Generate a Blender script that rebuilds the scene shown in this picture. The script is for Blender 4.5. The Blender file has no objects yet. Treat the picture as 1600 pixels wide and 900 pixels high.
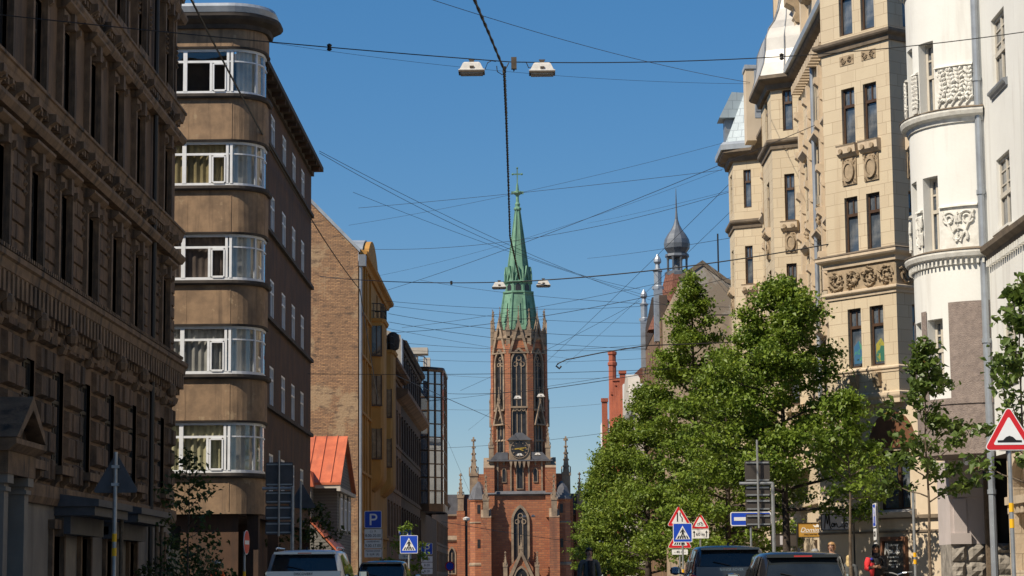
import bpy, bmesh, math, random
from mathutils import Vector, Matrix
rnd = random.Random(7)
PI = math.pi
rad = math.radians
sc = bpy.context.scene
COL = sc.collection

# ------------------------------------------------------------------ camera
F = 3450.0
EYE = 1.0
v = Vector((30.0, -460.0, -F)).normalized()
tilt = rad(0.5)
wx, wy = -math.sin(tilt), math.cos(tilt)
wz = -(wx * v.x + wy * v.y) / v.z
w = Vector((wx, wy, wz)).normalized()
xw = v.cross(w).normalized()
RM = Matrix((xw, v, w))            # world = RM @ cam
cam_d = bpy.data.cameras.new('camera')
cam = bpy.data.objects.new('camera', cam_d)
COL.objects.link(cam)
cam_d.sensor_width = 36.0
cam_d.lens = F / 1600.0 * 36.0
cam_d.clip_start = 0.5
cam_d.clip_end = 5000
cam.matrix_world = Matrix.Translation((0, 0, EYE)) @ RM.to_4x4()
sc.camera = cam
sc.render.resolution_x, sc.render.resolution_y = 1024, 576

def ray(px, py):
    return RM @ Vector(((px - 800) / F, (450 - py) / F, -1.0))
def at(px, py, Y):
    d = ray(px, py); t = Y / d.y
    return Vector((d.x * t, Y, EYE + d.z * t))
def atX(px, py, X):
    d = ray(px, py); t = X / d.x
    return Vector((X, d.y * t, EYE + d.z * t))
def yX(px, X, py=600):
    return atX(px, py, X).y
def zY(py, Y, px=800):
    return at(px, py, Y).z

# ------------------------------------------------------------------ light
SUN_EL, SUN_AZ = 46.0, 54.0        # azimuth: degrees left of straight behind the camera
sd = Vector((-math.sin(rad(SUN_AZ)) * math.cos(rad(SUN_EL)), -math.cos(rad(SUN_AZ)) * math.cos(rad(SUN_EL)), math.sin(rad(SUN_EL))))
sun_d = bpy.data.lights.new('sun', 'SUN')
sun_d.energy = 4.7
sun_d.angle = rad(0.5)
sun_d.color = (1.0, 0.895, 0.74)
sun = bpy.data.objects.new('sun', sun_d)
COL.objects.link(sun)
sun.rotation_euler = sd.to_track_quat('Z', 'Y').to_euler()
sun.location = (-40, -30, 60)
world = bpy.data.worlds.new('World')
sc.world = world
world.use_nodes = True
nt = world.node_tree
bg = nt.nodes['Background']
sky = nt.nodes.new('ShaderNodeTexSky')
sky.sky_type = 'NISHITA'
sky.sun_disc = False
sky.sun_elevation = rad(SUN_EL)
sky.sun_rotation = math.atan2(sd.x, sd.y)
sky.air_density = 1.0
sky.dust_density = 0.0
sky.ozone_density = 8.0
hsv = nt.nodes.new('ShaderNodeHueSaturation')
hsv.inputs['Saturation'].default_value = 1.52
hsv.inputs['Hue'].default_value = 0.505
gam = nt.nodes.new('ShaderNodeGamma')
gam.inputs[1].default_value = 0.6
nt.links.new(sky.outputs[0], gam.inputs[0])
nt.links.new(gam.outputs[0], hsv.inputs['Color'])
nt.links.new(hsv.outputs[0], bg.inputs[0])
bg.inputs[1].default_value = 0.14
vs = sc.view_settings
vs.view_transform = 'Standard'
vs.look = 'None'
vs.exposure = 0.42
vs.gamma = 1.0
vs.use_curve_mapping = False
sc.cycles.max_bounces = 6
sc.cycles.transparent_max_bounces = 12

# ------------------------------------------------------------------ materials
MATS = {}
def lin(r, g, b):
    f = lambda c: (c / 255 / 12.92) if c / 255 <= 0.04045 else ((c / 255 + 0.055) / 1.055) ** 2.4
    return (f(r), f(g), f(b))
def c4(c):
    return (c[0], c[1], c[2], 1.0)
def M(name, c1, c2=None, scale=1.5, rough=.85, bump=0.0, bscale=30, metal=0.0, spec=.4, brick=None, stain=None, sq=.5,
      rvar=0.0, coat=0.0, nlo=.35, nhi=.65, trans=0.0, emit=None, patch=None, hue=0.0):
    m = bpy.data.materials.new(name)
    m.use_nodes = True
    t = m.node_tree
    N, L = t.nodes, t.links
    b = N['Principled BSDF']
    b.inputs['Roughness'].default_value = rough
    b.inputs['Metallic'].default_value = metal
    b.inputs['Specular IOR Level'].default_value = spec
    if coat:
        b.inputs['Coat Weight'].default_value = coat
        b.inputs['Coat Roughness'].default_value = .05
    tc = N.new('ShaderNodeTexCoord')
    def noise(sc_, det=5, rough_=.6, vec=None, stretch=None):
        n = N.new('ShaderNodeTexNoise')
        n.inputs['Scale'].default_value = sc_
        n.inputs['Detail'].default_value = det
        n.inputs['Roughness'].default_value = rough_
        src = tc.outputs['Object']
        if stretch:
            mp = N.new('ShaderNodeMapping')
            mp.inputs['Scale'].default_value = stretch
            L.new(src, mp.inputs[0]); src = mp.outputs[0]
        L.new(src, n.inputs['Vector'])
        return n
    def ramp(src, lo, hi):
        r = N.new('ShaderNodeMapRange')
        r.inputs['From Min'].default_value = lo
        r.inputs['From Max'].default_value = hi
        L.new(src, r.inputs['Value'])
        return r.outputs[0]
    def mix(f, a, bb, typ='MIX'):
        x = N.new('ShaderNodeMix'); x.data_type = 'RGBA'; x.blend_type = typ
        if isinstance(f, (int, float)): x.inputs[0].default_value = f
        else: L.new(f, x.inputs[0])
        for i, q in ((6, a), (7, bb)):
            if isinstance(q, tuple): x.inputs[i].default_value = c4(q)
            else: L.new(q, x.inputs[i])
        return x.outputs[2]
    col = c1
    hsrc = None
    if brick:
        bt = N.new('ShaderNodeTexBrick')
        bt.inputs['Scale'].default_value = 1.0
        bt.inputs['Brick Width'].default_value = brick['w']
        bt.inputs['Row Height'].default_value = brick['h']
        bt.inputs['Mortar Size'].default_value = brick.get('m', .01)
        bt.inputs['Mortar Smooth'].default_value = .15
        bt.inputs['Bias'].default_value = brick.get('bias', 0)
        bt.offset = brick.get('off', .5)
        bt.offset_frequency = 2
        bt.squash = brick.get('sq', 1.0)
        bt.squash_frequency = brick.get('sqf', 2)
        bt.inputs['Color1'].default_value = c4(c1)
        bt.inputs['Color2'].default_value = c4(brick.get('c2', c1))
        bt.inputs['Mortar'].default_value = c4(brick['mc'])
        uvs = tc.outputs['UV']
        if brick.get('warp'):
            wn = noise(brick.get('ws', 1.2), 3)
            va = N.new('ShaderNodeVectorMath'); va.operation = 'MULTIPLY_ADD'
            L.new(wn.outputs['Color'], va.inputs[0]); va.inputs[1].default_value = (brick['warp'],) * 3
            L.new(uvs, va.inputs[2]); uvs = va.outputs[0]
        L.new(uvs, bt.inputs['Vector'])
        col = bt.outputs['Color']; hsrc = bt.outputs['Fac']
    if c2 is not None:
        n = noise(scale)
        f = ramp(n.outputs['Fac'], nlo, nhi)
        if brick:
            col = mix(f, col, mix(.5, col, c2), 'MIX')
        else:
            col = mix(f, col, c2)
    if patch:                                  # plaster patches of an own colour
        n = noise(patch['s'], 6, .62)
        n.inputs['Scale'].default_value = patch['s']
        col = mix(ramp(n.outputs['Fac'], patch['lo'], patch['hi']), col, patch['c'])
    if stain:
        n = noise(stain.get('s', 1.0), 4, .6, stretch=stain.get('st', (1, 1, .12)))
        col = mix(ramp(n.outputs['Fac'], stain.get('lo', .5), stain.get('hi', .75)), col, stain['c'])
    if hue:
        oi = N.new('ShaderNodeObjectInfo')
        hs = N.new('ShaderNodeHueSaturation')
        mr = N.new('ShaderNodeMapRange'); mr.inputs['To Min'].default_value = .5 - hue; mr.inputs['To Max'].default_value = .5 + hue
        L.new(oi.outputs['Random'], mr.inputs[0]); L.new(mr.outputs[0], hs.inputs['Hue'])
        if isinstance(col, tuple): hs.inputs['Color'].default_value = c4(col)
        else: L.new(col, hs.inputs['Color'])
        col = hs.outputs[0]
    if isinstance(col, tuple): b.inputs['Base Color'].default_value = c4(col)
    else: L.new(col, b.inputs['Base Color'])
    if rvar:
        n = noise(scale * 2)
        mr = N.new('ShaderNodeMapRange'); mr.inputs['To Min'].default_value = max(0, rough - rvar); mr.inputs['To Max'].default_value = min(1, rough + rvar)
        L.new(n.outputs['Fac'], mr.inputs[0]); L.new(mr.outputs[0], b.inputs['Roughness'])
    if bump:
        n = noise(bscale, 4)
        h = n.outputs['Fac']
        if hsrc is not None:
            ma = N.new('ShaderNodeMath'); ma.operation = 'MULTIPLY_ADD'
            L.new(hsrc, ma.inputs[0]); ma.inputs[1].default_value = -brick.get('depth', 1.0) ; L.new(h, ma.inputs[2]); h = ma.outputs[0]
        bp = N.new('ShaderNodeBump')
        bp.inputs['Strength'].default_value = min(1, bump)
        bp.inputs['Distance'].default_value = .03
        L.new(h, bp.inputs['Height']); L.new(bp.outputs[0], b.inputs['Normal'])
    if trans:
        tr = N.new('ShaderNodeBsdfTranslucent')
        ms = N.new('ShaderNodeMixShader'); ms.inputs[0].default_value = trans
        if isinstance(col, tuple): tr.inputs[0].default_value = c4(col)
        else: L.new(col, tr.inputs[0])
        L.new(b.outputs[0], ms.inputs[1]); L.new(tr.outputs[0], ms.inputs[2])
        L.new(ms.outputs[0], N['Material Output'].inputs[0])
    MATS[name] = m
    return m

def glass_clear(name, tint=(.93, .95, .95), refl=.12):
    m = bpy.data.materials.new(name); m.use_nodes = True
    t = m.node_tree; N, L = t.nodes, t.links
    N.remove(N['Principled BSDF'])
    tr = N.new('ShaderNodeBsdfTransparent'); tr.inputs[0].default_value = c4(tint)
    gl = N.new('ShaderNodeBsdfGlossy'); gl.inputs['Roughness'].default_value = .02
    lw0 = N.new('ShaderNodeLayerWeight'); lw0.inputs['Blend'].default_value = .5
    lw = N.new('ShaderNodeMath'); lw.operation = 'POWER'; lw.inputs[1].default_value = 4.0; L.new(lw0.outputs['Facing'], lw.inputs[0])
    tc = N.new('ShaderNodeTexCoord'); n = N.new('ShaderNodeTexNoise'); n.inputs['Scale'].default_value = .9; n.inputs['Detail'].default_value = 1
    L.new(tc.outputs['Object'], n.inputs['Vector'])
    bp = N.new('ShaderNodeBump'); bp.inputs['Strength'].default_value = .25; bp.inputs['Distance'].default_value = .05
    L.new(n.outputs['Fac'], bp.inputs['Height']); L.new(bp.outputs[0], gl.inputs['Normal'])
    ma = N.new('ShaderNodeMath'); ma.operation = 'ADD'; ma.inputs[1].default_value = refl; ma.use_clamp = True
    L.new(lw.outputs[0], ma.inputs[0])
    ms = N.new('ShaderNodeMixShader')
    L.new(ma.outputs[0], ms.inputs[0]); L.new(tr.outputs[0], ms.inputs[1]); L.new(gl.outputs[0], ms.inputs[2])
    L.new(ms.outputs[0], N['Material Output'].inputs[0])
    MATS[name] = m
    return m
def glass_dark(name, base=(.015, .017, .02), c2=(.05, .05, .05), rough=.04, wav=.3, spec=.7, nscale=.6):
    m = M(name, base, c2, scale=nscale, rough=rough, spec=spec, nlo=.45, nhi=.6)
    t = m.node_tree; N, L = t.nodes, t.links
    b = N['Principled BSDF']
    tc = N.new('ShaderNodeTexCoord'); n = N.new('ShaderNodeTexNoise'); n.inputs['Scale'].default_value = .7; n.inputs['Detail'].default_value = 1
    L.new(tc.outputs['Object'], n.inputs['Vector'])
    bp = N.new('ShaderNodeBump'); bp.inputs['Strength'].default_value = wav; bp.inputs['Distance'].default_value = .05
    L.new(n.outputs['Fac'], bp.inputs['Height']); L.new(bp.outputs[0], b.inputs['Normal'])
    return m

SOOT = dict(c=(.028, .021, .016), lo=.48, hi=.72, s=1.2)
M('soot_stone', (.180, .108, .060), (.10, .061, .036), scale=.9, bump=.5, bscale=18, stain=SOOT)
M('soot_block', (.170, .102, .058), (.078, .048, .029), scale=2.2, bump=.9, bscale=9, stain=SOOT)
M('soot_trim', (.21, .132, .076), (.11, .07, .042), scale=2.5, bump=.4, bscale=25, stain=dict(c=(.03, .023, .018), lo=.5, hi=.7, s=2.5, st=(1, 1, .2)))
M('ground_plaster', (.23, .20, .165), (.155, .135, .115), scale=.8, bump=.15, stain=dict(c=(.1, .09, .08), lo=.52, hi=.75))
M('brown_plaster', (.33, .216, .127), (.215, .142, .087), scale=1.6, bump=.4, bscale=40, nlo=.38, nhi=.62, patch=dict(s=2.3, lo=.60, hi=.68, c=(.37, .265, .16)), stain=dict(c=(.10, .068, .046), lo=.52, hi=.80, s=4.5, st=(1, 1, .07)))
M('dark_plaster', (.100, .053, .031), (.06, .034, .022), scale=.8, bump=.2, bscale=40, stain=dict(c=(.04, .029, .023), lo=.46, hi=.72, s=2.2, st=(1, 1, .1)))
M('dark_ledge', (.075, .06, .05), (.04, .033, .028), scale=2, bump=.2)
M('white_frame', (.78, .79, .80), (.68, .69, .7), scale=3, rough=.4)
M('brown_frame', (.075, .04, .022), (.045, .025, .015), scale=3, rough=.5)
M('black_frame', (.02, .018, .016), rough=.5)
M('cream_frame', (.55, .5, .42), (.45, .41, .34), scale=2, rough=.5)
M('curtain_olive', (.30, .24, .12), (.20, .16, .08), scale=1.5, rough=.95)
M('curtain_pale', (.60, .55, .46), (.42, .38, .32), scale=1.5, rough=.95)
M('curtain_grey', (.38, .36, .33), (.24, .23, .21), scale=1.2, rough=.95)
M('curtain_moss', (.46, .42, .26), (.34, .31, .19), scale=1.2, rough=.95)
M('curtain_dark', (.16, .12, .1), (.08, .06, .05), scale=1.5, rough=.95)
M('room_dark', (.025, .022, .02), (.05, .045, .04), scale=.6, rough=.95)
glass_clear('pane_clear')
glass_dark('pane_dark')
glass_dark('pane_brown', base=(.04, .033, .026), c2=(.15, .125, .095), spec=.6, nscale=.9)  # base colour lightened to stand in for reflections of the sunlit facade opposite
glass_dark('pane_cream', base=(.05, .065, .085), c2=(.15, .16, .17), spec=1.0, nscale=1.3)
glass_dark('pane_mirror', base=(.42, .46, .50), c2=(.5, .54, .58), spec=1.0, rough=.015, wav=.12)
MATS['pane_mirror'].node_tree.nodes['Principled BSDF'].inputs['Metallic'].default_value = .75
MATS['pane_mirror'].node_tree.nodes['Principled BSDF'].inputs['Coat Weight'].default_value = .6
M('metal_sheet', (.42, .45, .48), (.30, .33, .36), scale=1.5, rough=.45, metal=.3, bump=.05)
M('grey_metal', (.30, .32, .34), (.2, .21, .23), scale=3, rough=.45, metal=.5)
M('zinc_pipe', (.36, .39, .42), (.28, .30, .33), scale=2, rough=.4, metal=.4)
M('white_zinc', (.50, .485, .455), (.40, .385, .36), scale=1.2, rough=.5, metal=.15)
M('fire_brick', (.50, .285, .14), (.22, .135, .08), scale=.55, bump=1.0, bscale=9, nlo=.40, nhi=.66,
  brick=dict(w=.30, h=.09, m=.014, mc=(.20, .13, .085), c2=(.34, .19, .10), warp=.04),
  patch=dict(s=.30, lo=.55, hi=.60, c=(.40, .275, .16)), stain=dict(c=(.12, .08, .055), lo=.52, hi=.72, s=2.0, st=(1, 1, 2.4)))
M('ochre_plaster', (.46, .235, .056), (.36, .18, .043), scale=.7, bump=.12, stain=dict(c=(.24, .125, .04), lo=.55, hi=.8))
M('grey_stone', (.25, .145, .078), (.14, .083, .048), scale=.9, bump=.3, stain=dict(c=(.07, .058, .046), lo=.5, hi=.75))
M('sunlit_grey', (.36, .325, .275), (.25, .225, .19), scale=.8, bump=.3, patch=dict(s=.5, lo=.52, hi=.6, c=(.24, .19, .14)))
M('black_stone', (.056, .034, .021), (.032, .021, .015), scale=1, bump=.3)
M('bronze_metal', (.10, .055, .03), (.06, .035, .02), scale=1, rough=.4, metal=.5)
M('orange_roof', (.58, .155, .07), (.44, .11, .05), scale=1.4, rough=.55, bump=.1, stain=dict(c=(.30, .09, .05), lo=.5, hi=.75, s=1.6, st=(1, .25, .25)))
M('red_tile', (.19, .078, .05), (.12, .055, .038), scale=2, bump=.6, brick=dict(w=.25, h=.3, m=.02, mc=(.12, .035, .02), c2=(.16, .065, .042)))
M('wood_siding', (.20, .19, .165), (.14, .13, .115), scale=2, bump=.5, brick=dict(w=4.0, h=.16, m=.014, mc=(.05, .046, .04), c2=(.18, .17, .15)))
M('cream_stone', (.565, .475, .335), (.48, .395, .275), scale=.7, bump=.35, bscale=35,
  brick=dict(w=1.0, h=.42, m=.009, mc=(.30, .22, .145), c2=(.50, .41, .285), sq=.6, sqf=3, off=.37, depth=1.2),
  stain=dict(c=(.40, .30, .195), lo=.58, hi=.85))
M('cream_trim', (.595, .485, .355), (.50, .40, .285), scale=2, bump=.2, stain=dict(c=(.34, .25, .16), lo=.58, hi=.8, s=2))
M('cream_plain', (.60, .495, .365), (.52, .425, .31), scale=.8, bump=.15, stain=dict(c=(.44, .34, .23), lo=.55, hi=.8, s=1.0, st=(1, 1, .25)))
M('carved_stone', (.38, .29, .19), (.26, .20, .13), scale=5, bump=.3)
M('dark_cornice', (.20, .155, .11), (.12, .095, .07), scale=2, bump=.2)
M('white_plaster', (.70, .70, .665), (.65, .645, .61), scale=.8, bump=.15, bscale=12, nlo=.3, nhi=.7, stain=dict(c=(.47, .445, .41), lo=.55, hi=.9, s=2.2, st=(1, 1, .09)))
M('white_relief', (.70, .69, .64), (.56, .54, .49), scale=5, bump=.2)
M('grey_render', (.27, .218, .19), (.19, .152, .135), scale=7, bump=.9, bscale=30)
M('lilac_plaster', (.50, .44, .42), (.43, .38, .36), scale=1.0, bump=.1)
M('rock_face', (.32, .29, .25), (.16, .145, .125), scale=3, bump=1.0, bscale=6)
M('sand_block', (.52, .42, .30), (.40, .32, .23), scale=1.8, bump=.5, bscale=14, brick=dict(w=.9, h=.5, m=.012, mc=(.28, .22, .15), c2=(.47, .38, .27)))
M('diamond_roof', (.36, .42, .45), (.27, .32, .35), scale=1.5, rough=.5, metal=.1, bump=.3, brick=dict(w=.45, h=.45, m=.014, mc=(.18, .21, .23), c2=(.31, .37, .40)))
M('church_brick', (.42, .165, .072), (.26, .10, .05), scale=.5, bump=.5, brick=dict(w=.9, h=.34, m=.04, mc=(.22, .11, .07), c2=(.27, .088, .045)), stain=dict(c=(.13, .062, .042), lo=.52, hi=.78, s=.45))
M('church_stone', (.31, .23, .155), (.17, .125, .09), scale=1.0, bump=.3)
M('church_dark', (.018, .017, .018), (.035, .033, .035), scale=1.5, rough=.3)
M('church_roof', (.115, .115, .125), (.075, .075, .082), scale=1, rough=.6)
M('verdigris', (.155, .30, .205), (.10, .215, .145), scale=1.1, rough=.7, bump=.2, stain=dict(c=(.05, .085, .06), lo=.50, hi=.70, s=.7, st=(1, 1, .15)))
M('gold_leaf', (.75, .45, .08), rough=.35, metal=.7)
M('dome_metal', (.15, .165, .185), (.10, .11, .125), scale=1, rough=.45, metal=.3)
M('pale_render', (.52, .47, .40), (.42, .38, .32), scale=.7, bump=.1)
M('buff_render', (.40, .305, .205), (.31, .235, .16), scale=.6, bump=.2, stain=dict(c=(.22, .165, .12), lo=.52, hi=.75, s=.8, st=(1, 1, .25)))
M('brick_orange', (.40, .115, .06), (.30, .085, .048), scale=1, bump=.2)
M('asphalt', (.085, .08, .073), (.06, .057, .053), scale=2, bump=.3, bscale=60)
M('paving', (.30, .27, .23), (.23, .21, .18), scale=1.5, bump=.3, brick=dict(w=.4, h=.2, m=.01, mc=(.08, .08, .075)))
M('kerb_stone', (.27, .265, .25), (.2, .195, .185), scale=3, bump=.3)
M('ground_earth', (.28, .235, .18), (.20, .17, .13), scale=.2)
M('road_paint', (.75, .75, .72), (.55, .55, .53), scale=5, rough=.7)
M('bark', (.075, .056, .042), (.04, .03, .023), scale=6, bump=.9, bscale=20, stain=dict(c=(.10, .09, .07), lo=.6, hi=.8))
M('bark_young', (.17, .125, .085), (.10, .075, .05), scale=8, bump=.6, bscale=25)
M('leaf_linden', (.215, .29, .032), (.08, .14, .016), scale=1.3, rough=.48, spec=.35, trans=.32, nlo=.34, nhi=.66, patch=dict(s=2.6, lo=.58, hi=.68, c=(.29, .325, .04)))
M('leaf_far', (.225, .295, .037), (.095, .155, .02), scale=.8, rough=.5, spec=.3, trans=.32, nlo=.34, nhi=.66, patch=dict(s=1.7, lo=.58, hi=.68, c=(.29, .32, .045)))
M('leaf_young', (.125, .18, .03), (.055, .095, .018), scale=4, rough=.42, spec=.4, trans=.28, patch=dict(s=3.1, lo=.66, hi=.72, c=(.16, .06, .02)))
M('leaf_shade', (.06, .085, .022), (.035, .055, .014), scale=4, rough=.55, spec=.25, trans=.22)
M('cable_black', (.015, .014, .013), rough=.6)
M('lamp_shell', (.62, .60, .56), (.5, .48, .45), scale=6, rough=.5)
M('lamp_under', (.10, .075, .05), (.06, .045, .03), scale=6, rough=.5)
M('lamp_glass', (.34, .30, .24), (.25, .22, .18), scale=6, rough=.25)
M('sign_back', (.085, .085, .09), (.06, .06, .063), scale=3, rough=.6, metal=.1)
M('sign_back_lit', (.065, .055, .047), (.045, .038, .033), scale=2, rough=.6)
M('sign_red', (.62, .02, .025), rough=.4)
M('sign_white', (.82, .82, .80), (.76, .76, .74), scale=4, rough=.45)
M('sign_blue', (.015, .07, .50), rough=.4)
M('sign_black', (.012, .012, .012), rough=.5)
M('sign_gold', (.46, .26, .05), (.40, .22, .04), scale=3, rough=.5)
M('sign_grey', (.52, .51, .54), (.46, .45, .48), scale=2, rough=.5)
M('sign_yellow', (.80, .42, .01), rough=.5)
M('pole_steel', (.36, .37, .37), (.27, .28, .28), scale=6, rough=.45, metal=.5)
M('paint_silver', (.60, .60, .60), rough=.3, metal=.25, coat=.8)
M('paint_navy', (.010, .022, .05), rough=.25, metal=.3, coat=1.0)
M('paint_slate', (.10, .115, .14), rough=.25, metal=.5, coat=1.0)
M('paint_black', (.012, .013, .016), rough=.25, metal=.2, coat=1.0)
glass_dark('car_glass', base=(.012, .015, .017), c2=(.02, .024, .026), spec=.6, wav=.08)
M('trim_black', (.012, .012, .012), rough=.45)
M('tyre_rubber', (.02, .02, .02), rough=.8)
M('chrome', (.6, .62, .64), rough=.2, metal=.9)
M('tail_red', (.45, .012, .012), rough=.15, coat=1.0)
M('skin', (.50, .29, .20), (.45, .25, .17), scale=9, rough=.55)
M('skin_dark', (.36, .19, .12), rough=.55)
M('hair_black', (.012, .010, .009), rough=.5)
M('hair_blond', (.42, .24, .10), (.30, .17, .07), scale=30, rough=.5)
M('hair_fair', (.56, .42, .20), (.42, .3, .13), scale=30, rough=.5)
M('cloth_black', (.014, .014, .016), (.022, .022, .025), scale=6, rough=.9)
M('cloth_grey', (.09, .095, .095), (.06, .065, .065), scale=6, rough=.9)
M('cloth_red', (.62, .03, .035), (.5, .025, .03), scale=6, rough=.8)
M('cloth_navy', (.02, .03, .06), rough=.9)
M('cloth_orange', (.75, .13, .03), rough=.8)
M('cloth_blue', (.03, .05, .35), rough=.8)
M('hat_grey', (.25, .26, .27), (.2, .2, .21), scale=8, rough=.85)
M('helmet_white', (.5, .5, .48), rough=.35)
M('brown_panel', (.17, .075, .04), (.12, .055, .03), scale=4, rough=.5)
M('board_black', (.02, .017, .014), (.035, .03, .025), scale=2, rough=.35)
M('paint_white_text', (.8, .8, .77), rough=.5)
M('poster_green', (.04, .14, .10), (.30, .27, .05), scale=2.2, rough=.4, nlo=.48, nhi=.52)
M('poster_blue', (.04, .12, .22), (.06, .22, .14), scale=2.2, rough=.4, nlo=.48, nhi=.52)

# ------------------------------------------------------------------ mesh helper
class Fr:
    """vertical frame: origin (x, y), u along the facade (left to right seen from outside), n outward, z up"""
    def __init__(s, ox, oy, ux, uy):
        l = math.hypot(ux, uy); s.o = (ox, oy); s.u = (ux / l, uy / l); s.nn = (s.u[1], -s.u[0])
        s.ang = math.atan2(s.u[1], s.u[0])
    def p(s, u, z, n=0.0):
        return (s.o[0] + s.u[0] * u + s.nn[0] * n, s.o[1] + s.u[1] * u + s.nn[1] * n, z)
LOC = Fr(0, 0, 1, 0)               # local frame: u = +X, outward = -Y

class MB:
    def __init__(s):
        s.v = []; s.f = []
    def quad(s, a, b, c, d):
        i = len(s.v); s.v += [a, b, c, d]; s.f.append((i, i + 1, i + 2, i + 3)); return s
    def poly(s, pts):
        i = len(s.v); s.v += list(pts); s.f.append(tuple(range(i, i + len(pts)))); return s
    def box(s, fr, u0, u1, z0, z1, n0, n1):
        i = len(s.v)
        s.v += [fr.p(u0, z0, n1), fr.p(u1, z0, n1), fr.p(u1, z1, n1), fr.p(u0, z1, n1), fr.p(u0, z0, n0), fr.p(u1, z0, n0), fr.p(u1, z1, n0), fr.p(u0, z1, n0)]
        s.f += [(i, i + 1, i + 2, i + 3), (i + 1, i + 5, i + 6, i + 2), (i + 5, i + 4, i + 7, i + 6), (i + 4, i, i + 3, i + 7), (i + 3, i + 2, i + 6, i + 7), (i + 4, i + 5, i + 1, i)]
        return s
    def block(s, fr, u0, u1, z0, z1, n0, n1, b=.04):
        """pillowed ashlar block, front face bevelled"""
        i = len(s.v)
        s.v += [fr.p(u0 + b, z0 + b, n1), fr.p(u1 - b, z0 + b, n1), fr.p(u1 - b, z1 - b, n1), fr.p(u0 + b, z1 - b, n1), fr.p(u0, z0, n0), fr.p(u1, z0, n0), fr.p(u1, z1, n0), fr.p(u0, z1, n0)]
        s.f += [(i, i + 1, i + 2, i + 3), (i + 1, i + 5, i + 6, i + 2), (i + 4, i, i + 3, i + 7), (i + 3, i + 2, i + 6, i + 7), (i + 4, i + 5, i + 1, i)]
        return s
    def prism(s, fr, pts, n0, n1):
        k = len(pts); i = len(s.v)
        s.v += [fr.p(u, z, n1) for u, z in pts] + [fr.p(u, z, n0) for u, z in pts]
        s.f.append(tuple(range(i, i + k))); s.f.append(tuple(range(i + 2 * k - 1, i + k - 1, -1)))
        for a in range(k):
            b = (a + 1) % k
            s.f.append((i + a, i + k + a, i + k + b, i + b))
        return s
    def ring(s, fr, outer, inner, n0, n1):
        """flat frame between two outlines with equal counts"""
        k = len(outer); i = len(s.v)
        for n in (n1, n0):
            s.v += [fr.p(u, z, n) for u, z in outer] + [fr.p(u, z, n) for u, z in inner]
        for a in range(k):
            b = (a + 1) % k
            s.f.append((i + a, i + b, i + k + b, i + k + a))
            s.f.append((i + a, i + 2 * k + a, i + 2 * k + b, i + b))
            s.f.append((i + k + a, i + k + b, i + 3 * k + b, i + 3 * k + a))
        return s
    def mould(s, fr, u0, u1, prof):
        """profile [(n, z)...] closed, extruded along u"""
        k = len(prof); i = len(s.v)
        s.v += [fr.p(u0, z, n) for n, z in prof] + [fr.p(u1, z, n) for n, z in prof]
        for a in range(k):
            b = (a + 1) % k
            s.f.append((i + a, i + k + a, i + k + b, i + b))
        s.f.append(tuple(range(i + k - 1, i - 1, -1))); s.f.append(tuple(range(i + k, i + 2 * k)))
        return s
    def sweep(s, path, prof, closed=False):
        """path: plan points [(x, y)...], left to right seen from outside; prof: closed [(n, z)...]"""
        m = len(path); k = len(prof); i0 = len(s.v)
        def nrm(a, b):
            dx, dy = b[0] - a[0], b[1] - a[1]; l = math.hypot(dx, dy) or 1; return (dy / l, -dx / l)
        for j in range(m):
            if closed: a, b = nrm(path[j - 1], path[j]), nrm(path[j], path[(j + 1) % m])
            else:
                a = nrm(path[max(j - 1, 0)], path[max(j, 1)]); b = nrm(path[min(j, m - 2)], path[min(j + 1, m - 1)])
            nx, ny = a[0] + b[0], a[1] + b[1]; l = math.hypot(nx, ny) or 1; nx /= l; ny /= l
            c = max(.35, nx * a[0] + ny * a[1])
            for n, z in prof:
                s.v.append((path[j][0] + nx * n / c, path[j][1] + ny * n / c, z))
        for j in range(m if closed else m - 1):
            q = (j + 1) % m
            for a in range(k):
                b = (a + 1) % k
                s.f.append((i0 + j * k + a, i0 + q * k + a, i0 + q * k + b, i0 + j * k + b))
        if not closed:
            s.f.append(tuple(range(i0 + k - 1, i0 - 1, -1))); s.f.append(tuple(range(i0 + (m - 1) * k, i0 + m * k)))
        return s
    def strip(s, path, z0, z1, off=0.0):
        """vertical sheet along a plan path"""
        m = len(path)
        pts = []
        for j in range(m):
            a = path[max(j - 1, 0)]; b = path[min(j + 1, m - 1)]
            dx, dy = b[0] - a[0], b[1] - a[1]; l = math.hypot(dx, dy) or 1
            pts.append((path[j][0] + dy / l * off, path[j][1] - dx / l * off))
        for j in range(m - 1):
            s.quad((*pts[j], z0), (*pts[j + 1], z0), (*pts[j + 1], z1), (*pts[j], z1))
        return s
    def cap(s, path, z):
        return s.poly([(x, y, z) for x, y in path])
    def tube(s, pts, r, seg=6, r1=None):
        pts = [Vector(p) for p in pts]; m = len(pts); i0 = len(s.v)
        for j, p in enumerate(pts):
            d = (pts[min(j + 1, m - 1)] - pts[max(j - 1, 0)])
            d = d.normalized() if d.length > 1e-9 else Vector((0, 0, 1))
            a = d.cross(Vector((0, 0, 1)) if abs(d.z) < .9 else Vector((1, 0, 0))).normalized(); b = d.cross(a)
            rr = r if r1 is None else r + (r1 - r) * j / max(1, m - 1)
            if isinstance(r, (list, tuple)): rr = r[j]
            for q in range(seg):
                t = 2 * PI * q / seg
                s.v.append(tuple(p + a * math.cos(t) * rr + b * math.sin(t) * rr))
        for j in range(m - 1):
            for q in range(seg):
                e = (q + 1) % seg
                s.f.append((i0 + j * seg + q, i0 + j * seg + e, i0 + (j + 1) * seg + e, i0 + (j + 1) * seg + q))
        s.f.append(tuple(range(i0 + seg - 1, i0 - 1, -1))); s.f.append(tuple(range(i0 + (m - 1) * seg, i0 + m * seg)))
        return s
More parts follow.
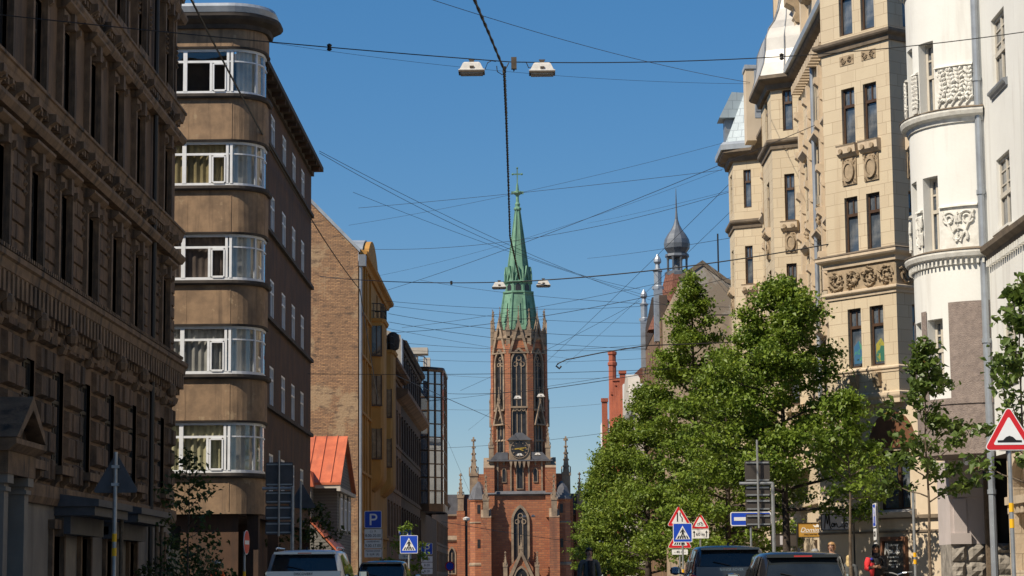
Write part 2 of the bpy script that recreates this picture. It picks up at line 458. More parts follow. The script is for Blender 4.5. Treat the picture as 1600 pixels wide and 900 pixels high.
    def lathe(s, cx, cy, prof, seg=12, rot=0.0, sx=1.0, sy=1.0):
        """prof [(r, z)...] bottom to top"""
        m = len(prof); i0 = len(s.v)
        for r, z in prof:
            for q in range(seg):
                t = 2 * PI * q / seg + rot
                s.v.append((cx + r * math.cos(t) * sx, cy + r * math.sin(t) * sy, z))
        for j in range(m - 1):
            for q in range(seg):
                e = (q + 1) % seg
                s.f.append((i0 + j * seg + q, i0 + j * seg + e, i0 + (j + 1) * seg + e, i0 + (j + 1) * seg + q))
        s.f.append(tuple(range(i0 + seg - 1, i0 - 1, -1))); s.f.append(tuple(range(i0 + (m - 1) * seg, i0 + m * seg)))
        return s
    def wall(s, fr, u0, u1, z0, z1, ops=(), depth=.25):
        """sheet with rectangular openings (ua, ub, za, zb) and their reveals"""
        ops = [o for o in ops if o[0] < u1 and o[1] > u0]
        us = sorted({u0, u1, *[min(max(q, u0), u1) for o in ops for q in o[:2]]})
        zs = sorted({z0, z1, *[min(max(q, z0), z1) for o in ops for q in o[2:4]]})
        for a, b in zip(us, us[1:]):
            zrun = None
            for c, d in zip(zs, zs[1:]):
                mu, mz = (a + b) / 2, (c + d) / 2
                if any(o[0] < mu < o[1] and o[2] < mz < o[3] for o in ops):
                    if zrun is not None: s.quad(fr.p(a, zrun), fr.p(b, zrun), fr.p(b, c), fr.p(a, c)); zrun = None
                elif zrun is None: zrun = c
            if zrun is not None: s.quad(fr.p(a, zrun), fr.p(b, zrun), fr.p(b, z1), fr.p(a, z1))
        for o in ops:
            a, b, c, d = o[:4]; e = -depth
            s.quad(fr.p(a, c), fr.p(a, d), fr.p(a, d, e), fr.p(a, c, e)).quad(fr.p(b, c), fr.p(b, c, e), fr.p(b, d, e), fr.p(b, d))
            s.quad(fr.p(a, c), fr.p(a, c, e), fr.p(b, c, e), fr.p(b, c)).quad(fr.p(a, d), fr.p(b, d), fr.p(b, d, e), fr.p(a, d, e))
        return s
    def mesh(s, name, mat, off=(0, 0, 0), smooth=False, fix=True, weld=False):
        me = bpy.data.meshes.new(name)
        ox, oy, oz = off
        me.from_pydata([(x - ox, y - oy, z - oz) for x, y, z in s.v], [], s.f)
        if mat: me.materials.append(MATS[mat])
        if fix:
            bm = bmesh.new(); bm.from_mesh(me)
            if weld: bmesh.ops.remove_doubles(bm, verts=bm.verts, dist=1e-4)
            bmesh.ops.recalc_face_normals(bm, faces=bm.faces)
            bm.to_mesh(me); bm.free()
        uv = me.uv_layers.new(name='UVMap')
        for p in me.polygons:
            n = p.normal
            if abs(n.z) > .8: ax, ay = Vector((1, 0, 0)), Vector((0, 1, 0))
            else:
                ax = Vector((-n.y, n.x, 0)).normalized(); ay = n.cross(ax)
            for li in p.loop_indices:
                co = me.vertices[me.loops[li].vertex_index].co
                uv.data[li].uv = (co.dot(ax), co.dot(ay))
            if smooth: p.use_smooth = True
        return me

ORIG = {}
def thing(name, label, cat, loc=(0, 0, 0), group=None):
    o = bpy.data.objects.new(name, None); COL.objects.link(o)
    o.location = loc; o.empty_display_size = .3
    o['label'] = label; o['category'] = cat
    if group: o['group'] = group
    ORIG[o] = Vector(loc)
    return o
def part(name, mb, mat, parent, label=None, smooth=False, weld=False):
    """a mesh part in world coordinates, stored relative to its (unrotated) parent"""
    off = ORIG[parent]
    o = bpy.data.objects.new(name, mb.mesh(name, mat, off, smooth, True, weld)); COL.objects.link(o)
    if weld:
        for p_ in o.data.polygons: p_.use_smooth = True
        o.data.set_sharp_from_angle(angle=rad(weld))
    o.parent = parent
    ORIG[o] = off
    if label: o['label'] = label
    return o
def inst(name, me, parent, loc, ang=0.0):
    """an object sharing a mesh that was built in the local frame"""
    o = bpy.data.objects.new(name, me); COL.objects.link(o)
    o.parent = parent
    o.location = Vector(loc) - (ORIG[parent] if parent in ORIG else Vector((0, 0, 0)))
    o.rotation_euler = (0, 0, ang)
    return o
def child(name, me, parent):
    o = bpy.data.objects.new(name, me); COL.objects.link(o); o.parent = parent; return o
def solo(name, mb, mat, label, cat, group=None, smooth=False, base=(0, 0, 0)):
    o = bpy.data.objects.new(name, mb.mesh(name, mat, base, smooth)); COL.objects.link(o)
    o.location = base
    o['label'] = label; o['category'] = cat
    if group: o['group'] = group
    ORIG[o] = Vector(base)
    return o
def struct(name, mb, mat):
    o = bpy.data.objects.new(name, mb.mesh(name, mat)); COL.objects.link(o); o['kind'] = 'structure'; return o
def children_copy(src, dst):
    for ch in list(src.children):
        c = ch.copy(); COL.objects.link(c); c.parent = dst
        children_copy(ch, c)
def dup(root, loc, rz=0.0, label=None):
    r = root.copy(); COL.objects.link(r); r.location = loc; r.rotation_euler = (0, 0, rz)
    if label: r['label'] = label
    children_copy(root, r)
    return r

# ------------------------------------------------------------------ windows (mesh prototypes in the local frame, copied per opening)
WIN = {}
def win_meshes(style, w_, h):
    key = (style, round(w_, 3), round(h, 3))
    if key in WIN: return WIN[key]
    f, p = MB(), MB()
    L = LOC
    fm, pm = 'brown_frame', 'pane_dark'
    extra = []
    def rect(t, n0=-.03, n1=.03):
        f.box(L, 0, t, 0, h, n0, n1).box(L, w_ - t, w_, 0, h, n0, n1).box(L, t, w_ - t, 0, t, n0, n1).box(L, t, w_ - t, h - t, h, n0, n1)
    if style == 'old':
        fm, pm = 'black_frame', 'pane_brown'
        rect(.07); f.box(L, w_ / 2 - .04, w_ / 2 + .04, .07, h - .07, -.02, .025); f.box(L, .07, w_ - .07, h * .66, h * .66 + .08, -.02, .035)
    elif style == 'cream':
        pm = 'pane_cream'
        rect(.07); zt = h * .66
        f.box(L, .07, w_ - .07, zt, zt + .1, -.03, .07)
        f.box(L, w_ / 2 - .03, w_ / 2 + .03, zt + .1, h - .07, -.02, .02)
    elif style == 'white':
        fm, pm = 'white_frame', 'pane_dark'
        rect(.08); f.box(L, w_ / 2 - .05, w_ / 2 + .05, .08, h - .08, -.02, .035); f.box(L, .08, w_ - .08, h * .66, h * .66 + .07, -.02, .03)
    elif style == 'bow':
        fm, pm = 'cream_frame', 'pane_cream'
        rect(.09); zt = h * .52; f.box(L, .09, w_ - .09, zt, zt + .1, -.03, .05)
        f.box(L, w_ / 2 - .04, w_ / 2 + .04, .09, h - .09, -.02, .025); f.box(L, .09, w_ - .09, h * .76, h * .76 + .05, -.02, .02)
    elif style == 'whitegrid':
        fm, pm = 'cream_frame', 'pane_cream'
        rect(.09); zt = h * .45; f.box(L, .09, w_ - .09, zt, zt + .12, -.03, .06)
        f.box(L, w_ / 2 - .05, w_ / 2 + .05, .09, h - .09, -.02, .03)
        for q in (.62, .81): f.box(L, .09, w_ - .09, h * q, h * q + .04, -.02, .015)
    elif style == 'plain':
        rect(.07); f.box(L, w_ / 2 - .03, w_ / 2 + .03, .07, h - .07, -.02, .02); f.box(L, .07, w_ - .07, h * .65, h * .65 + .06, -.02, .02)
    p.quad(L.p(.02, .02, -.012), L.p(w_ - .02, .02, -.012), L.p(w_ - .02, h - .02, -.012), L.p(.02, h - .02, -.012))
    WIN[key] = (f.mesh('window_frame', fm), p.mesh('window_pane', pm))
    return WIN[key]
def window(parent, fr, u, z, w_, h, style, depth, name='window'):
    fm, pm = win_meshes(style, w_, h)
    o = inst(name, fm, parent, fr.p(u, z, -depth + .04), fr.ang)
    child('pane', pm, o)
    return o

# ================================================================== SETTING
g = MB().quad((-900, -200, -.03), (900, -200, -.03), (900, 1600, -.03), (-900, 1600, -.03)); struct('ground', g, 'ground_earth')
KX = 6.9
r = MB().quad((-KX, -60, 0), (KX, -60, 0), (KX, 326, 0), (-KX, 326, 0)); struct('road', r, 'asphalt')
r = MB().quad((-60, 65.6, -.005), (-KX, 65.6, -.005), (-KX, 75, -.005), (-60, 75, -.005)).quad((KX, 63.6, -.005), (60, 63.6, -.005), (60, 72.6, -.005), (KX, 72.6, -.005)); struct('side_road', r, 'asphalt')
G0 = Fr(0, 0, 1, 0)
def pave(x0, x1, y0, y1, kerbside):
    m = MB().quad((x0, y0, .12), (x1, y0, .12), (x1, y1, .12), (x0, y1, .12)); struct('pavement', m, 'paving')
    k = MB().box(Fr(0, y0, 1, 0), kerbside - .15, kerbside + .15, -.02, .124, -(y1 - y0), 0); struct('kerb', k, 'kerb_stone')
pave(-10.6, -KX - .15, -60, 65.4, -KX); pave(-10.6, -KX - .15, 75.2, 326, -KX)
pave(KX + .15, 14, -60, 63.4, KX); pave(KX + .15, 14, 72.8, 326, KX)
mk = MB()
for k in range(60):
    y = -40 + k * 6
    if not 58 < y < 76: mk.quad((-.06, y, .004), (.06, y, .004), (.06, y + 3, .004), (-.06, y + 3, .004))
for k in range(13):
    x = -6.3 + k * 1.0
    mk.quad((x, 57.5, .004), (x + .5, 57.5, .004), (x + .5, 61, .004), (x, 61, .004))
    mk.quad((x, 77, .004), (x + .5, 77, .004), (x + .5, 80.5, .004), (x, 80.5, .004))
struct('road_marking', mk, 'road_paint')

def body(name, parent, mat, x0, x1, y0, y1, z1, z0=-.03):
    """plain closed volume behind the modelled facades"""
    m = MB().box(Fr(0, 0, 1, 0), x0, x1, z0, z1, -y1, -y0)
    return part(name, m, mat, parent)
def arch_pts(u0, u1, zs, zt, k=10, pointed=False):
    """outline points of an arch from (u0, zs) over the top zt to (u1, zs)"""
    um = (u0 + u1) / 2; h = (u1 - u0) / 2; out = []
    for i in range(k + 1):
        t = i / k
        if pointed:
            q = abs(2 * t - 1); side = -1 if t < .5 else 1
            out.append((um + side * h * (1 - (1 - q) ** 1.7), zs + (zt - zs) * (1 - q ** 1.8)))
        else:
            a = PI * (1 - t); out.append((um + h * math.cos(a), zs + (zt - zs) * math.sin(a)))
    return out

# ================================================================== DARK TENEMENT (left foreground)
T1 = thing('stone_tenement', 'soot dark stone tenement with heavy cornices and blocky masonry, nearest on the shaded side', 'building', (-10.5, 50, .12))
f1 = Fr(-10.5, 34, 0, 1); LEN1 = 30.7
bays = [y - 34 for y in (36.8, 39.8, 42.9, 46.0, 48.95, 52.0, 55.05, 58.2)]
end_bay = 62.7 - 34
WW = 1.15
rows1 = [(3.65, 5.75), (7.7, 9.75), (11.5, 13.55), (15.35, 17.5), (19.0, 21.0)]
ops = [(b - WW / 2, b + WW / 2, z0, z1) for b in bays + [end_bay] for z0, z1 in rows1]
for b in bays + [end_bay]:
    if b > 13: ops.append((b - .5, b + .5, .12, 2.1))
portal_u = 42.7 - 34
ops = [o for o in ops if not (o[2] < 3 and abs((o[0] + o[1]) / 2 - portal_u) < 2)]
part('wall', MB().wall(f1, 0, LEN1, 3.0, 22.2, ops, .17), 'soot_stone', T1)
part('plinth', MB().wall(f1, 0, LEN1, -.03, 3.0, ops, .17), 'ground_plaster', T1)
body('rear_volume', T1, 'soot_stone', -30, -11.0, 34.02, 64.68, 22.1)
part('end_wall', MB().wall(Fr(-10.5, 64.7, -1, 0), 0, 19, -.03, 22.2), 'soot_stone', T1)
part('roof', MB().box(Fr(0, 0, 1, 0), -30, -10.6, 22.18, 22.4, -64.6, -34.1), 'church_roof', T1)
piers = []
edges = sorted([0] + [q for b in bays + [end_bay] for q in (b - WW / 2, b + WW / 2)] + [LEN1])
piers = [(edges[i], edges[i + 1]) for i in range(0, len(edges), 2)]
rm, rs = MB(), MB()
for a, b in piers:
    a2, b2 = a + .08, b - .08
    if abs((a + b) / 2 - 26.4) < 1.8: segs = [(a2, 26.15), (27.0, b2)]
    else: segs = [(a2, b2)]
    for sa, sb in segs:
        for ci in range(6):
            z0 = 3.22 + ci * .585
            mids = [(sa + sb) / 2] if ci % 2 else []
            if sb - sa > 1.2: mids = [(sa + sb) / 2] if ci % 2 else [sa + (sb - sa) * .28, sa + (sb - sa) * .72]
            xs = [sa] + mids + [sb]
            for p, q in zip(xs, xs[1:]): rm.block(f1, p + .025, q - .025, z0 + .03, z0 + .555, 0, .13 + rnd.uniform(-.02, .02), .06)
        for ci in range(7):
            z0 = 7.65 + ci * .37
            mids = [(sa + sb) / 2] if ci % 2 else ([sa + (sb - sa) * .3] if sb - sa > 1 else [])
            xs = [sa] + mids + [sb]
            for p, q in zip(xs, xs[1:]): rs.block(f1, p + .015, q - .015, z0 + .015, z0 + .355, 0, .05, .02)
part('rusticated_masonry', rm, 'soot_block', T1)
part('ashlar_facing', rs, 'soot_block', T1)
P1 = [(-10.5, 34), (-10.5, 64.7), (-14, 64.7)]
def cornice1(zt, proj, h):
    m = MB().sweep(P1, [(0, zt - h), (.1, zt - h), (.14, zt - h * .82), (.2, zt - h * .8), (.22, zt - h * .55), (proj * .8, zt - h * .45), (proj * .86, zt - h * .2), (proj, zt - h * .15), (proj, zt), (0, zt + .08)])
    return m
c = cornice1(7.5, .40, .75)
for k in range(79):
    u = .2 + k * .39
    c.box(f1, u, u + .2, 6.72, 7.14, .02, .31); c.box(f1, u + .03, u + .17, 6.55, 6.72, .02, .2)
part('dentil_cornice', c, 'soot_trim', T1)
c = MB().sweep(P1, [(0, 6.3), (.12, 6.3), (.16, 6.45), (0, 6.5)])
for k in range(150): c.box(f1, .1 + k * .2, .2 + k * .2, 7.52, 7.6, .2, .42)
part('string_course', c, 'soot_trim', T1)
def scroll(m, fr, u, z, w_, h, d):
    m.mould(fr, u - w_ / 2, u + w_ / 2, [(0, z), (d * .45, z + h * .05), (d * .6, z + h * .2), (d * .4, z + h * .4), (d * .55, z + h * .6), (d, z + h * .75), (d, z + h), (0, z + h)])
for zt in (11.45, 15.05, 18.75):
    c = cornice1(zt, .30, .42); c.sweep(P1, [(0, zt - 1.0), (.22, zt - 1.0), (.3, zt - .86), (.3, zt - .78), (0, zt - .7)])
    for b in bays + [end_bay]:
        for d in (-.85, .85): scroll(c, f1, b + d, zt - .95, .24, .62, .34)
        for d in (-.3, .3): scroll(c, f1, b + d, zt - .72, .15, .34, .24)
    for k in range(100): c.box(f1, .1 + k * .306, .25 + k * .306, zt - .5, zt - .36, 0, .17)
    part('bracketed_cornice', c, 'soot_trim', T1)
c = cornice1(22.25, .7, .8)
for k in range(40): scroll(c, f1, .4 + k * .77, 21.3, .22, .6, .55)
part('eaves_cornice', c, 'soot_trim', T1)
# surrounds, one mesh per row copied along the row
for ri, (z0, z1) in enumerate(rows1):
    h = z1 - z0; s_ = MB()
    if ri == 0:
        scroll(s_, LOC, WW / 2, h + .35, .34, .7, .3); s_.lathe(WW / 2, -.3, [(.02, h + .55), (.12, h + .62), (.15, h + .78), (.1, h + .92), (.03, h + .97)], 8)
        s_.box(LOC, -.18, WW + .18, -.22, -.03, 0, .3); scroll(s_, LOC, .1, -.7, .2, .48, .22); scroll(s_, LOC, WW - .1, -.7, .2, .48, .22)
    else:
        s_.box(LOC, -.2, -.02, -.05, h + .1, 0, .14).box(LOC, WW + .02, WW + .2, -.05, h + .1, 0, .14).box(LOC, -.2, WW + .2, h + .1, h + .3, 0, .16)
        s_.mould(LOC, -.3, WW + .3, [(0, h + .3), (.2, h + .34), (.32, h + .44), (.32, h + .5), (0, h + .58)])
        s_.box(LOC, WW / 2 - .12, WW / 2 + .12, h - .02, h + .34, 0, .26)
        s_.box(LOC, -.26, WW + .26, -.2, -.05, 0, .22)
        scroll(s_, LOC, -.12, h - .35, .14, .5, .24); scroll(s_, LOC, WW + .12, h - .35, .14, .5, .24)
        for d in (-.33, WW + .33):
            if ri == 1:
                for k in range(4): s_.lathe(d, -.06, [(.02, h - .1 - k * .2), (.07, h - .04 - k * .2), (.02, h + .04 - k * .2)], 6)
            elif ri >= 3:
                s_.box(LOC, d - .1, d + .1, -.2, h + .3, 0, .18); s_.box(LOC, d - .14, d + .14, h + .1, h + .3, 0, .24)
                for k in range(5): s_.lathe(d, -.2, [(.02, h * .35 + k * .14), (.06, h * .35 + .05 + k * .14), (.02, h * .35 + .12 + k * .14)], 6)
    sm = s_.mesh('window_surround', 'soot_trim')
    for b in bays + [end_bay]:
        if b > 4.5:
            o = window(T1, f1, b - WW / 2, z0, WW, h, 'old', .15)
            q = child('surround', sm, o); q.location = (0, -.11, 0)
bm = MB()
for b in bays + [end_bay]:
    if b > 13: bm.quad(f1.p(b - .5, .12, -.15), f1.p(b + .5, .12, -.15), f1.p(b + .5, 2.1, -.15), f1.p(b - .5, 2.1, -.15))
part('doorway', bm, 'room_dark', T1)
for b in bays + [end_bay]:
    if b > 13:
        part('door_casing', MB().box(f1, b - .68, b - .52, .12, 2.25, 0, .1).box(f1, b + .52, b + .68, .12, 2.25, 0, .1).box(f1, b - .75, b + .75, 2.25, 2.45, 0, .16).box(f1, b - .1, b + .1, 2.1, 2.5, 0, .2).box(f1, b - .44, b - .2, .12, 2.1, -.14, -.09), 'soot_trim', T1)
part('downpipe', MB().tube([f1.p(26.55, .2, .12), f1.p(26.55, 21.4, .12)], .07, 8), 'black_frame', T1)
part('plinth_band', MB().sweep(P1, [(0, 2.75), (.08, 2.75), (.14, 2.9), (.14, 3.15), (0, 3.2)]), 'soot_trim', T1)
# portal
def portal(u):
    m = MB()
    for d in (-.85, .85):
        m.box(f1, u + d - .26, u + d + .26, .12, .6, 0, .72)
    part('portal_base', m, 'soot_block', T1)
    for d in (-.85, .85):
        part('portal_column', MB().box(f1, u + d - .17, u + d + .17, .6, 2.95, .05, .58).box(f1, u + d - .24, u + d + .24, 2.95, 3.12, .02, .66).box(f1, u + d - .21, u + d + .21, 2.8, 2.88, .02, .62), 'ground_plaster', T1)
    e = MB().box(f1, u - 1.15, u + 1.15, 3.12, 3.55, 0, .68).mould(f1, u - 1.3, u + 1.3, [(0, 3.55), (.7, 3.55), (.86, 3.68), (.86, 3.78), (0, 3.8)])
    e.prism(f1, [(u - 1.1, 3.8), (u + 1.1, 3.8), (u, 4.42)], 0, .55)
    e.prism(f1, [(u - 1.32, 3.8), (u - 1.08, 3.8), (u, 4.4), (u + 1.08, 3.8), (u + 1.32, 3.8), (u, 4.66)], 0, .88)
    part('portal_pediment', e, 'soot_trim', T1)
    part('portal_doorway', MB().box(f1, u - .66, u + .66, .12, 2.95, .01, .05), 'room_dark', T1)
portal(portal_u)
for u0, u1 in ((14.8, 18.8), (20.2, 24.6)):
    e = MB().box(f1, u0, u1, 2.55, 2.75, 0, .9).mould(f1, u0 - .08, u1 + .08, [(0, 2.75), (1.0, 2.75), (1.0, 2.9), (0, 3.04)])
    e.box(f1, u0 + .1, u1 - .1, 2.15, 2.55, 0, .35)
    part('canopy', e, 'sign_back', T1)
    for u in (u1 - .15, u1 - .95): part('canopy_post', MB().tube([f1.p(u, .12, .78), f1.p(u, 2.56, .78)], .05, 8), 'bark_young', T1)

# ================================================================== ROUNDED CORNER FLATS (left, beyond the side street)
T2 = thing('corner_flats', 'brown plaster corner block of flats with rounded front and bands of white framed windows', 'building', (-10, 80, .12))
YF = 76.3; R2 = 1.2
TP = [(-20, YF), (-16, YF), (-12.1, YF), (-10.52, YF)] + [(-10.52 + R2 * math.sin(rad(a)), YF + R2 - R2 * math.cos(rad(a))) for a in range(9, 91, 9)] + [(-9.32, 78.25), (-9.9, 78.25)]
GP = [p for p in TP[:-1]]
wb = [(4.83, 6.6), (8.26, 9.96), (11.55, 13.2), (14.9, 16.5), (18.2, 19.85)]
zs = [3.43] + [q for b in wb for q in b] + [20.9]
def inset(path, d):
    out = []
    for j in range(len(path)):
        a = path[max(j - 1, 0)]; b = path[min(j + 1, len(path) - 1)]
        dx, dy = b[0] - a[0], b[1] - a[1]; l = math.hypot(dx, dy); out.append((path[j][0] - dy / l * d, path[j][1] + dx / l * d))
    return out
for i in range(0, len(zs), 2):
    m = MB().strip(TP, zs[i], zs[i + 1])
    inn = inset(TP, .25)
    for j in range(len(TP) - 1):
        for z in (zs[i], zs[i + 1]): m.quad((*TP[j], z), (*TP[j + 1], z), (*inn[j + 1], z), (*inn[j], z))
    for X in (-13.4, -11.95, -10.42):
        m.box(Fr(0, YF, 1, 0), X, X + .03, zs[i] + .1, zs[i + 1] - .1, 0, .006)
    part('parapet_band', m, 'brown_plaster', T2)
for i, (z0, z1) in enumerate(wb):
    part('sill_ledge', MB().sweep(GP, [(-.2, z0 - .16), (.1, z0 - .16), (.14, z0 - .1), (.14, z0), (-.2, z0 + .02)]), 'dark_ledge', T2)
    part('lintel_ledge', MB().sweep(GP, [(-.2, z1 - .01), (.03, z1 - .01), (.05, z1 + .06), (-.2, z1 + .07)]), 'dark_ledge', T2)
    ip = inset(GP, .1)
    fp = [(-.05, 0), (.04, 0), (.04, .1), (-.05, .1)]
    fr_ = MB()
    for zz, h in ((z0 + .02, .1), (z1 - .1, .09)):
        fr_.sweep(ip, [(-.05, zz), (.04, zz), (.04, zz + h), (-.05, zz + h)])
    fl = Fr(0, YF + .1, 1, 0)
    zt = z0 + (z1 - z0) * .69
    for a, b in ((-12.9, -12.82), (-12.14, -12.0), (-10.60, -10.51), (-10.46, -10.37)):
        fr_.box(fl, a, b, z0 + .1, z1 - .1, -.05, .05)
    fr_.box(fl, -20, -10.60, zt, zt + .08, -.05, .045)
    fr_.box(fl, -11.2, -11.12, z0 + .1, zt, -.05, .045)
    fr_.box(fl, -11.1, -11.04, z0 + .14, zt - .04, -.03, .07).box(fl, -10.66, -10.61, z0 + .14, zt - .04, -.03, .07).box(fl, -11.04, -10.66, z0 + .1, z0 + .17, -.03, .07).box(fl, -11.04, -10.66, zt - .07, zt, -.03, .07)
    fr_.sweep(ip[3:], [(-.04, zt + .03), (.03, zt + .03), (.03, zt + .08), (-.04, zt + .08)])
    def post(a, w_=.035):
        cx, cy = -10.52 + (R2 - .1) * math.sin(rad(a)), YF + R2 - (R2 - .1) * math.cos(rad(a))
        fr_.box(Fr(cx, cy, math.cos(rad(a)), math.sin(rad(a))), -w_, w_, z0 + .1, z1 - .1, -.04, .04)
    post(55); post(88, .05)
    wo = part('window_band', fr_, 'white_frame', T2)
    part('pane', MB().strip(ip, z0 + .1, z1 - .1, -.01), 'pane_clear', wo)
    
    # curtains: folds along the front, one cloth per storey
    cm = ['curtain_moss', 'curtain_grey', 'curtain_dark', 'curtain_olive', 'curtain_pale'][i]
    def cloth(x0, x1, zb, mat, amp=.035):
        m = MB(); pts = []
        n = int((x1 - x0) / .045)
        for k in range(n + 1):
            x = x0 + (x1 - x0) * k / n; pts.append((x, YF + .22 + amp * math.sin(k * 1.25) + .02 * math.sin(k * .37)))
        m.strip(pts, zb, z1 - .02); part('curtain', m, mat, wo)
    def cloth_arc(a0, a1, mat):
        m = MB(); pts = []; n = int((a1 - a0) / 2.2)
        for k in range(n + 1):
            a = rad(a0 + (a1 - a0) * k / n); rr = R2 - .26 + .03 * math.sin(k * 1.3)
            pts.append((-10.52 + rr * math.sin(a), YF + R2 - rr * math.cos(a)))
        m.strip(pts, z0 + .05, z1 - .02); part('curtain', m, mat, wo)
    if i < 4:
        cloth(-20, -10.52, z0 + .04, cm, .02 if i == 2 else .035)
        cloth_arc(4, 88, 'curtain_pale')
    else:
        cloth_arc(14, 88, 'curtain_pale'); cloth(-20, -13.0, z0 + .04, 'curtain_pale')
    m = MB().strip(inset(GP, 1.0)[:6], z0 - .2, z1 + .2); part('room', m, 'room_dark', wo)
part('roof_cornice', MB().sweep(TP[:-1], [(-.3, 20.55), (.12, 20.55), (.16, 20.7), (.42, 20.82), (.5, 20.92), (.5, 21.02), (-.3, 21.1)]), 'dark_ledge', T2)
gm = MB().sweep(TP[:-1], [(-.4, 21.1), (.3, 21.1), (.36, 21.3), (.3, 21.42), (-.4, 21.5)])
part('roof_gutter', gm, 'metal_sheet', T2)
for k in range(9): part('roof_seam', MB().box(Fr(0, YF, 1, 0), -16 + k * .7, -15.96 + k * .7, 21.4, 21.55, -.3, .34), 'metal_sheet', T2) if k in (3, 6) else None
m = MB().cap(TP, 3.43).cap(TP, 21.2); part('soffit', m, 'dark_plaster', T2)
f2 = Fr(-9.9, 78.25, 0, 1); L2 = 99.6 - 78.25
cols2 = [y - 78.25 for y in (80.9, 84.5, 88.5, 92.2, 95.9)]
rows2 = [(4.45, 5.95), (7.75, 9.3), (11.1, 12.65), (14.45, 15.95), (17.75, 19.1)]
ops = [(c_ - .7, c_ + .7, a, b) for c_ in cols2 for a, b in rows2]
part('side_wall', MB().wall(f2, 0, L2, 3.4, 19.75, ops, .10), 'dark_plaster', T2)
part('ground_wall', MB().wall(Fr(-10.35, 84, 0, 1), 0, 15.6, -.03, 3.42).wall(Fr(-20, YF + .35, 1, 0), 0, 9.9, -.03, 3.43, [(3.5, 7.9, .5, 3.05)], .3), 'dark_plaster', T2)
part('shop_window', MB().quad((-16.5, YF + .6, .5), (-12.1, YF + .6, .5), (-12.1, YF + .6, 3.05), (-16.5, YF + .6, 3.05)), 'pane_dark', T2)
for x, y in ((-9.65, 77.2), (-9.6, 82.8)): part('corner_pillar', MB().box(Fr(x, y, 1, 0), -.2, .2, -.03, 3.42, -.2, .2), 'dark_plaster', T2)
part('passage_wall', MB().wall(Fr(-12.5, 90, 1, 0), 0, 2.3, -.03, 3.42), 'dark_plaster', T2)
for c_ in cols2:
    for a, b in rows2: window(T2, f2, c_ - .7, a, 1.4, b - a, 'white', .08)
for a, b in rows2: part('sill_course', MB().box(f2, 0, L2, a - .17, a - .02, 0, .14), 'dark_ledge', T2)
part('eaves', MB().box(f2, -.2, L2 + .1, 19.75, 19.95, -.3, .55).box(f2, -.2, L2 + .1, 19.55, 19.75, 0, .12), 'dark_ledge', T2)
em = MB()
for k in range(15): em.box(f2, .5 + k * 1.4, .68 + k * 1.4, 19.58, 19.75, .12, .48)
part('eaves_bracket', em, 'dark_plaster', T2)
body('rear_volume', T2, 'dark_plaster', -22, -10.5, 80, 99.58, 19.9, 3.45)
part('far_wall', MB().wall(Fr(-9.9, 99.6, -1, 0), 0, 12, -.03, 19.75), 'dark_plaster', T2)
part('roof', MB().box(Fr(0, 0, 1, 0), -22, -9.6, 19.96, 20.3, -99.5, -79), 'church_roof', T2)

# ================================================================== WOODEN HOUSE WITH ORANGE ROOF
T3 = thing('wooden_house', 'small old wooden house with bright orange metal roof against the brick gable wall', 'house', (-12, 122, .12))
XG = -10.05
part('wall', MB().box(Fr(0, 0, 1, 0), -20, XG - .25, -.03, 6.3, -127.3, -118.2).prism(Fr(XG - .25, 118.2, 0, 1), [(0, 6.3), (9.1, 6.3), (4.55, 8.75)], -3, 0), 'wood_siding', T3)
rf = MB()
for (ya, za), (yb, zb) in (((117.4, 6.35), (121.9, 9.1)), ((121.9, 9.1), (127.9, 6.2))):
    rf.poly([(-20, ya, za), (XG, ya, za), (XG, yb, zb), (-20, yb, zb)]).poly([(-20, ya, za - .12), (XG, ya, za - .12), (XG, yb, zb - .12), (-20, yb, zb - .12)]).quad((XG, ya, za), (XG, yb, zb), (XG, yb, zb - .12), (XG, ya, za - .12)).quad((-20, ya, za), (XG, ya, za), (XG, ya, za - .12), (-20, ya, za - .12))
ro = part('roof', rf, 'orange_roof', T3)
sm = MB()
for k in range(12):
    x = XG - .55 - k * .62
    sm.tube([(x, 117.4, 6.38), (x, 121.9, 9.13)], .035, 4)
part('standing_seam', sm, 'orange_roof', ro)
part('eaves_board', MB().box(Fr(0, 117.45, 1, 0), -20, XG - .03, 6.05, 6.25, -.1, 0).box(Fr(XG - .02, 117.4, 0, 1), 0, 10.4, 5.9, 6.1, -.2, 0), 'pale_render', T3)
f3 = Fr(XG - .25, 118.2, 0, 1)
for k in range(3):
    window(T3, f3, 1.2 + k * 2.6, 3.9, 1.0, 1.7, 'white', -.03)
    part('window_casing', MB().box(f3, 1.05 + k * 2.6, 1.2 + k * 2.6, 3.7, 5.8, 0, .06).box(f3, 2.2 + k * 2.6, 2.35 + k * 2.6, 3.7, 5.8, 0, .06).box(f3, 1.05 + k * 2.6, 2.35 + k * 2.6, 5.65, 5.85, 0, .09), 'pale_render', T3)
fd = Fr(-12.6, 116.6, 1, 0)
dm = part('dormer', MB().box(fd, -.6, 1.05, 4.3, 6.2, -1.5, 0), 'wood_siding', T3)
part('dormer_roof', MB().prism(fd, [(-.9, 6.1), (1.2, 6.1), (1.0, 6.95), (-.7, 6.95)], -2.0, .15), 'orange_roof', dm)
part('dormer_window', MB().box(fd, .1, .95, 4.7, 5.9, 0, .05), 'pale_render', dm)
part('porch_roof', MB().poly([(-14, 115.3, 4.9), (-12.0, 115.3, 4.9), (-10.0, 115.3, 2.7), (-10.0, 119.5, 2.9), (-12.0, 118.1, 5.1), (-14, 118.1, 5.1)]).prism(Fr(0, 115.3, 1, 0), [(-14, 4.78), (-12, 4.78), (-10, 2.58), (-10, 2.72), (-12, 4.92), (-14, 4.92)], -.15, 0), 'orange_roof', T3)
part('porch_wall', MB().prism(Fr(0, 115.5, 1, 0), [(-14, -.03), (-10.2, -.03), (-10.2, 2.7), (-12.0, 4.7), (-14, 4.7)], -2.6, 0), 'wood_siding', T3)
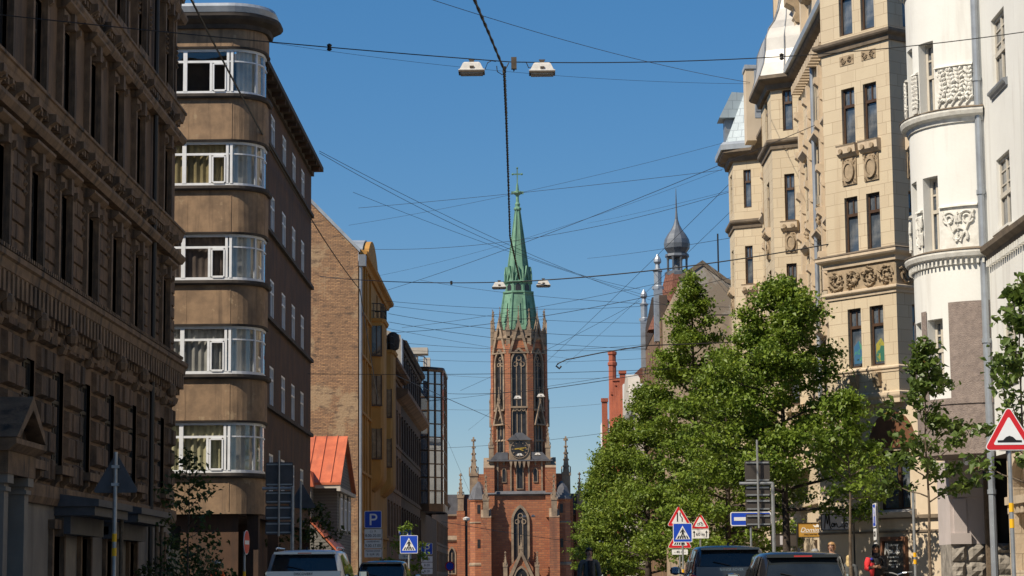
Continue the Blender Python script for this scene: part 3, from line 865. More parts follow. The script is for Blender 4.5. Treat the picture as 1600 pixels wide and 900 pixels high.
part('porch_eaves', MB().box(Fr(0, 115.2, 1, 0), -12.6, -10.0, 2.6, 2.72, -.1, .15), 'pale_render', T3)

# ================================================================== YELLOW TENEMENT WITH BRICK FIREWALL
T4 = thing('ochre_tenement', 'ochre yellow tenement with a bare patched brick gable wall, round bays and balconies', 'building', (-11, 148, .12))
Y4 = 135.2
f4 = Fr(-10.5, Y4, 0, 1)
gable = [(-26, -.03), (-10.52, -.03), (-10.52, 21.45), (-15.9, 27.0), (-26, 27.0)]
part('brick_gable_wall', MB().poly([(x, Y4, z) for x, z in gable]), 'fire_brick', T4)
part('wall', MB().wall(f4, 0, 26.9, -.03, 21.5, [(2.0, 3.1, a, a + 2.1) for a in (4.9, 8.6, 12.3, 15.9, 18.7)] + [(7, 8.1, 18.7, 20.8), (16, 17.1, 18.7, 20.8), (17.5, 18.4, 12.3, 14.4), (17.5, 18.4, 8.6, 10.7)], .18), 'ochre_plaster', T4)
part('rear_volume', MB().prism(Fr(0, Y4 + .05, 1, 0), [(-26, -.03), (-10.95, -.03), (-10.95, 21.4), (-15.9, 26.9), (-26, 26.9)], -26.8, 0), 'sunlit_grey', T4)
part('gable_coping', MB().prism(Fr(0, Y4, 1, 0), [(-10.4, 21.35), (-10.4, 21.6), (-15.85, 27.25), (-26, 27.25), (-26, 27.0), (-15.9, 27.0)], -1.2, .14), 'metal_sheet', T4)
part('cornice', MB().mould(f4, .25, 26.9, [(0, 21.0), (.15, 21.0), (.25, 21.2), (.5, 21.3), (.55, 21.5), (0, 21.6)]), 'ochre_plaster', T4)
pg = [(5.2 + 10 * i / 14, 21.5 + 2.0 * math.sin(PI * i / 14) ** .6) for i in range(15)]
part('curved_gable', MB().prism(f4, pg, -.25, .2), 'ochre_plaster', T4)
part('barrel_roof', MB().prism(f4, [(5 + 10.4 * i / 14, 21.55 + 2.05 * math.sin(PI * i / 14) ** .6) for i in range(15)], -4.5, -.2), 'metal_sheet', T4)
for c_ in (2.0,):
    for a in (4.9, 8.6, 12.3, 15.9, 18.7): window(T4, f4, c_, a, 1.1, 2.1, 'old', .16)
for c_ in (7, 16): window(T4, f4, c_, 18.7, 1.1, 2.1, 'old', .16)
for a in (12.3, 8.6): window(T4, f4, 17.5, a, .9, 2.1, 'old', .16)
for a in (.7, 4.2, 5.9, 9.2): part('pilaster', MB().box(f4, a, a + .45, 3.5, 21.0, 0, .12), 'ochre_plaster', T4)
for a in (4.2, 7.9, 11.6, 15.2, 17.9): part('string_course', MB().box(f4, .3, 26.9, a - .1, a + .06, 0, .16), 'ochre_plaster', T4)
def bay4(u0, u1, z0, z1, proj):
    pu = [(u0, 0), (u0 + .35, proj * .82), (u0 + .9, proj), (u1 - .9, proj), (u1 - .35, proj * .82), (u1, 0)]
    path = [f4.p(u, 0, n)[:2] for u, n in pu]
    fa = Fr(*path[0], path[1][0] - path[0][0], path[1][1] - path[0][1])
    b = part('bay', MB().strip(path, z0, z1).cap(path, z1), 'ochre_plaster', T4)
    m = MB()
    for q in range(6):
        t0, t1 = q / 6, (q + 1) / 6
        s0, s1 = 1 - .9 * t0 ** 2, 1 - .9 * t1 ** 2
        pa = [f4.p(u, 0, n * s0)[:2] for u, n in pu]; pb = [f4.p(u, 0, n * s1)[:2] for u, n in pu]
        for j in range(5): m.quad((*pb[j], z0 - .9 * t1), (*pb[j + 1], z0 - .9 * t1), (*pa[j + 1], z0 - .9 * t0), (*pa[j], z0 - .9 * t0))
    part('bay_corbel', m, 'ochre_plaster', b)
    part('bay_cornice', MB().sweep(path, [(0, z1 - .2), (.1, z1 - .2), (.18, z1), (0, z1 + .04)]), 'ochre_plaster', b)
    for zz in (9.2, 12.7, 16.0):
        if zz + 1.9 < z1:
            part('bay_window', MB().box(fa, .14, .8, zz, zz + 1.9, 0, .03), 'pane_brown', b)
            part('bay_window_frame', MB().box(fa, .44, .5, zz, zz + 1.9, .02, .06).box(fa, .08, .15, zz - .05, zz + 1.95, 0, .07).box(fa, .79, .85, zz - .05, zz + 1.95, 0, .07).box(fa, .08, .85, zz - .12, zz - .02, 0, .12), 'brown_frame', b)
    rl = MB()
    for j in range(5):
        a, c2_ = path[j], path[j + 1]
        for t in (0, .33, .66): rl.tube([(a[0] + (c2_[0] - a[0]) * t, a[1] + (c2_[1] - a[1]) * t, z1), (a[0] + (c2_[0] - a[0]) * t, a[1] + (c2_[1] - a[1]) * t, z1 + 1.0)], .025, 4)
        for zz in (.5, 1.0): rl.tube([(*a, z1 + zz), (*c2_, z1 + zz)], .03, 4)
    part('balcony_railing', rl, 'black_frame', b)
bay4(9.6, 14.4, 8.0, 18.4, .85)
bay4(20.0, 24.6, 8.0, 17.4, .85)
part('drainpipe', MB().tube([f4.p(.12, .2, .12), f4.p(.12, 20.6, .12), f4.p(.2, 21.2, .35)], .1, 8), 'zinc_pipe', T4)
part('rain_hopper', MB().prism(f4, [(-.1, 20.5), (.4, 20.5), (.6, 21.2), (-.2, 21.2)], .02, .45), 'zinc_pipe', T4)
pl = solo('balcony_planter', MB().lathe(*f4.p(22.3, 0, .75)[:2], [(.3, 17.6), (.42, 17.7), (.5, 18.3), (.42, 18.7), (.15, 18.9)], 9), 'bark', 'dark bushy planter on the second round balcony of the yellow tenement', 'planter', base=f4.p(22.3, 17.5, .75))

# ================================================================== GREY AND BLACK TENEMENTS, GLASS BLOCK
def row_house(name, label, y0, y1, ztop, wall, trim, cols, rows, wstyle, proj=.6, x=-10.5, side=1, xb=-24):
    t = thing(name, label, 'building', (x, (y0 + y1) / 2, .12))
    f = Fr(x, y0, 0, 1) if side > 0 else Fr(x, y1, 0, -1)
    L = y1 - y0; st = L / cols; ww = min(1.15, st * .42)
    ops = [(st * (k + .5) - ww / 2, st * (k + .5) + ww / 2, a, b) for k in range(cols) for a, b in rows]
    part('wall', MB().wall(f, 0, L, -.03, ztop, ops, .24), wall, t)
    body('rear_volume', t, wall, min(xb, x - side * .5), max(xb, x - side * .5), y0 + .02, y1 - .02, ztop - .05)
    cm = MB().mould(f, 0, L, [(0, ztop - .8), (.12, ztop - .8), (.2, ztop - .55), (proj * .7, ztop - .4), (proj, ztop - .3), (proj, ztop - .05), (0, ztop + .1)])
    n = int(L / .7)
    for k in range(n): cm.box(f, k * .7 + .15, k * .7 + .35, ztop - .6, ztop - .4, 0, proj * .65)
    part('cornice', cm, trim, t)
    hh = rows[0][1] - rows[0][0]
    hs = MB().box(LOC, -.2, -.02, -.1, hh + .12, 0, .05).box(LOC, ww + .02, ww + .2, -.1, hh + .12, 0, .05).mould(LOC, -.3, ww + .3, [(0, hh + .12), (.06, hh + .14), (.12, hh + .26), (.12, hh + .32), (0, hh + .36)]).mesh('window_surround', trim)
    for k in range(cols):
        for a, b in rows:
            o = window(t, f, st * (k + .5) - ww / 2, a, ww, b - a, wstyle, .22)
            q = child('surround', hs, o); q.location = (0, -.18, 0)
    for a, b in rows: part('string_course', MB().box(f, 0, L, a - .45, a - .25, 0, .09), trim, t)
    return t, f
T5, f5 = row_house('stone_townhouse', 'narrow brown grey stone townhouse squeezed between yellow bays and a taller black block', 162.2, 180, 17.6, 'grey_stone', 'grey_stone', 5, [(4.6, 6.8), (8.4, 10.6), (12.0, 14.2)], 'old', .8)
T6, f6 = row_house('black_tenement', 'tall blackened tenement with a sunlit stub of end wall and deep eaves', 180.05, 211.5, 20.8, 'black_stone', 'black_stone', 9, [(4.6, 6.8), (8.4, 10.6), (12.0, 14.2), (17.3, 19.2)], 'old', .5)
part('end_wall', MB().poly([(-16, 180.0, 16), (-10.5, 180.0, 16), (-10.5, 180.0, 21.2), (-11.6, 180.0, 21.6), (-16, 180.0, 21.7)]), 'sunlit_grey', T6)
part('downpipe', MB().tube([(-10.4, 179.9, 16), (-10.4, 179.9, 20.9)], .11, 6), 'zinc_pipe', T6)
part('deep_cornice', MB().mould(f6, -6, 31.5, [(0, 15.4), (.3, 15.5), (.9, 15.9), (.9, 16.25), (0, 16.4)]), 'grey_stone', T6)
rc = thing('roof_slab', 'pale concrete slab canopy jutting from the roof behind the black tenement', 'canopy', (-10.4, 214, 21))
part('slab', MB().box(Fr(-10.8, 212.2, 1, 0), -.9, 1.0, 23.0, 23.6, -2, 0), 'pale_render', rc)
part('wall', MB().box(Fr(-10.8, 212.4, 1, 0), -.9, .0, 20.9, 23.0, -1.8, 0), 'sunlit_grey', rc)
T7 = thing('glass_block', 'brown framed office block of mirror glass with a rounded corner reflecting brick', 'building', (-10.4, 230, .12))
gp = [(-14, 214.5), (-9.85, 214.5), (-8.6, 215.75), (-8.45, 216.3), (-8.45, 223.5), (-8.7, 224.6), (-10.8, 225)]
part('glazing', MB().strip(gp, 8.6, 21.6), 'pane_mirror', T7)
mm = MB()
for z in [8.6 + k * 1.3 for k in range(11)]: mm.sweep(gp, [(-.05, z - .06), (.06, z - .06), (.06, z + .06), (-.05, z + .06)])
part('transom', mm, 'bronze_metal', T7)
for (x, y) in [(-12.4, 214.5), (-11.55, 214.5), (-10.7, 214.5), (-9.85, 214.5), (-9.22, 215.12), (-8.6, 215.75)] + [(-8.45, 218.5 + 2.5 * k) for k in range(3)]:
    part('mullion', MB().box(Fr(x, y, .7, .7), -.08, .08, 8.5, 21.7, -.08, .08), 'bronze_metal', T7)
part('parapet', MB().sweep(gp, [(-.1, 21.5), (.16, 21.5), (.2, 21.7), (.1, 21.95), (-.3, 22.0)]).cap(gp, 21.9), 'bronze_metal', T7)
part('soffit', MB().sweep(gp, [(-.1, 7.9), (.12, 7.9), (.12, 8.6), (-.1, 8.6)]).cap(gp, 8.0), 'bronze_metal', T7)
part('lower_storey', MB().box(Fr(0, 0, 1, 0), -16, -10.6, -.03, 8.0, -250, -214.6), 'black_stone', T7)
rl = MB()
for z in (22.6, 23.1): rl.tube([(-13, 215, z), (-11, 215, z), (-10.3, 216, z), (-10.2, 219, z)], .05, 5)
for p in ((-13, 215), (-12, 215), (-11, 215), (-10.3, 216), (-10.2, 219)): rl.tube([(*p, 21.8), (*p, 23.1)], .05, 5)
part('roof_railing', rl, 'grey_metal', T7)
part('chimney', MB().box(Fr(-10.3, 222, 1, 0), -.4, .3, 21.8, 23.6, -1, 0), 'pale_render', T7)
T8, f8 = row_house('far_townhouse', 'pale plain townhouse at the far end of the shaded side near the church', 252, 300, 11.5, 'grey_stone', 'grey_stone', 12, [(2.5, 4.5), (6, 8)], 'old', .4, x=-11.2)

# ================================================================== WHITE BUILDING WITH ROUND BAY (right foreground)
W1 = thing('white_apartments', 'white plaster apartment house with rounded corner bay and leaf relief panels', 'building', (12, 52, .12))
XW = at(1543, 350, 58.4).x
fw = Fr(XW, 58.4, 0, -1)
CX = XW + .4; CY = 60.25; CR = CX - at(1427, 300, 60.2).x; TE = 180 + math.degrees(math.acos(.4 / CR))
CY = 58.4 + CR * math.sin(rad(TE - 180))
def cyl(t, r_=CR):
    return (CX + r_ * math.cos(rad(t)), CY + r_ * math.sin(rad(t)))
rowsW = [(6.1, 7.95), (9.95, 11.85), (13.7, 15.6), (17.5, 19.4)]
colsW = [2.15, 6.6, 10.9, 15.2, 19.5]
ops = [(c_ - .8, c_ + .8, a, b) for c_ in colsW for a, b in rowsW]
part('wall', MB().wall(fw, 0, 24, 4.2, 23, ops, .2), 'white_plaster', W1)
for c_ in colsW[:3]:
    for a, b in rowsW:
        window(W1, fw, c_ - .8, a, 1.6, b - a, 'whitegrid', .16)
        part('window_ledge', MB().mould(fw, c_ - .95, c_ + .95, [(0, a - .2), (.05, a - .2), (.08, a - .12), (.14, a - .08), (.14, a - .02), (0, a + .01)]), 'grey_metal' if a > 13 else 'white_relief', W1)
def cylwall(mb, ta, tb, z0, z1, ops, depth=.32, r_=CR, step=3):
    ts = sorted({ta, tb, *[q for o in ops for q in o[:2]], *[ta + k * step for k in range(int((tb - ta) / step) + 1)]})
    zz = sorted({z0, z1, *[q for o in ops for q in o[2:4]]})
    for a, b in zip(ts, ts[1:]):
        for c_, d in zip(zz, zz[1:]):
            if any(o[0] <= a and b <= o[1] and o[2] <= c_ and d <= o[3] for o in ops): continue
            mb.quad((*cyl(a, r_), c_), (*cyl(b, r_), c_), (*cyl(b, r_), d), (*cyl(a, r_), d))
    for a, b, c_, d in ops:
        A, B, A2, B2 = cyl(a, r_), cyl(b, r_), cyl(a, r_ - depth), cyl(b, r_ - depth)
        mb.quad((*A, c_), (*A2, c_), (*A2, d), (*A, d)).quad((*B, c_), (*B, d), (*B2, d), (*B2, c_)).quad((*A, c_), (*B, c_), (*B2, c_), (*A2, c_)).quad((*A, d), (*A2, d), (*B2, d), (*B, d))
wt = [(203, 220), (178, 193), (150, 166)]
opsc = [(a, b, z0 - (.15 if k else 0), z1) for a, b in wt for k, (z0, z1) in enumerate(rowsW)]
m = MB(); cylwall(m, 72, TE, 4.3, 23, opsc); bay = part('round_bay', m, 'white_plaster', W1)
for a, b in wt:
    A, B = cyl(a, CR - .3), cyl(b, CR - .3)
    fb = Fr(*A, B[0] - A[0], B[1] - A[1]); wd = math.hypot(B[0] - A[0], B[1] - A[1])
    for k, (z0, z1) in enumerate(rowsW):
        z0 = z0 - (.15 if k else 0)
        window(W1, fb, 0, z0, wd, z1 - z0, 'bow', 0.0, 'bay_window')
arc = lambda a, b, n=24: [cyl(a + (b - a) * i / n) for i in range(n + 1)]
for z in (9.65, 13.5, 17.4):
    lm = MB().sweep(arc(72, TE), [(0, z - .28), (.05, z - .28), (.08, z - .16), (.2, z - .1), (.24, z), (.24, z + .06), (0, z + .14)])
    if z < 10:
        for k in range(46):
            t = 74 + k * 4; p, q = cyl(t), cyl(t + 1.8)
            lm.box(Fr(*p, q[0] - p[0], q[1] - p[1]), 0, .06, z - .3, z - .14, 0, .13)
    part('ledge', lm, 'white_relief', bay)
    part('ledge_flashing', MB().sweep(arc(72, TE), [(0, z + .15), (.26, z + .065), (.26, z + .085), (0, z + .17)]), 'dark_cornice', bay)
part('string_cornice', MB().mould(fw, .15, 24, [(0, 9.35), (.06, 9.35), (.1, 9.5), (.25, 9.6), (.28, 9.72), (0, 9.82)]), 'dark_cornice', W1)
dm = MB()
for k in range(90): dm.box(fw, .2 + k * .26, .33 + k * .26, 9.2, 9.36, 0, .12)
part('dentil', dm, 'white_relief', W1)
# carved relief panels on the parapets between the bay windows
def relief(ta, tb, z0, z1, kind):
    m = MB(); rr = random.Random(int(ta * 10 + z0))
    def P(s_, t_, n): x, y = cyl(ta + (tb - ta) * s_, CR + .03 + n); return (x, y, z0 + (z1 - z0) * t_)
    cylwall(m, ta, tb, z0, z1, [], r_=CR + .03)
    m.sweep(arc(ta, tb, 10), [(0, z1), (.10, z1), (.08, z1 + .05), (0, z1 + .08)])
    wdt = rad(tb - ta) * CR
    if kind == 'leaf':
        for st in range(5):
            s0 = .08 + .18 * st
            pts = [P(min(.97, s0 + .1 * math.sin(q * .5) + .02 * q * (1 + st * .4)), .04 + q * .105, .03) for q in range(9)]
            m.tube(pts, .028, 5, .014)
            for q in range(1, 9):
                for sg in (-1, 1):
                    c0 = Vector(pts[q]); ang = rr.uniform(.5, 1.0) * sg
                    L_ = rr.uniform(.13, .22)
                    n = 5; ring_ = []
                    for e in range(n + 1):
                        u_ = e / n; wq = .055 * math.sin(PI * min(1, u_ * .95 + .05))
                        ring_.append((u_ * L_, wq))
                    s_b = min(.97, s0 + .1 * math.sin(q * .5) + .02 * q * (1 + st * .4)); t_b = .04 + q * .105
                    path = []
                    for u_, wq in ring_:
                        ss = s_b + math.sin(ang) * u_ / wdt; tt = t_b + math.cos(ang) * u_ / (z1 - z0)
                        if 0.01 < ss < .99 and 0 < tt < .97: path.append((P(ss, tt, .035), max(.008, wq)))
                    if len(path) > 2: m.tube([p for p, _ in path], [r_ for _, r_ in path], 5)
    else:
        for cxs, czs, r0, turns, sg in ((.26, .72, .22, 1.6, 1), (.74, .72, .22, 1.6, -1), (.5, .3, .26, 1.1, 1)):
            pts = []
            for q in range(26):
                a = q / 25 * turns * 2 * PI; rq = r0 * (1 - .75 * q / 25)
                ss, tt = cxs + sg * math.cos(a - .5) * rq / wdt, czs + math.sin(a - .5) * rq / (z1 - z0)
                pts.append(P(min(.98, max(.02, ss)), min(.96, max(.02, tt)), .03))
            m.tube(pts, .042, 5, .03)
        for q in range(7): 
            p = P(.5, .25 + q * .1, .03); m.tube([P(.5, .22 + q * .1, .02), P(.5, .27 + q * .1, .05)], .035, 5, .02)
        m.tube([P(.1, .9, .03), P(.35, .35, .03), P(.45, .15, .03)], .04, 5); m.tube([P(.9, .9, .03), P(.65, .35, .03), P(.55, .15, .03)], .04, 5)
    part('relief_panel', m, 'white_relief', bay)
for z, kd in ((9.8, 'scroll'), (13.65, 'leaf'), (17.55, 'leaf')):
    relief(221.5, 252, z, z + 1.12, kd); relief(194, 202, z, z + 1.12, kd); relief(167, 177, z, z + 1.12, kd)
gm = MB(); cylwall(gm, 226, TE - .5, 5.75, 8.35, [], r_=CR + .025); cylwall(gm, 195, 202.8, 5.75, 8.2, [], r_=CR + .025); cylwall(gm, 167, 177.8, 5.75, 8.0, [], r_=CR + .025)
cylwall(gm, 72, TE - .5, 4.28, 5.7, [], r_=CR + .025)
part('rough_render_panel', gm, 'grey_render', bay)
part('bay_band', MB().sweep(arc(72, TE - .5), [(.02, 5.62), (.06, 5.62), (.06, 5.78), (.02, 5.78)]), 'grey_render', bay)
part('bay_soffit', MB().cap(arc(72, 288, 30), 4.28), 'grey_render', bay)
part('rainpipe', MB().tube([fw.p(-.02, .3, .14), fw.p(-.02, 22.6, .14)], .1, 10), 'zinc_pipe', W1)
m = MB()
for z in (3.2, 7.2, 11.2, 14.3): m.tube([fw.p(-.02, z, .14), fw.p(-.02, z + .12, .14)], .125, 10)
part('pipe_clamp', m, 'zinc_pipe', W1)
body('rear_volume', W1, 'white_plaster', XW + .45, 28, 34.4, 61.9, 22.8, 4.3)
part('roof', MB().box(Fr(0, 0, 1, 0), 11.5, 28, 23, 23.5, -62.2, -34.2), 'church_roof', W1)
# ground floor: sandstone piers with a round arched niche, corner entrance under the bay
aw = (1.95, 3.85)
gw = MB().wall(fw, 1.25, aw[0], -.03, 4.25).wall(fw, aw[0], aw[1], -.03, 1.2).wall(fw, aw[1], 24, -.03, 4.25, [(6.1, 8.8, .9, 3.4), (11, 14, .9, 3.4)], .5)
ap = arch_pts(aw[0], aw[1], 3.05, 4.0, 12)
for (a, za), (b, zb) in zip(ap, ap[1:]):
    gw.quad(fw.p(a, za), fw.p(b, zb), fw.p(b, 4.25), fw.p(a, 4.25)); gw.quad(fw.p(a, za), fw.p(b, zb), fw.p(b, zb, -.6), fw.p(a, za, -.6))
gw.quad(fw.p(aw[0], 1.2), fw.p(aw[0], 3.05), fw.p(aw[0], 3.05, -.6), fw.p(aw[0], 1.2, -.6)).quad(fw.p(aw[1], 1.2), fw.p(aw[1], 3.05), fw.p(aw[1], 3.05, -.6), fw.p(aw[1], 1.2, -.6)).quad(fw.p(aw[0], 1.2), fw.p(aw[1], 1.2), fw.p(aw[1], 1.2, -.6), fw.p(aw[0], 1.2, -.6))
gw.poly([fw.p(u, z, -.6) for u, z in ap] + [fw.p(aw[1], 1.2, -.6), fw.p(aw[0], 1.2, -.6)])
gw.quad(fw.p(1.25, -.03), fw.p(1.25, 4.25), fw.p(1.25, 4.25, -1.2), fw.p(1.25, -.03, -1.2))
part('ground_floor', gw, 'sand_block', W1)
o1 = [(aw[0] - .3, 3.05)] + arch_pts(aw[0] - .3, aw[1] + .3, 3.05, 4.36, 12)[1:-1] + [(aw[1] + .3, 3.05)]
i1 = [(aw[0], 3.05)] + ap[1:-1] + [(aw[1], 3.05)]
am = MB()
for k in range(len(o1) - 1):
    am.prism(fw, [i1[k], i1[k + 1], o1[k + 1], o1[k]], 0, .1)
part('arch_surround', am, 'cream_plain', W1)
im = MB().box(fw, aw[0] - .4, aw[1] + .4, 2.85, 3.05, 0, .16).box(fw, 1.3, 24, 4.25, 4.45, 0, .2)
for k in range(6): im.box(fw, aw[0] - .35 + k * .5, aw[0] - .1 + k * .5, 2.62, 2.86, 0, .1)
part('impost', im, 'sand_block', W1)
for a, b in ((6.1, 8.8), (11, 14)):
    part('shopfront', MB().box(fw, a, b, .9, 3.4, -.5, -.45), 'pane_cream', W1)
    part('shutter_slat', MB().box(fw, a, b, 2.2, 2.26, -.45, -.38).box(fw, a, b, 2.8, 2.86, -.45, -.38).box(fw, (a + b) / 2 - .04, (a + b) / 2 + .04, .9, 3.4, -.45, -.36), 'cream_frame', W1)
DW = XW - 11.8
fe = Fr(11.15 + DW, 61.7, 1, 0)
en = MB().wall(fe, 0, .95, 1.95, 4.28).wall(Fr(11.15 + DW, 63.5, 0, -1), 0, 1.8, 1.95, 4.28)
en.box(fe, -.03, .98, 3.25, 3.5, 0, .1).box(fe, -.02, .55, 1.95, 2.25, 0, .12).box(fe, .1, .45, 2.25, 3.2, 0, .06)
part('corner_wall', en, 'lilac_plaster', W1)
rk = MB()
def rubble(m, fr, W_, H_, seed):
    q = random.Random(seed); z = -.03
    while z < H_ - .15:
        hh = min(q.uniform(.42, .62), H_ - z); u = 0
        while u < W_ - .05:
            ww = min(q.uniform(.35, .6), W_ - u)
            if W_ - u - ww < .2: ww = W_ - u
            c = [(u + .012, z + .012), (u + ww - .012, z + .012), (u + ww - .012, z + hh - .012), (u + .012, z + hh - .012)]
            n = 4; g_ = [[None] * (n + 1) for _ in range(n + 1)]
            for i in range(n + 1):
                for j in range(n + 1):
                    s_, t_ = i / n, j / n; e = min(s_, 1 - s_, t_, 1 - t_)
                    d = 0 if e == 0 else .05 + q.uniform(.0, .09)
                    g_[i][j] = fr.p(u + .012 + (ww - .024) * s_, z + .012 + (hh - .024) * t_, d)
            for i in range(n):
                for j in range(n): m.quad(g_[i][j], g_[i + 1][j], g_[i + 1][j + 1], g_[i][j + 1])
            u += ww
        z += hh
rubble(rk, fe, .97, 1.95, 5); rubble(rk, Fr(12.15 + DW, 60.9, 1, 0), .86, 1.95, 6)
rk.box(fe, 0, .97, -.03, 1.95, -1.6, -.02).box(Fr(12.15 + DW, 60.9, 1, 0), 0, .86, -.03, 1.95, -.5, -.02)
part('rough_stone_base', rk, 'rock_face', W1)
part('door_frame', MB().box(Fr(12.1 + DW, 61.3, 1, 0), -.06, .04, -.03, 3.7, -.1, .05).box(Fr(12.1 + DW, 61.5, 1, 0), .06, .4, -.03, 3.6, -.1, -.03), 'bark_young', W1)
part('entrance_pier', MB().box(Fr(12.2 + DW, 61.0, 1, 0), -.05, .1, 1.9, 4.28, -.5, 0), 'cream_plain', W1)
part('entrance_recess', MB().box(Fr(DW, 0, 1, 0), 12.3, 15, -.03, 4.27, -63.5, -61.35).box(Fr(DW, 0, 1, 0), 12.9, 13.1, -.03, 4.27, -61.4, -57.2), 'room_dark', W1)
part('entrance_camera', MB().box(Fr(11.25 + DW, 59.5, 1, 0), -.1, .12, 4.05, 4.22, -.1, .1).tube([(11.2 + DW, 59.35, 4.1), (11.15 + DW, 59.1, 4.05)], .06, 8), 'sign_white', W1)

# ================================================================== CREAM STONE CORNER BUILDING
C1 = thing('cream_tenement', 'cream stone tenement with tall corner bay, carved friezes and metal roofed turret bays', 'building', (11, 90, .12))
def proj(p):
    d = Vector(p) - Vector((0, 0, EYE)); c_ = RM.transposed() @ d
    return (800 + F * c_.x / -c_.z, 450 - F * c_.y / -c_.z)
Rp = at(1397, 350, 74.0)
du = (-.606, .795)
t = 0
while proj((Rp.x + du[0] * t, Rp.y + du[1] * t, 14))[0] > 1290: t += .01
BW = t
Lp = (Rp.x + du[0] * BW, Rp.y + du[1] * BW)
fa = Fr(Lp[0], Lp[1], -du[0], -du[1])                 # corner bay, face to the street
fb = Fr(Rp.x, Rp.y, .795, .606)                        # its right flank
fc = Fr(Lp[0] + 2.4 * .795, Lp[1] + 2.4 * .606, -.795, -.606)
k_ = BW / 3.28
wu = [(.94 * k_, 1.58 * k_), (2.0 * k_, 2.64 * k_)]
rowsC = [(8.2, 10.25), (12.15, 14.15), (16.0, 18.0), (19.9, 21.9)]
ops = [(a, b, z0, z1) for a, b in wu for z0, z1 in rowsC]
opsr = [(.75, 1.35, z0, z1) for z0, z1 in rowsC]
cb = part('corner_bay', MB().wall(fa, 0, BW, 6.9, 26, ops, .22).wall(fb, 0, 3, 6.9, 26, opsr, .22).wall(fc, 0, 2.4, 6.9, 26), 'cream_stone', C1)
bp = [fc.p(0, 0)[:2], Lp, (Rp.x, Rp.y), fb.p(3, 0)[:2]]
for a, b in wu:
    for i, (z0, z1) in enumerate(rowsC): window(C1, fa, a, z0, b - a, z1 - z0, 'cream', .18)
for z0, z1 in rowsC: window(C1, fb, .75, z0, .6, z1 - z0, 'cream', .18)
part('bay_soffit', MB().poly([(*p, 6.9) for p in bp]), 'cream_stone', cb)
def course(z0, z1, pr, path=bp, nm='string_course', mat='cream_trim', par=cb):
    h = z1 - z0
    part(nm, MB().sweep(path, [(0, z0), (pr * .3, z0), (pr * .4, z0 + h * .4), (pr * .85, z0 + h * .6), (pr, z0 + h * .75), (pr, z1), (0, z1 + .05)]), mat, par)
course(19.35, 19.72, .24, mat='dark_cornice')
course(11.72, 12.1, .3, mat='cream_trim')
course(10.62, 10.85, .16)
course(6.9, 7.25, .1)
course(7.95, 8.12, .08)
part('bay_flashing', MB().sweep(bp, [(0, 12.2), (.32, 12.105), (.32, 12.13), (0, 12.23)]), 'dark_cornice', cb)
def carve(m, fr, u0, u1, z0, z1, seed, n=14, d=.09):
    """foliage scroll in relief"""
    q = random.Random(seed); L_, H_ = u1 - u0, z1 - z0
    k = max(1, int(round(L_ / (H_ * .95))))
    for j in range(k):
        cx = u0 + L_ * (j + .5) / k; cz = z0 + H_ * .5; sg = 1 if j % 2 else -1
        pts = []
        for e in range(18):
            a = e / 17 * 3.3 * PI; rr = H_ * .43 * (1 - .8 * e / 17)
            pts.append(fr.p(cx + math.cos(a) * rr * min(1, L_ / k / H_), cz + sg * math.sin(a) * rr, d * .5))
        m.tube(pts, H_ * .055, 5, H_ * .04)
        for e in range(n):
            a = q.uniform(0, 2 * PI); rr = H_ * q.uniform(.15, .45)
            u = min(u1 - .04, max(u0 + .04, cx + math.cos(a) * rr)); z = min(z1 - .04, max(z0 + .04, cz + math.sin(a) * rr))
            b = a + q.uniform(.6, 1.6); l = H_ * q.uniform(.12, .2)
            m.tube([fr.p(u - math.cos(b) * l * .5, z - math.sin(b) * l * .5, d * .3), fr.p(u, z, d * .9), fr.p(u + math.cos(b) * l * .5, z + math.sin(b) * l * .5, d * .3)], [H_ * .02, H_ * .07, H_ * .015], 5)
m = MB(); carve(m, fa, .06, BW - .04, 10.88, 11.68, 3, 22, .12); carve(m, fb, .05, 1.8, 10.88, 11.68, 4, 22, .12)
part('vine_frieze', m, 'carved_stone', cb)
part('frieze_ground', MB().box(fa, .02, BW - .02, 10.86, 11.7, 0, .015).box(fb, .02, 3, 10.86, 11.7, 0, .015), 'carved_stone', cb)
def shield(par, fr, u0, u1, z0, z1):
    um, zm = (u0 + u1) / 2, (z0 + z1) / 2
    m = MB().box(fr, u0, u1, z0, z1, 0, .05)
    m.ring(fr, [(um + (u1 - u0) * .40 * math.cos(a * PI / 8), zm + (z1 - z0) * .40 * math.sin(a * PI / 8)) for a in range(16)], [(um + (u1 - u0) * .28 * math.cos(a * PI / 8), zm + (z1 - z0) * .3 * math.sin(a * PI / 8)) for a in range(16)], 0, .13)
    m.prism(fr, [(um + (u1 - u0) * .26 * math.cos(a * PI / 8), zm + (z1 - z0) * .28 * math.sin(a * PI / 8)) for a in range(16)], 0, .09)
    carve(m, fr, u0, u1, z1 - .25, z1, int(u0 * 99), 6, .1); carve(m, fr, u0, u1, z0, z0 + .2, int(u0 * 77), 6, .1)
    part('shield_panel', m, 'carved_stone', par)
def rosette_sill(par, fr, u0, u1, z, n):
    m = MB().mould(fr, u0, u1, [(0, z - .42), (.08, z - .42), (.2, z - .3), (.22, z - .06), (.26, z), (0, z + .02)])
    part('window_sill', m, 'cream_trim', par)
    q = MB()
    for k in range(n):
        u = u0 + (u1 - u0) * (k + .5) / n
        q.prism(fr, [(u + .085 * math.cos(a * PI / 5), z - .22 + .085 * math.sin(a * PI / 5)) for a in range(10)], .1, .27)
    part('rosette', q, 'carved_stone', par)
for z in (16.0,):
    for a, b in wu:
        rosette_sill(cb, fa, a - .12, b + .14, z - .02, 2); shield(cb, fa, a - .02, b + .02, z - 1.42, z - .5)
    rosette_sill(cb, fb, .65, 1.45, z - .02, 2); shield(cb, fb, .72, 1.38, z - 1.42, z - .5)
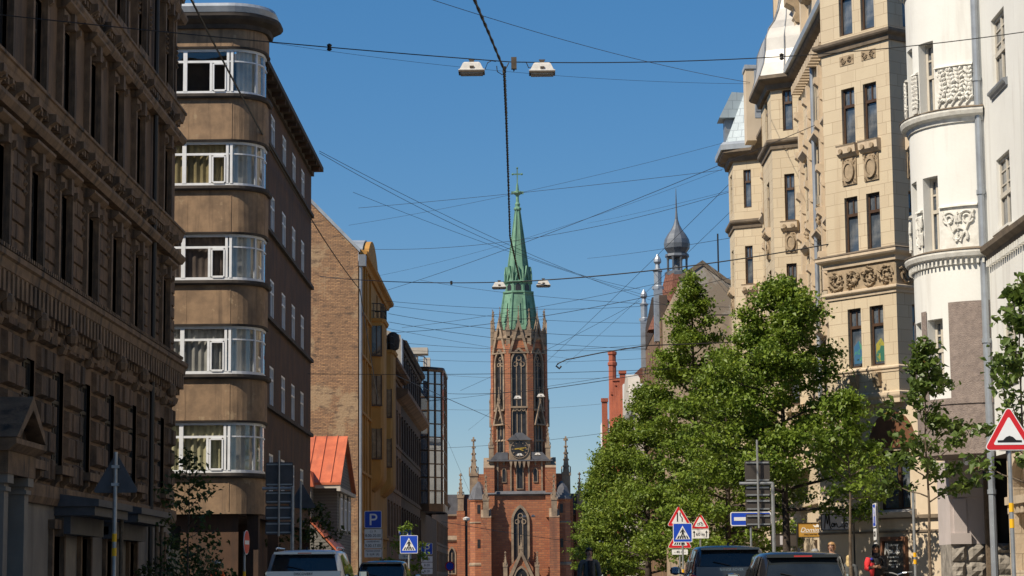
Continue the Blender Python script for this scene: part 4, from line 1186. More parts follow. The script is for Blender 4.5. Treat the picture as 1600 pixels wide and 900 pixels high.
for a, b in wu:
    m = MB(); carve(m, fa, a - .02, b + .02, 18.85, 19.15, int(a * 50), 7, .08); m.box(fa, a - .02, b + .02, 18.83, 19.17, 0, .02); part('carved_panel', m, 'carved_stone', cb)
    m = MB().mould(fa, (a + b) / 2 - .15, (a + b) / 2 + .15, [(0, 7.5), (.08, 7.5), (.16, 7.7), (.2, 7.95), (0, 7.97)]); part('console', m, 'carved_stone', cb)
# posters in the lowest pair of windows
for (a, b), mt in zip(wu, ('poster_blue', 'poster_green')):
    part('window_poster', MB().prism(fa, [(a + .12, 8.35), (b - .1, 8.35), (b - .1, 8.9), (a + .35, 9.15), (a + .12, 8.95)], -.16, -.145), mt, C1)
# street wall and its two turret bays
XS = 11.5
b2 = [(XS, 96.0), (10.33, 95.3), (10.33, 91.64), (XS, 91.0)]
b3 = [(XS, 111.0), (10.2, 110.3), (10.2, 107.7), (XS, 107.0)]
fs = Fr(XS, 112.5, 0, -1)
Ls = 112.5 - 77.4
sw = [y for y in (105, 102.4, 99.6, 89.2, 85.6, 82.2)]
ops = [(112.5 - y - .55, 112.5 - y + .55, z0, z1) for y in sw for z0, z1 in rowsC[:3]]
part('street_wall', MB().wall(fs, 0, Ls, 4.0, 21.6, ops, .14), 'cream_stone', C1)
for y in sw:
    for z0, z1 in rowsC[:3]:
        window(C1, fs, 112.5 - y - .55, z0, 1.1, z1 - z0, 'cream', .11)
        part('carved_hood', MB().mould(fs, 112.5 - y - .8, 112.5 - y + .8, [(0, z1 + .1), (.12, z1 + .1), (.3, z1 + .3), (.3, z1 + .4), (0, z1 + .5)]), 'cream_trim', C1)
        m = MB(); carve(m, fs, 112.5 - y - .7, 112.5 - y + .7, z0 - 1.3, z0 - .3, int(y * 3 + z0), 16, .16); part('carved_apron', m, 'carved_stone', C1)
for y in (87.6, 90.4, 84.0, 97.6, 104):
    m = MB().box(fs, 112.5 - y - .16, 112.5 - y + .16, 12, 20.8, 0, .2)
    for k in range(5): scroll(m, fs, 112.5 - y, 12.6 + k * 1.7, .42, .9, .36)
    part('carved_pilaster', m, 'cream_trim', C1)
def turret_bay(path, rows, wa):
    fA = Fr(path[2][0], path[2][1], path[3][0] - path[2][0], path[3][1] - path[2][1]); lA = math.hypot(path[3][0] - path[2][0], path[3][1] - path[2][1])
    fB = Fr(path[1][0], path[1][1], 0, -1); lB = path[1][1] - path[2][1]
    fD = Fr(path[0][0], path[0][1], path[1][0] - path[0][0], path[1][1] - path[0][1])
    a, b = wa
    bops = [(lB / 2 - .5, lB / 2 + .5, z0, z1) for z0, z1 in rows]
    o = part('turret_bay', MB().wall(fA, 0, lA, 5.5, 21.7, [(a, b, z0, z1) for z0, z1 in rows], .2).wall(fB, 0, lB, 5.5, 21.7, bops, .2).wall(fD, 0, math.hypot(1.2, .7), 5.5, 21.7), 'cream_stone', C1)
    part('bay_soffit', MB().poly([(*p, 5.5) for p in path]), 'cream_stone', o)
    for i, (z0, z1) in enumerate(rows):
        window(C1, fA, a, z0, b - a, z1 - z0, 'cream', .16); window(C1, fB, lB / 2 - .5, z0, 1.0, z1 - z0, 'cream', .16)
        if i in (0, 2) or (i == 1 and len(rows) == 3):
            rosette_sill(o, fA, a - .14, b + .14, z0 - .02, 2); shield(o, fA, a - .02, b + .04, z0 - 1.35, z0 - .5)
            rosette_sill(o, fB, lB / 2 - .6, lB / 2 + .6, z0 - .02, 3); shield(o, fB, lB / 2 - .4, lB / 2 + .4, z0 - 1.35, z0 - .5)
        else:
            m = MB(); carve(m, fA, a - .02, b + .02, z0 - .85, z0 - .55, i + 5, 6, .08); part('carved_panel', m, 'carved_stone', o)
    return o, fA, fB, lA, lB
tb2, fA2, fB2, lA2, lB2 = turret_bay(b2, [(8.2, 10.2), (12.1, 14.1), (15.9, 17.9), (19.75, 21.5)], (.52, .98))
tb3, fA3, fB3, lA3, lB3 = turret_bay(b3, [(7.7, 9.7), (11.6, 13.5), (15.4, 17.3), (19.2, 21.1)], (.53, .94))
course(19.0, 19.4, .22, b2, mat='dark_cornice', par=tb2); course(18.2, 18.6, .22, b3, mat='dark_cornice', par=tb3)
ep = [(XS, 112.5)] + b3[0:4] + b2[0:4] + [(XS, 77.4)]
course(21.55, 22.1, .52, ep, 'eaves_cornice', 'dark_cornice', C1)
part('eaves_gutter', MB().sweep([(XS, 90.9), (XS, 77.4)], [(.4, 22.1), (.66, 22.1), (.7, 22.3), (.55, 22.6), (.1, 22.9)]), 'metal_sheet', C1)
m = MB()
for k in range(26): m.box(fs, 21.7 + k * .5, 21.95 + k * .5, 21.15, 21.5, 0, .4)
part('eaves_bracket', m, 'cream_trim', C1)
# bell roof of the second bay
m = MB(); cx, cy = 11.4, 93.5
base = [(XS + .3, 96.5), (9.85, 95.6), (9.85, 91.35), (XS + .3, 90.3)]
def bell(p, s_): return (cx + (p[0] - cx) * s_, cy + (p[1] - cy) * s_)
levels = [(1.0, 22.12), (.86, 22.75), (.80, 23.3), (.78, 23.85), (.66, 24.35), (.47, 24.8), (.32, 25.4), (.22, 26.0), (.16, 26.5)]
for (s0, z0), (s1, z1) in zip(levels, levels[1:]):
    A = [bell(p, s0) for p in base]; B = [bell(p, s1) for p in base]
    for j in range(4): q = (j + 1) % 4; m.quad((*A[j], z0), (*A[q], z0), (*B[q], z1), (*B[j], z1))
br = part('bell_roof', m, 'white_zinc', C1)
for j, s_ in ((2, 1), (1, 1)):
    part('roof_hip', MB().tube([(*bell(base[j], s0), z0) for s0, z0 in levels], .04, 5), 'grey_metal', br)
mid = ((base[2][0] + base[3][0]) / 2, (base[2][1] + base[3][1]) / 2)
part('roof_hip', MB().tube([(*bell(mid, s0 * 1.01), z0) for s0, z0 in levels], .03, 5), 'grey_metal', br)
part('finial', MB().lathe(cx - .05, cy - .35, [(.26, 26.2), (.2, 26.7), (.3, 26.8), (.3, 26.95), (.22, 27.1), (.33, 27.4), (.3, 27.6), (.12, 27.75), (.05, 27.95)], 10), 'white_zinc', br)
# gable over the eaves
fg = Fr(11.75, 101.0, 0, -1)
part('gable_wall', MB().box(fg, 0, 16.2, 21.7, 29.5, -1.2, 0), 'cream_plain', C1)
m = MB().box(fg, -.06, .25, 21.7, 29.5, 0, .12).box(fg, 9.0, 9.5, 22, 29.5, 0, .35).box(fg, 10.9, 11.3, 22, 29.5, 0, .3).box(fg, 4.6, 4.9, 22, 29.5, 0, .2)
part('gable_pilaster', m, 'cream_plain', C1)
scr = MB(); scroll(scr, fg, 9.25, 24.4, .8, 1.2, .7); scroll(scr, fg, 12.2, 24.6, .9, 1.3, .8); carve(scr, fg, 8.9, 9.7, 25.6, 26.3, 9, 20, .3)
part('carved_console', scr, 'carved_stone', C1)
m = MB().mould(fg, 11.6, 13.4, [(0, 25.9), (.6, 25.9), (.9, 26.3), (.9, 26.6), (0, 26.7)]); part('statue_ledge', m, 'cream_trim', C1)
part('gable_edge_flashing', MB().box(fg, -.12, -.05, 21.7, 29.6, -1.2, .14), 'dark_cornice', C1)
part('drain_pipe', MB().tube([fs.p(112.5 - 85.9, 1, .16), fs.p(112.5 - 85.9, 21.4, .16)], .09, 8), 'zinc_pipe', C1)
# chimney box left of the gable
ck = part('roof_stack', MB().box(Fr(11.3, 104, 1, 0), -.75, .35, 21.9, 25.4, -1.2, 0), 'cream_plain', C1)
part('stack_flashing', MB().box(Fr(11.3, 104, 1, 0), -.35, .36, 23.0, 25.45, -.9, .02).prism(Fr(11.3, 104, 1, 0), [(-.8, 25.4), (.4, 25.4), (.4, 25.55), (-.8, 25.6)], -1.25, .06), 'metal_sheet', ck)
part('stack_vent', MB().box(Fr(11.3, 104, 1, 0), -.3, .2, 23.3, 24.1, 0, .05), 'grey_metal', ck)
# diamond slated mansard on the third bay
base3 = [(XS + .6, 111.6), (9.7, 110.6), (9.7, 107.4), (XS + .6, 106.4)]; top3 = [(XS + .6, 110.2), (10.95, 109.8), (10.95, 108.6), (XS + .6, 108.2)]
m = MB()
for j in range(4): q = (j + 1) % 4; m.quad((*base3[j], 22.12), (*base3[q], 22.12), (*top3[q], 25.3), (*top3[j], 25.3))
m.poly([(*p, 25.3) for p in top3]); mr_ = part('mansard_roof', m, 'diamond_roof', C1)
part('mansard_gutter', MB().sweep(base3, [(0, 22.1), (.12, 22.1), (.14, 22.35), (0, 22.5)]), 'metal_sheet', mr_)
fdm = Fr(9.95, 108.9, 1, 0)
dm_ = part('dormer', MB().box(fdm, 0, .9, 22.6, 24.1, -1.0, 0), 'grey_metal', mr_)
part('dormer_roof', MB().prism(fdm, [(-.3, 24.0), (1.0, 24.0), (1.0, 25.25), (.35, 25.3)], -1.2, .3), 'diamond_roof', mr_)
body('rear_volume', C1, 'cream_plain', 13.6, 30, 76.5, 112.4, 21.6)
part('infill_volume', MB().poly([(XS + .5, 112.4, 21.5), (XS + .5, 80.2, 21.5), (14, 76.5, 21.5), (14, 112.4, 21.5)]).box(Fr(0, 0, 1, 0), 12.0, 13.7, 3.9, 21.5, -112.4, -83), 'cream_plain', C1)
part('far_wall', MB().wall(Fr(30, 112.5, -1, 0), 0, 18.9, -.03, 21.6), 'cream_plain', C1)
# ground floor: plain stone, chamfered corner with shop window
fgc = Fr(Lp[0] + .2, Lp[1] + .15, .606, -.795)
og = [(1.9, 3.35, 3.3, 5.3)]
part('chamfer_wall', MB().wall(fgc, -1.0, 5.2, -.03, 6.95, og, .3), 'cream_plain', C1)
for a, b, c_, d in og:
    part('shop_window_frame', MB().box(fgc, a, a + .09, c_, d, -.28, -.18).box(fgc, b - .09, b, c_, d, -.28, -.18).box(fgc, a, b, c_, c_ + .09, -.28, -.18).box(fgc, a, b, d - .09, d, -.28, -.18).box(fgc, a + .75, a + .9, c_, d, -.28, -.17), 'brown_frame', C1)
    part('shop_pane', MB().box(fgc, a, b, c_, d, -.27, -.24), 'pane_cream', C1)
    part('brown_arch_panel', MB().prism(fgc, arch_pts(a - .35, b + .35, d + .1, d + 1.35, 10), 0, .07), 'brown_panel', C1)
    part('shop_sill', MB().mould(fgc, a - .25, b + .25, [(0, c_ - .3), (.25, c_ - .2), (.38, c_ - .08), (.1, c_ + .01), (0, c_ + .02)]), 'white_zinc', C1)
part('base_course', MB().box(fgc, -1.0, 5.2, 3.0, 3.12, 0, .12).box(fgc, -1.0, 5.2, 2.55, 2.62, 0, .05), 'dark_cornice', C1)
gs = Fr(XS, 112.5, 0, -1)
part('ground_street_wall', MB().wall(gs, 0, 33.2, -.03, 4.05, [(22, 23.2, .1, 2.6), (26.2, 27.4, .1, 2.6), (15, 16.5, 1, 3), (9, 10.5, 1, 3)], .4).quad(gs.p(33.2, -.03), gs.p(33.2, 4.05), (*fgc.p(-1.0, 4.05)[:2], 4.05), (*fgc.p(-1.0, 0)[:2], -.03)), 'cream_plain', C1)
part('doorway', MB().box(gs, 22, 23.2, .1, 2.6, -.4, -.36).box(gs, 26.2, 27.4, .1, 2.6, -.4, -.36).box(gs, 15, 16.5, 1, 3, -.4, -.36).box(gs, 9, 10.5, 1, 3, -.4, -.36), 'brown_panel', C1)
part('ground_course', MB().box(gs, 0, 33.2, 2.9, 3.02, 0, .1).box(gs, 0, 33.2, 4.0, 4.25, 0, .2), 'cream_trim', C1)
part('street_wall_return', MB().wall(Fr(XS, 79.6, .3, -1), 0, 2.2, 3.9, 21.6), 'cream_stone', C1)

# ================================================================== BUILDINGS FURTHER DOWN ON THE RIGHT
R3 = thing('gable_end_house', 'house with a bare grey and buff gable end rising behind the lindens', 'building', (11, 135, .12))
part('wall', MB().prism(Fr(0, 128, 1, 0), [(8.9, -.03), (22, -.03), (22, 15), (11.6, 18.25), (10.2, 19.3), (8.9, 18.4)], -18, 0), 'buff_render', R3)
part('bare_gable_top', MB().prism(Fr(0, 128, 1, 0), [(8.9, 16.4), (11.9, 16.4), (11.9, 18.1), (11.6, 18.25), (10.2, 19.3), (8.9, 18.4)], 0, .04), 'sunlit_grey', R3)
part('gable_coping', MB().prism(Fr(0, 128, 1, 0), [(8.85, 18.4), (10.2, 19.3), (11.6, 18.25), (14, 17.5), (14, 17.75), (11.65, 18.5), (10.2, 19.6), (8.85, 18.7)], -.6, .1), 'dark_cornice', R3)
part('antenna', MB().tube([(11.15, 128.2, 17), (11.15, 128.2, 21.2)], .05, 5), 'black_frame', R3)
R4 = thing('onion_tower_house', 'grey stone house with slate onion dome turret over red tiled roof', 'building', (11, 175, .12))
f_r4 = Fr(9.9, 192, 0, -1)
part('wall', MB().wall(f_r4, 0, 28, -.03, 20.5, [(3 + 4 * k, 4.2 + 4 * k, z, z + 2.1) for k in range(6) for z in (5, 9, 13, 16.8)], .3).wall(Fr(9.9, 164, 1, 0), 0, 10, -.03, 20.5), 'grey_stone', R4)
for k in range(6):
    for z in (5, 9, 13, 16.8): window(R4, f_r4, 3 + 4 * k, z, 1.2, 2.1, 'plain', .26)
body('rear_volume', R4, 'grey_stone', 10.5, 20, 164.1, 191.9, 20.4)
tx, ty = at(1058, 400, 170).x, 170
part('red_roof', MB().lathe(tx, ty, [(2.6, 20.2), (1.9, 21.8), (1.35, 23.4), (1.0, 24.6)], 8, PI / 8), 'red_tile', R4)
part('slate_roof', MB().prism(f_r4, [(0, 20.4), (28, 20.4), (24, 22.2), (3, 22.2)], -8, -.2), 'black_stone', R4)
tw = part('onion_dome', MB().lathe(tx, ty, [(.62, 26.15), (.75, 26.3), (.98, 26.65), (1.02, 27.0), (.95, 27.35), (.72, 27.75), (.46, 28.1), (.25, 28.5), (.12, 28.95), (.07, 29.6), (.02, 31.4)], 10), 'dome_metal', R4)
part('lantern_floor', MB().lathe(tx, ty, [(1.0, 24.5), (1.0, 24.75), (.85, 24.85)], 10).lathe(tx, ty, [(.85, 25.9), (.95, 26.0), (.9, 26.2)], 10).lathe(tx, ty, [(.3, 24.8), (.3, 25.95)], 8), 'dome_metal', tw)
for k in range(8): part('lantern_column', MB().lathe(tx + .78 * math.cos(k * PI / 4 + .3), ty + .78 * math.sin(k * PI / 4 + .3), [(.1, 24.8), (.08, 25.0), (.08, 25.7), (.12, 25.95)], 6), 'dome_metal', tw)
for y in (166.5, 187):
    part('pinnacle', MB().box(Fr(9.85, y, 1, 0), -.32, .32, 19, 23.0, -.4, .4).lathe(9.85, y, [(.45, 23.0), (.45, 23.2), (.28, 23.3), (.30, 24.3), (.38, 24.4), (.2, 24.6), (.16, 24.9), (.3, 25.1), (.28, 25.3), (.05, 25.7)], 8), 'zinc_pipe', R4)
part('dark_gable', MB().prism(Fr(10.0, 190, 0, -1), [(2, 20.4), (26, 20.4), (24, 22.5), (14, 23.6), (4, 22.3)], -.5, .1), 'black_stone', R4)
R5 = thing('scroll_gable_house', 'pale house with a curved scroll gable between the onion dome and the orange pilasters', 'building', (10, 203, .12))
f_r5 = Fr(9.3, 216, 0, -1)
part('wall', MB().box(f_r5, 0, 22, -.03, 16.2, -8, 0), 'pale_render', R5)
part('scroll_gable', MB().prism(f_r5, [(2, 16.2), (20, 16.2), (19, 17.4), (16.5, 17.7), (15, 19.4), (11, 20.1), (7, 19.4), (5.5, 17.7), (3, 17.4)], -.8, .3), 'pale_render', R5)
part('cornice', MB().mould(f_r5, 0, 22, [(0, 15.6), (.3, 15.8), (.5, 16.2), (0, 16.3)]), 'white_relief', R5)
R6 = thing('orange_pilaster_house', 'white house with bright orange brick pilasters, corner turret and tiled roof far down the street', 'building', (9.6, 232, .12))
f_r6 = Fr(9.3, 249, 0, -1)
part('wall', MB().box(f_r6, 0, 31, -.03, 20.4, -9, 0), 'white_plaster', R6)
for u, zt in ((.2, 21.4), (6, 21.4), (11.6, 22.4), (17.2, 21.4), (22.8, 21.4), (28.6, 21.6)): 
    part('orange_pilaster', MB().box(f_r6, u, u + .7, -.03, zt, -.3, .25).box(f_r6, u - .1, u + .8, zt, zt + .3, -.4, .35), 'brick_orange', R6)
part('corner_spirelet', MB().lathe(9.2, 243, [(.42, 17), (.42, 24.6), (.52, 24.7), (.52, 25.0), (.4, 25.1), (.4, 25.8), (.5, 25.9), (.5, 26.2), (.1, 26.3)], 8), 'brick_orange', R6)
part('tiled_roof', MB().prism(Fr(9.6, 218, 1, 0), [(-.2, 20.4), (9, 20.4), (6, 23), (2.5, 23)], -30, 0), 'red_tile', R6)
part('low_wing', MB().box(Fr(8.4, 252, 1, 0), 0, 6, -.03, 19.4, -10, 0), 'white_plaster', R6)
part('wing_corner', MB().box(Fr(8.4, 252, 1, 0), -.12, .5, -.03, 21.4, -.8, .1).box(Fr(8.4, 252, 1, 0), -.2, .6, 21.4, 21.8, -.9, .2), 'brick_orange', R6)
part('wing_roof', MB().prism(Fr(8.4, 252.5, 1, 0), [(0.8, 19.4), (6, 19.4), (4.5, 21.4), (1.4, 21.4)], -9, 0), 'red_tile', R6)

# ================================================================== CHURCH
YC = 330.0
CXc = at(812, 720, YC).x
CH = thing('brick_church', 'tall red brick gothic church with green copper spire, clock and stone pinnacles', 'church', (CXc, YC + 10, 0))
zc = lambda py: (910 - py) / 10.45 + 1
fch = Fr(CXc, YC, 1, 0)
def pointed(u0, u1, zs, zt, k=6):
    um, s_ = (u0 + u1) / 2, u1 - u0; h = zt - zs; L_ = []
    for i in range(k + 1):
        a = PI - (PI / 3) * i / k
        L_.append((u1 + s_ * math.cos(a), zs + h * math.sin(a) / .8660254))
    R_ = [(2 * um - u, z) for u, z in reversed(L_[:-1])]
    return L_ + R_
def lancet(par, fr, u0, u1, z0, zs, zt, t=.28, mull=1, tracery=True, d=.22, back=0.0):
    inner = [(u0, z0)] + pointed(u0, u1, zs, zt) + [(u1, z0)]
    outer = [(u0 - t, z0 - t * .3)] + pointed(u0 - t, u1 + t, zs, zt + t * 1.5) + [(u1 + t, z0 - t * .3)]
    o = part('lancet_window', MB().ring(fr, outer, inner, back, back + d).box(fr, u0 - t, u1 + t, z0 - t, z0, back, back + d * 1.3), 'church_stone', par)
    part('dark_glazing', MB().prism(fr, inner, back - .1, back + .02), 'church_dark', o)
    if mull:
        m = MB(); w_ = (u1 - u0)
        for k in range(1, mull + 1):
            u = u0 + w_ * k / (mull + 1); m.box(fr, u - .07, u + .07, z0, zs + (zt - zs) * .35, back, back + .12)
        if tracery:
            um = (u0 + u1) / 2
            for cu, cz, rr in ((um, zs + (zt - zs) * .42, w_ * .2), (um - w_ * .24, zs - w_ * .02, w_ * .19), (um + w_ * .24, zs - w_ * .02, w_ * .19)):
                c1 = [(cu + rr * math.cos(a * PI / 5), cz + rr * math.sin(a * PI / 5)) for a in range(10)]
                c0 = [(cu + rr * .66 * math.cos(a * PI / 5), cz + rr * .66 * math.sin(a * PI / 5)) for a in range(10)]
                m.ring(fr, c1, c0, back, back + .14)
        part('tracery', m, 'church_stone', o)
    return o
def pinnacle(par, x, y, z0, z1, r_, shaft=.35, mat='church_stone', name='pinnacle'):
    h = z1 - z0; zsft = z0 + h * shaft
    m = MB().box(Fr(x, y, 1, 0), -r_, r_, z0, zsft, -r_, r_)
    m.lathe(x, y, [(r_ * 1.55, zsft), (r_ * 1.6, zsft + h * .03), (r_ * 1.1, zsft + h * .04), (r_ * .22, z1 - h * .12)], 4, PI / 4)
    for k in range(4):
        zz = zsft + (z1 - zsft) * (.2 + .17 * k); rr = r_ * (1.15 - .22 * k)
        for a in range(4): m.box(Fr(x + rr * .75 * math.cos(PI / 4 + a * PI / 2), y + rr * .75 * math.sin(PI / 4 + a * PI / 2), 1, 1), -r_ * .16, r_ * .16, zz, zz + r_ * .38, -r_ * .16, r_ * .16)
    for a in range(4): m.prism(Fr(x, y, math.cos(a * PI / 2), math.sin(a * PI / 2)), [(-r_ * 1.1, zsft - r_ * .2), (r_ * 1.1, zsft - r_ * .2), (0, zsft + r_ * 2.0)], r_ * .9, r_ * 1.18)
    m.box(Fr(x, y, 1, 0), -r_ * .55, r_ * .55, z1 - h * .07, z1 - h * .035, -r_ * .2, r_ * .2).box(Fr(x, y, 1, 0), -r_ * .2, r_ * .2, z1 - h * .13, z1, -r_ * .2, r_ * .2).box(Fr(x, y, 0, 1), -r_ * .55, r_ * .55, z1 - h * .07, z1 - h * .035, -r_ * .2, r_ * .2)
    return part(name, m, mat, par)
TY = YC + 4.6                                # axis of the tower
C8 = 1 / math.cos(PI / 8)
AP = 3.85
ring8 = lambda ap: ap * C8
# lower front block
part('tower_base', MB().box(Fr(CXc, TY, 1, 0), -5.3, 5.3, 0, 14.0, -5, 4.6).box(Fr(CXc, TY, 1, 0), -4.4, 4.4, 14.0, 19.2, -4, 4.0), 'church_brick', CH)
for s_ in (-1, 1):
    part('corner_buttress', MB().box(fch, s_ * 5.05 - .75, s_ * 5.05 + .75, 0, 10.6, -1.5, 2.3).box(fch, s_ * 4.6 - .8, s_ * 4.6 + .8, 10.6, 18.0, -2, .35), 'church_brick', CH)
    part('buttress_cap', MB().prism(Fr(CXc + s_ * 5.05 + .76, YC, 0, 1), [(-2.35, 10.5), (.6, 10.5), (.6, 12.6)], -1.52, 0).prism(Fr(CXc + s_ * 4.6 + .81, YC, 0, 1), [(-.4, 17.9), (2, 17.9), (2, 19.6)], -1.62, 0), 'church_stone', CH)
    part('slate_shoulder', MB().prism(Fr(CXc, YC + .45, 1, 0), [(s_ * 1.75, 19.2), (s_ * 4.4, 19.2), (s_ * 3.4, 20.3), (s_ * 1.75, 20.3)], -3, .1), 'church_roof', CH)
    pinnacle(CH, CXc + s_ * 5.05, YC - 1.7, 10.6, 16.9, .42, .4)
    pinnacle(CH, CXc + s_ * 4.25, YC + .8, 18.4, 24.6, .36, .42)
part('stone_string', MB().mould(fch, -5.4, 5.4, [(0, 13.75), (.3, 13.9), (.5, 14.05), (.15, 14.5), (0, 14.5)]).box(fch, -4.9, 4.9, 18.95, 19.15, -.6, .12), 'church_roof', CH)
fb1 = Fr(CXc, YC + .6, 1, 0)
lancet(CH, fb1, -.42, .42, 14.9, 18.2, 19.0, .14, 0, d=.2)
for s_ in (-1, 1):
    lancet(CH, fb1, s_ * 2.35 - .25, s_ * 2.35 + .25, 15.9, 17.4, 17.9, .1, 0, d=.12)
    for u in (1.35, 3.3): part('stone_shaft', MB().box(fb1, s_ * u - .12, s_ * u + .12, 14.4, 19.2, 0, .25), 'church_stone', CH)
    part('finial_relief', MB().lathe(CXc + s_ * 2.35, YC + .5, [(.05, 18.3), (.2, 18.5), (.1, 18.7), (.28, 18.95), (.1, 19.15)], 6), 'church_stone', CH)
# great window
f0 = Fr(CXc, YC - .02, 1, 0)
lancet(CH, f0, -1.0, 1.05, 3.6, 10.0, 12.0, .34, 2, d=.3)
part('window_sill', MB().mould(f0, -1.5, 1.55, [(0, 2.9), (.4, 3.0), (.4, 3.3), (0, 3.7)]), 'church_stone', CH)
# octagonal stair turrets
for s_ in (-1, 1):
    tx_ = CXc + s_ * 6.15
    st = part('stair_turret', MB().lathe(tx_, YC + .7, [(1.55, 0), (1.55, 3.6), (1.42, 3.9), (1.42, 12.9), (1.6, 13.1), (1.6, 13.3)], 8, PI / 8), 'church_brick', CH)
    part('turret_roof', MB().lathe(tx_, YC + .7, [(1.7, 13.3), (1.0, 15.0), (.15, 16.0)], 8, PI / 8), 'church_roof', st)
    part('turret_band', MB().lathe(tx_, YC + .7, [(1.62, 3.5), (1.66, 3.7), (1.5, 3.95)], 8, PI / 8).lathe(tx_, YC + .7, [(1.45, 9.7), (1.55, 9.85), (1.45, 10.0)], 8, PI / 8), 'church_stone', st)
    for zz in (6.1, 11.2): part('slit_window', MB().box(Fr(tx_, YC - .62, 1, 0), -.22, .22, zz, zz + 1.3, -.1, .03), 'church_dark', st)
    pinnacle(CH, CXc + s_ * 6.95, YC + 3.2, 13.5, 22.8, .62, .38)
    part('side_buttress', MB().box(Fr(CXc + s_ * 6.95, YC + 3.2, 1, 0), -.95, .95, 0, 13.5, -1.5, 1.2).box(Fr(CXc + s_ * 6.2, YC + 3.6, 1, 0), -.9, .9, 13, 17.2, -1, 1), 'church_brick', CH)
# clock storey
ck_ = Fr(CXc, YC + .2, 1, 0)
part('clock_panel', MB().box(ck_, -1.6, 1.6, 19.1, 22.2, -1.5, .0), 'church_stone', CH)
part('clock_roof', MB().prism(Fr(CXc, YC + .2, 1, 0), [(-1.85, 22.1), (1.85, 22.1), (.45, 23.2), (-.45, 23.2)], -1.5, .35), 'church_roof', CH)
fck = Fr(CXc, YC + .17, 1, 0)
cl = part('clock_face', MB().prism(ck_, [(1.32 * math.cos(a * PI / 14), 20.75 + 1.32 * math.sin(a * PI / 14)) for a in range(28)], 0, .08), 'church_dark', CH)
m = MB()
for k in range(12):
    a = k * PI / 6; c_, s2 = math.cos(a), math.sin(a)
    m.prism(ck_, [(1.2 * c_ - .06 * s2, 20.75 + 1.2 * s2 + .06 * c_), (.9 * c_ - .06 * s2, 20.75 + .9 * s2 + .06 * c_), (.9 * c_ + .06 * s2, 20.75 + .9 * s2 - .06 * c_), (1.2 * c_ + .06 * s2, 20.75 + 1.2 * s2 - .06 * c_)], .08, .11)
part('hour_mark', m, 'church_stone', cl)
part('clock_hands', MB().prism(ck_, [(-.75, 20.66), (1.0, 20.9), (1.0, 21.02), (-.75, 20.86)], .1, .14).prism(ck_, [(-.1, 20.7), (.55, 20.45), (.6, 20.6), (-.05, 20.85)], .1, .14), 'gold_leaf', cl)
part('clock_rim', MB().ring(ck_, [(1.4 * math.cos(a * PI / 14), 20.75 + 1.4 * math.sin(a * PI / 14)) for a in range(28)], [(1.3 * math.cos(a * PI / 14), 20.75 + 1.3 * math.sin(a * PI / 14)) for a in range(28)], 0, .14), 'church_stone', cl)
m = MB()
for k in range(5): m.prism(ck_, [(-1.3 + k * .65 - .22, 18.9), (-1.3 + k * .65 + .22, 18.9), (-1.3 + k * .65 + .1, 18.2), (-1.3 + k * .65, 17.9), (-1.3 + k * .65 - .1, 18.2)], .05, .35)
part('clock_bracket', m, 'church_stone', CH)
# octagonal shaft
part('tower_shaft', MB().lathe(CXc, TY, [(ring8(AP), 19), (ring8(AP), 38.0)], 8, PI / 8), 'church_brick', CH)
hw8 = AP * math.tan(PI / 8)
for k in range(8):
    th = -PI / 2 + k * PI / 4
    nx, ny = math.cos(th), math.sin(th)
    if ny > .3: continue
    ff = Fr(CXc + nx * AP, TY + ny * AP, -ny, nx)
    if k == 0:
        lancet(CH, ff, -1.05, 1.05, 27.2, 33.6, 35.7, .26, 2, d=.35); lancet(CH, ff, -1.0, 1.0, 22.8, 26.2, 26.9, .2, 2, tracery=False, d=.3)
        m = MB()
        for q in range(3): m.ring(ff, [(-.66 + q * .66 + .31 * math.cos(a * PI / 4), 26.75 + .31 * math.sin(a * PI / 4)) for a in range(8)], [(-.66 + q * .66 + .2 * math.cos(a * PI / 4), 26.75 + .2 * math.sin(a * PI / 4)) for a in range(8)], .02, .36)
        part('quatrefoil_band', m, 'church_stone', CH)
    else:
        lancet(CH, ff, -.8, .8, 26.8, 33.6, 35.6, .26, 1, d=.4)
        lancet(CH, ff, -.62, .62, 20.4, 24.2, 25.6, .2, 1, tracery=False, d=.2)
        g_ = MB().ring(ff, [(-1.15, 24.4), (1.15, 24.4), (0, 28.4)], [(-.8, 24.6), (.8, 24.6), (0, 27.4)], 0, .7)
        part('gablet', g_, 'church_stone', CH)
        pinnacle(CH, CXc + nx * (AP + .5), TY + ny * (AP + .5), 27.6, 30.2, .2, .2)
    # crown gables
    part('crown_gable', MB().ring(ff, [(-hw8 * .98, 35.2), (hw8 * .98, 35.2), (0, 40.6)], [(-hw8 * .70, 35.4), (hw8 * .70, 35.4), (0, 39.3)], -.1, .45), 'church_stone', CH)
    part('gable_field', MB().prism(ff, [(-hw8 * .72, 36.0), (hw8 * .72, 36.0), (0, 39.3)], -.12, .1), 'church_brick', CH)
    pinnacle(CH, CXc + nx * (AP + .15), TY + ny * (AP + .15), 40.1, 42.4, .16, .2, name='gable_finial')
part('gallery', MB().lathe(CXc, TY, [(ring8(AP + .05), 37.2), (ring8(AP + .3), 37.5), (ring8(AP + .3), 37.8), (ring8(AP + .12), 37.9), (ring8(AP + .12), 38.7), (ring8(AP + .2), 38.8), (ring8(AP - .3), 38.85)], 8, PI / 8), 'church_stone', CH)
part('shaft_band', MB().lathe(CXc, TY, [(ring8(AP), 21.9), (ring8(AP + .2), 22.05), (ring8(AP + .05), 22.3)], 8, PI / 8), 'church_stone', CH)
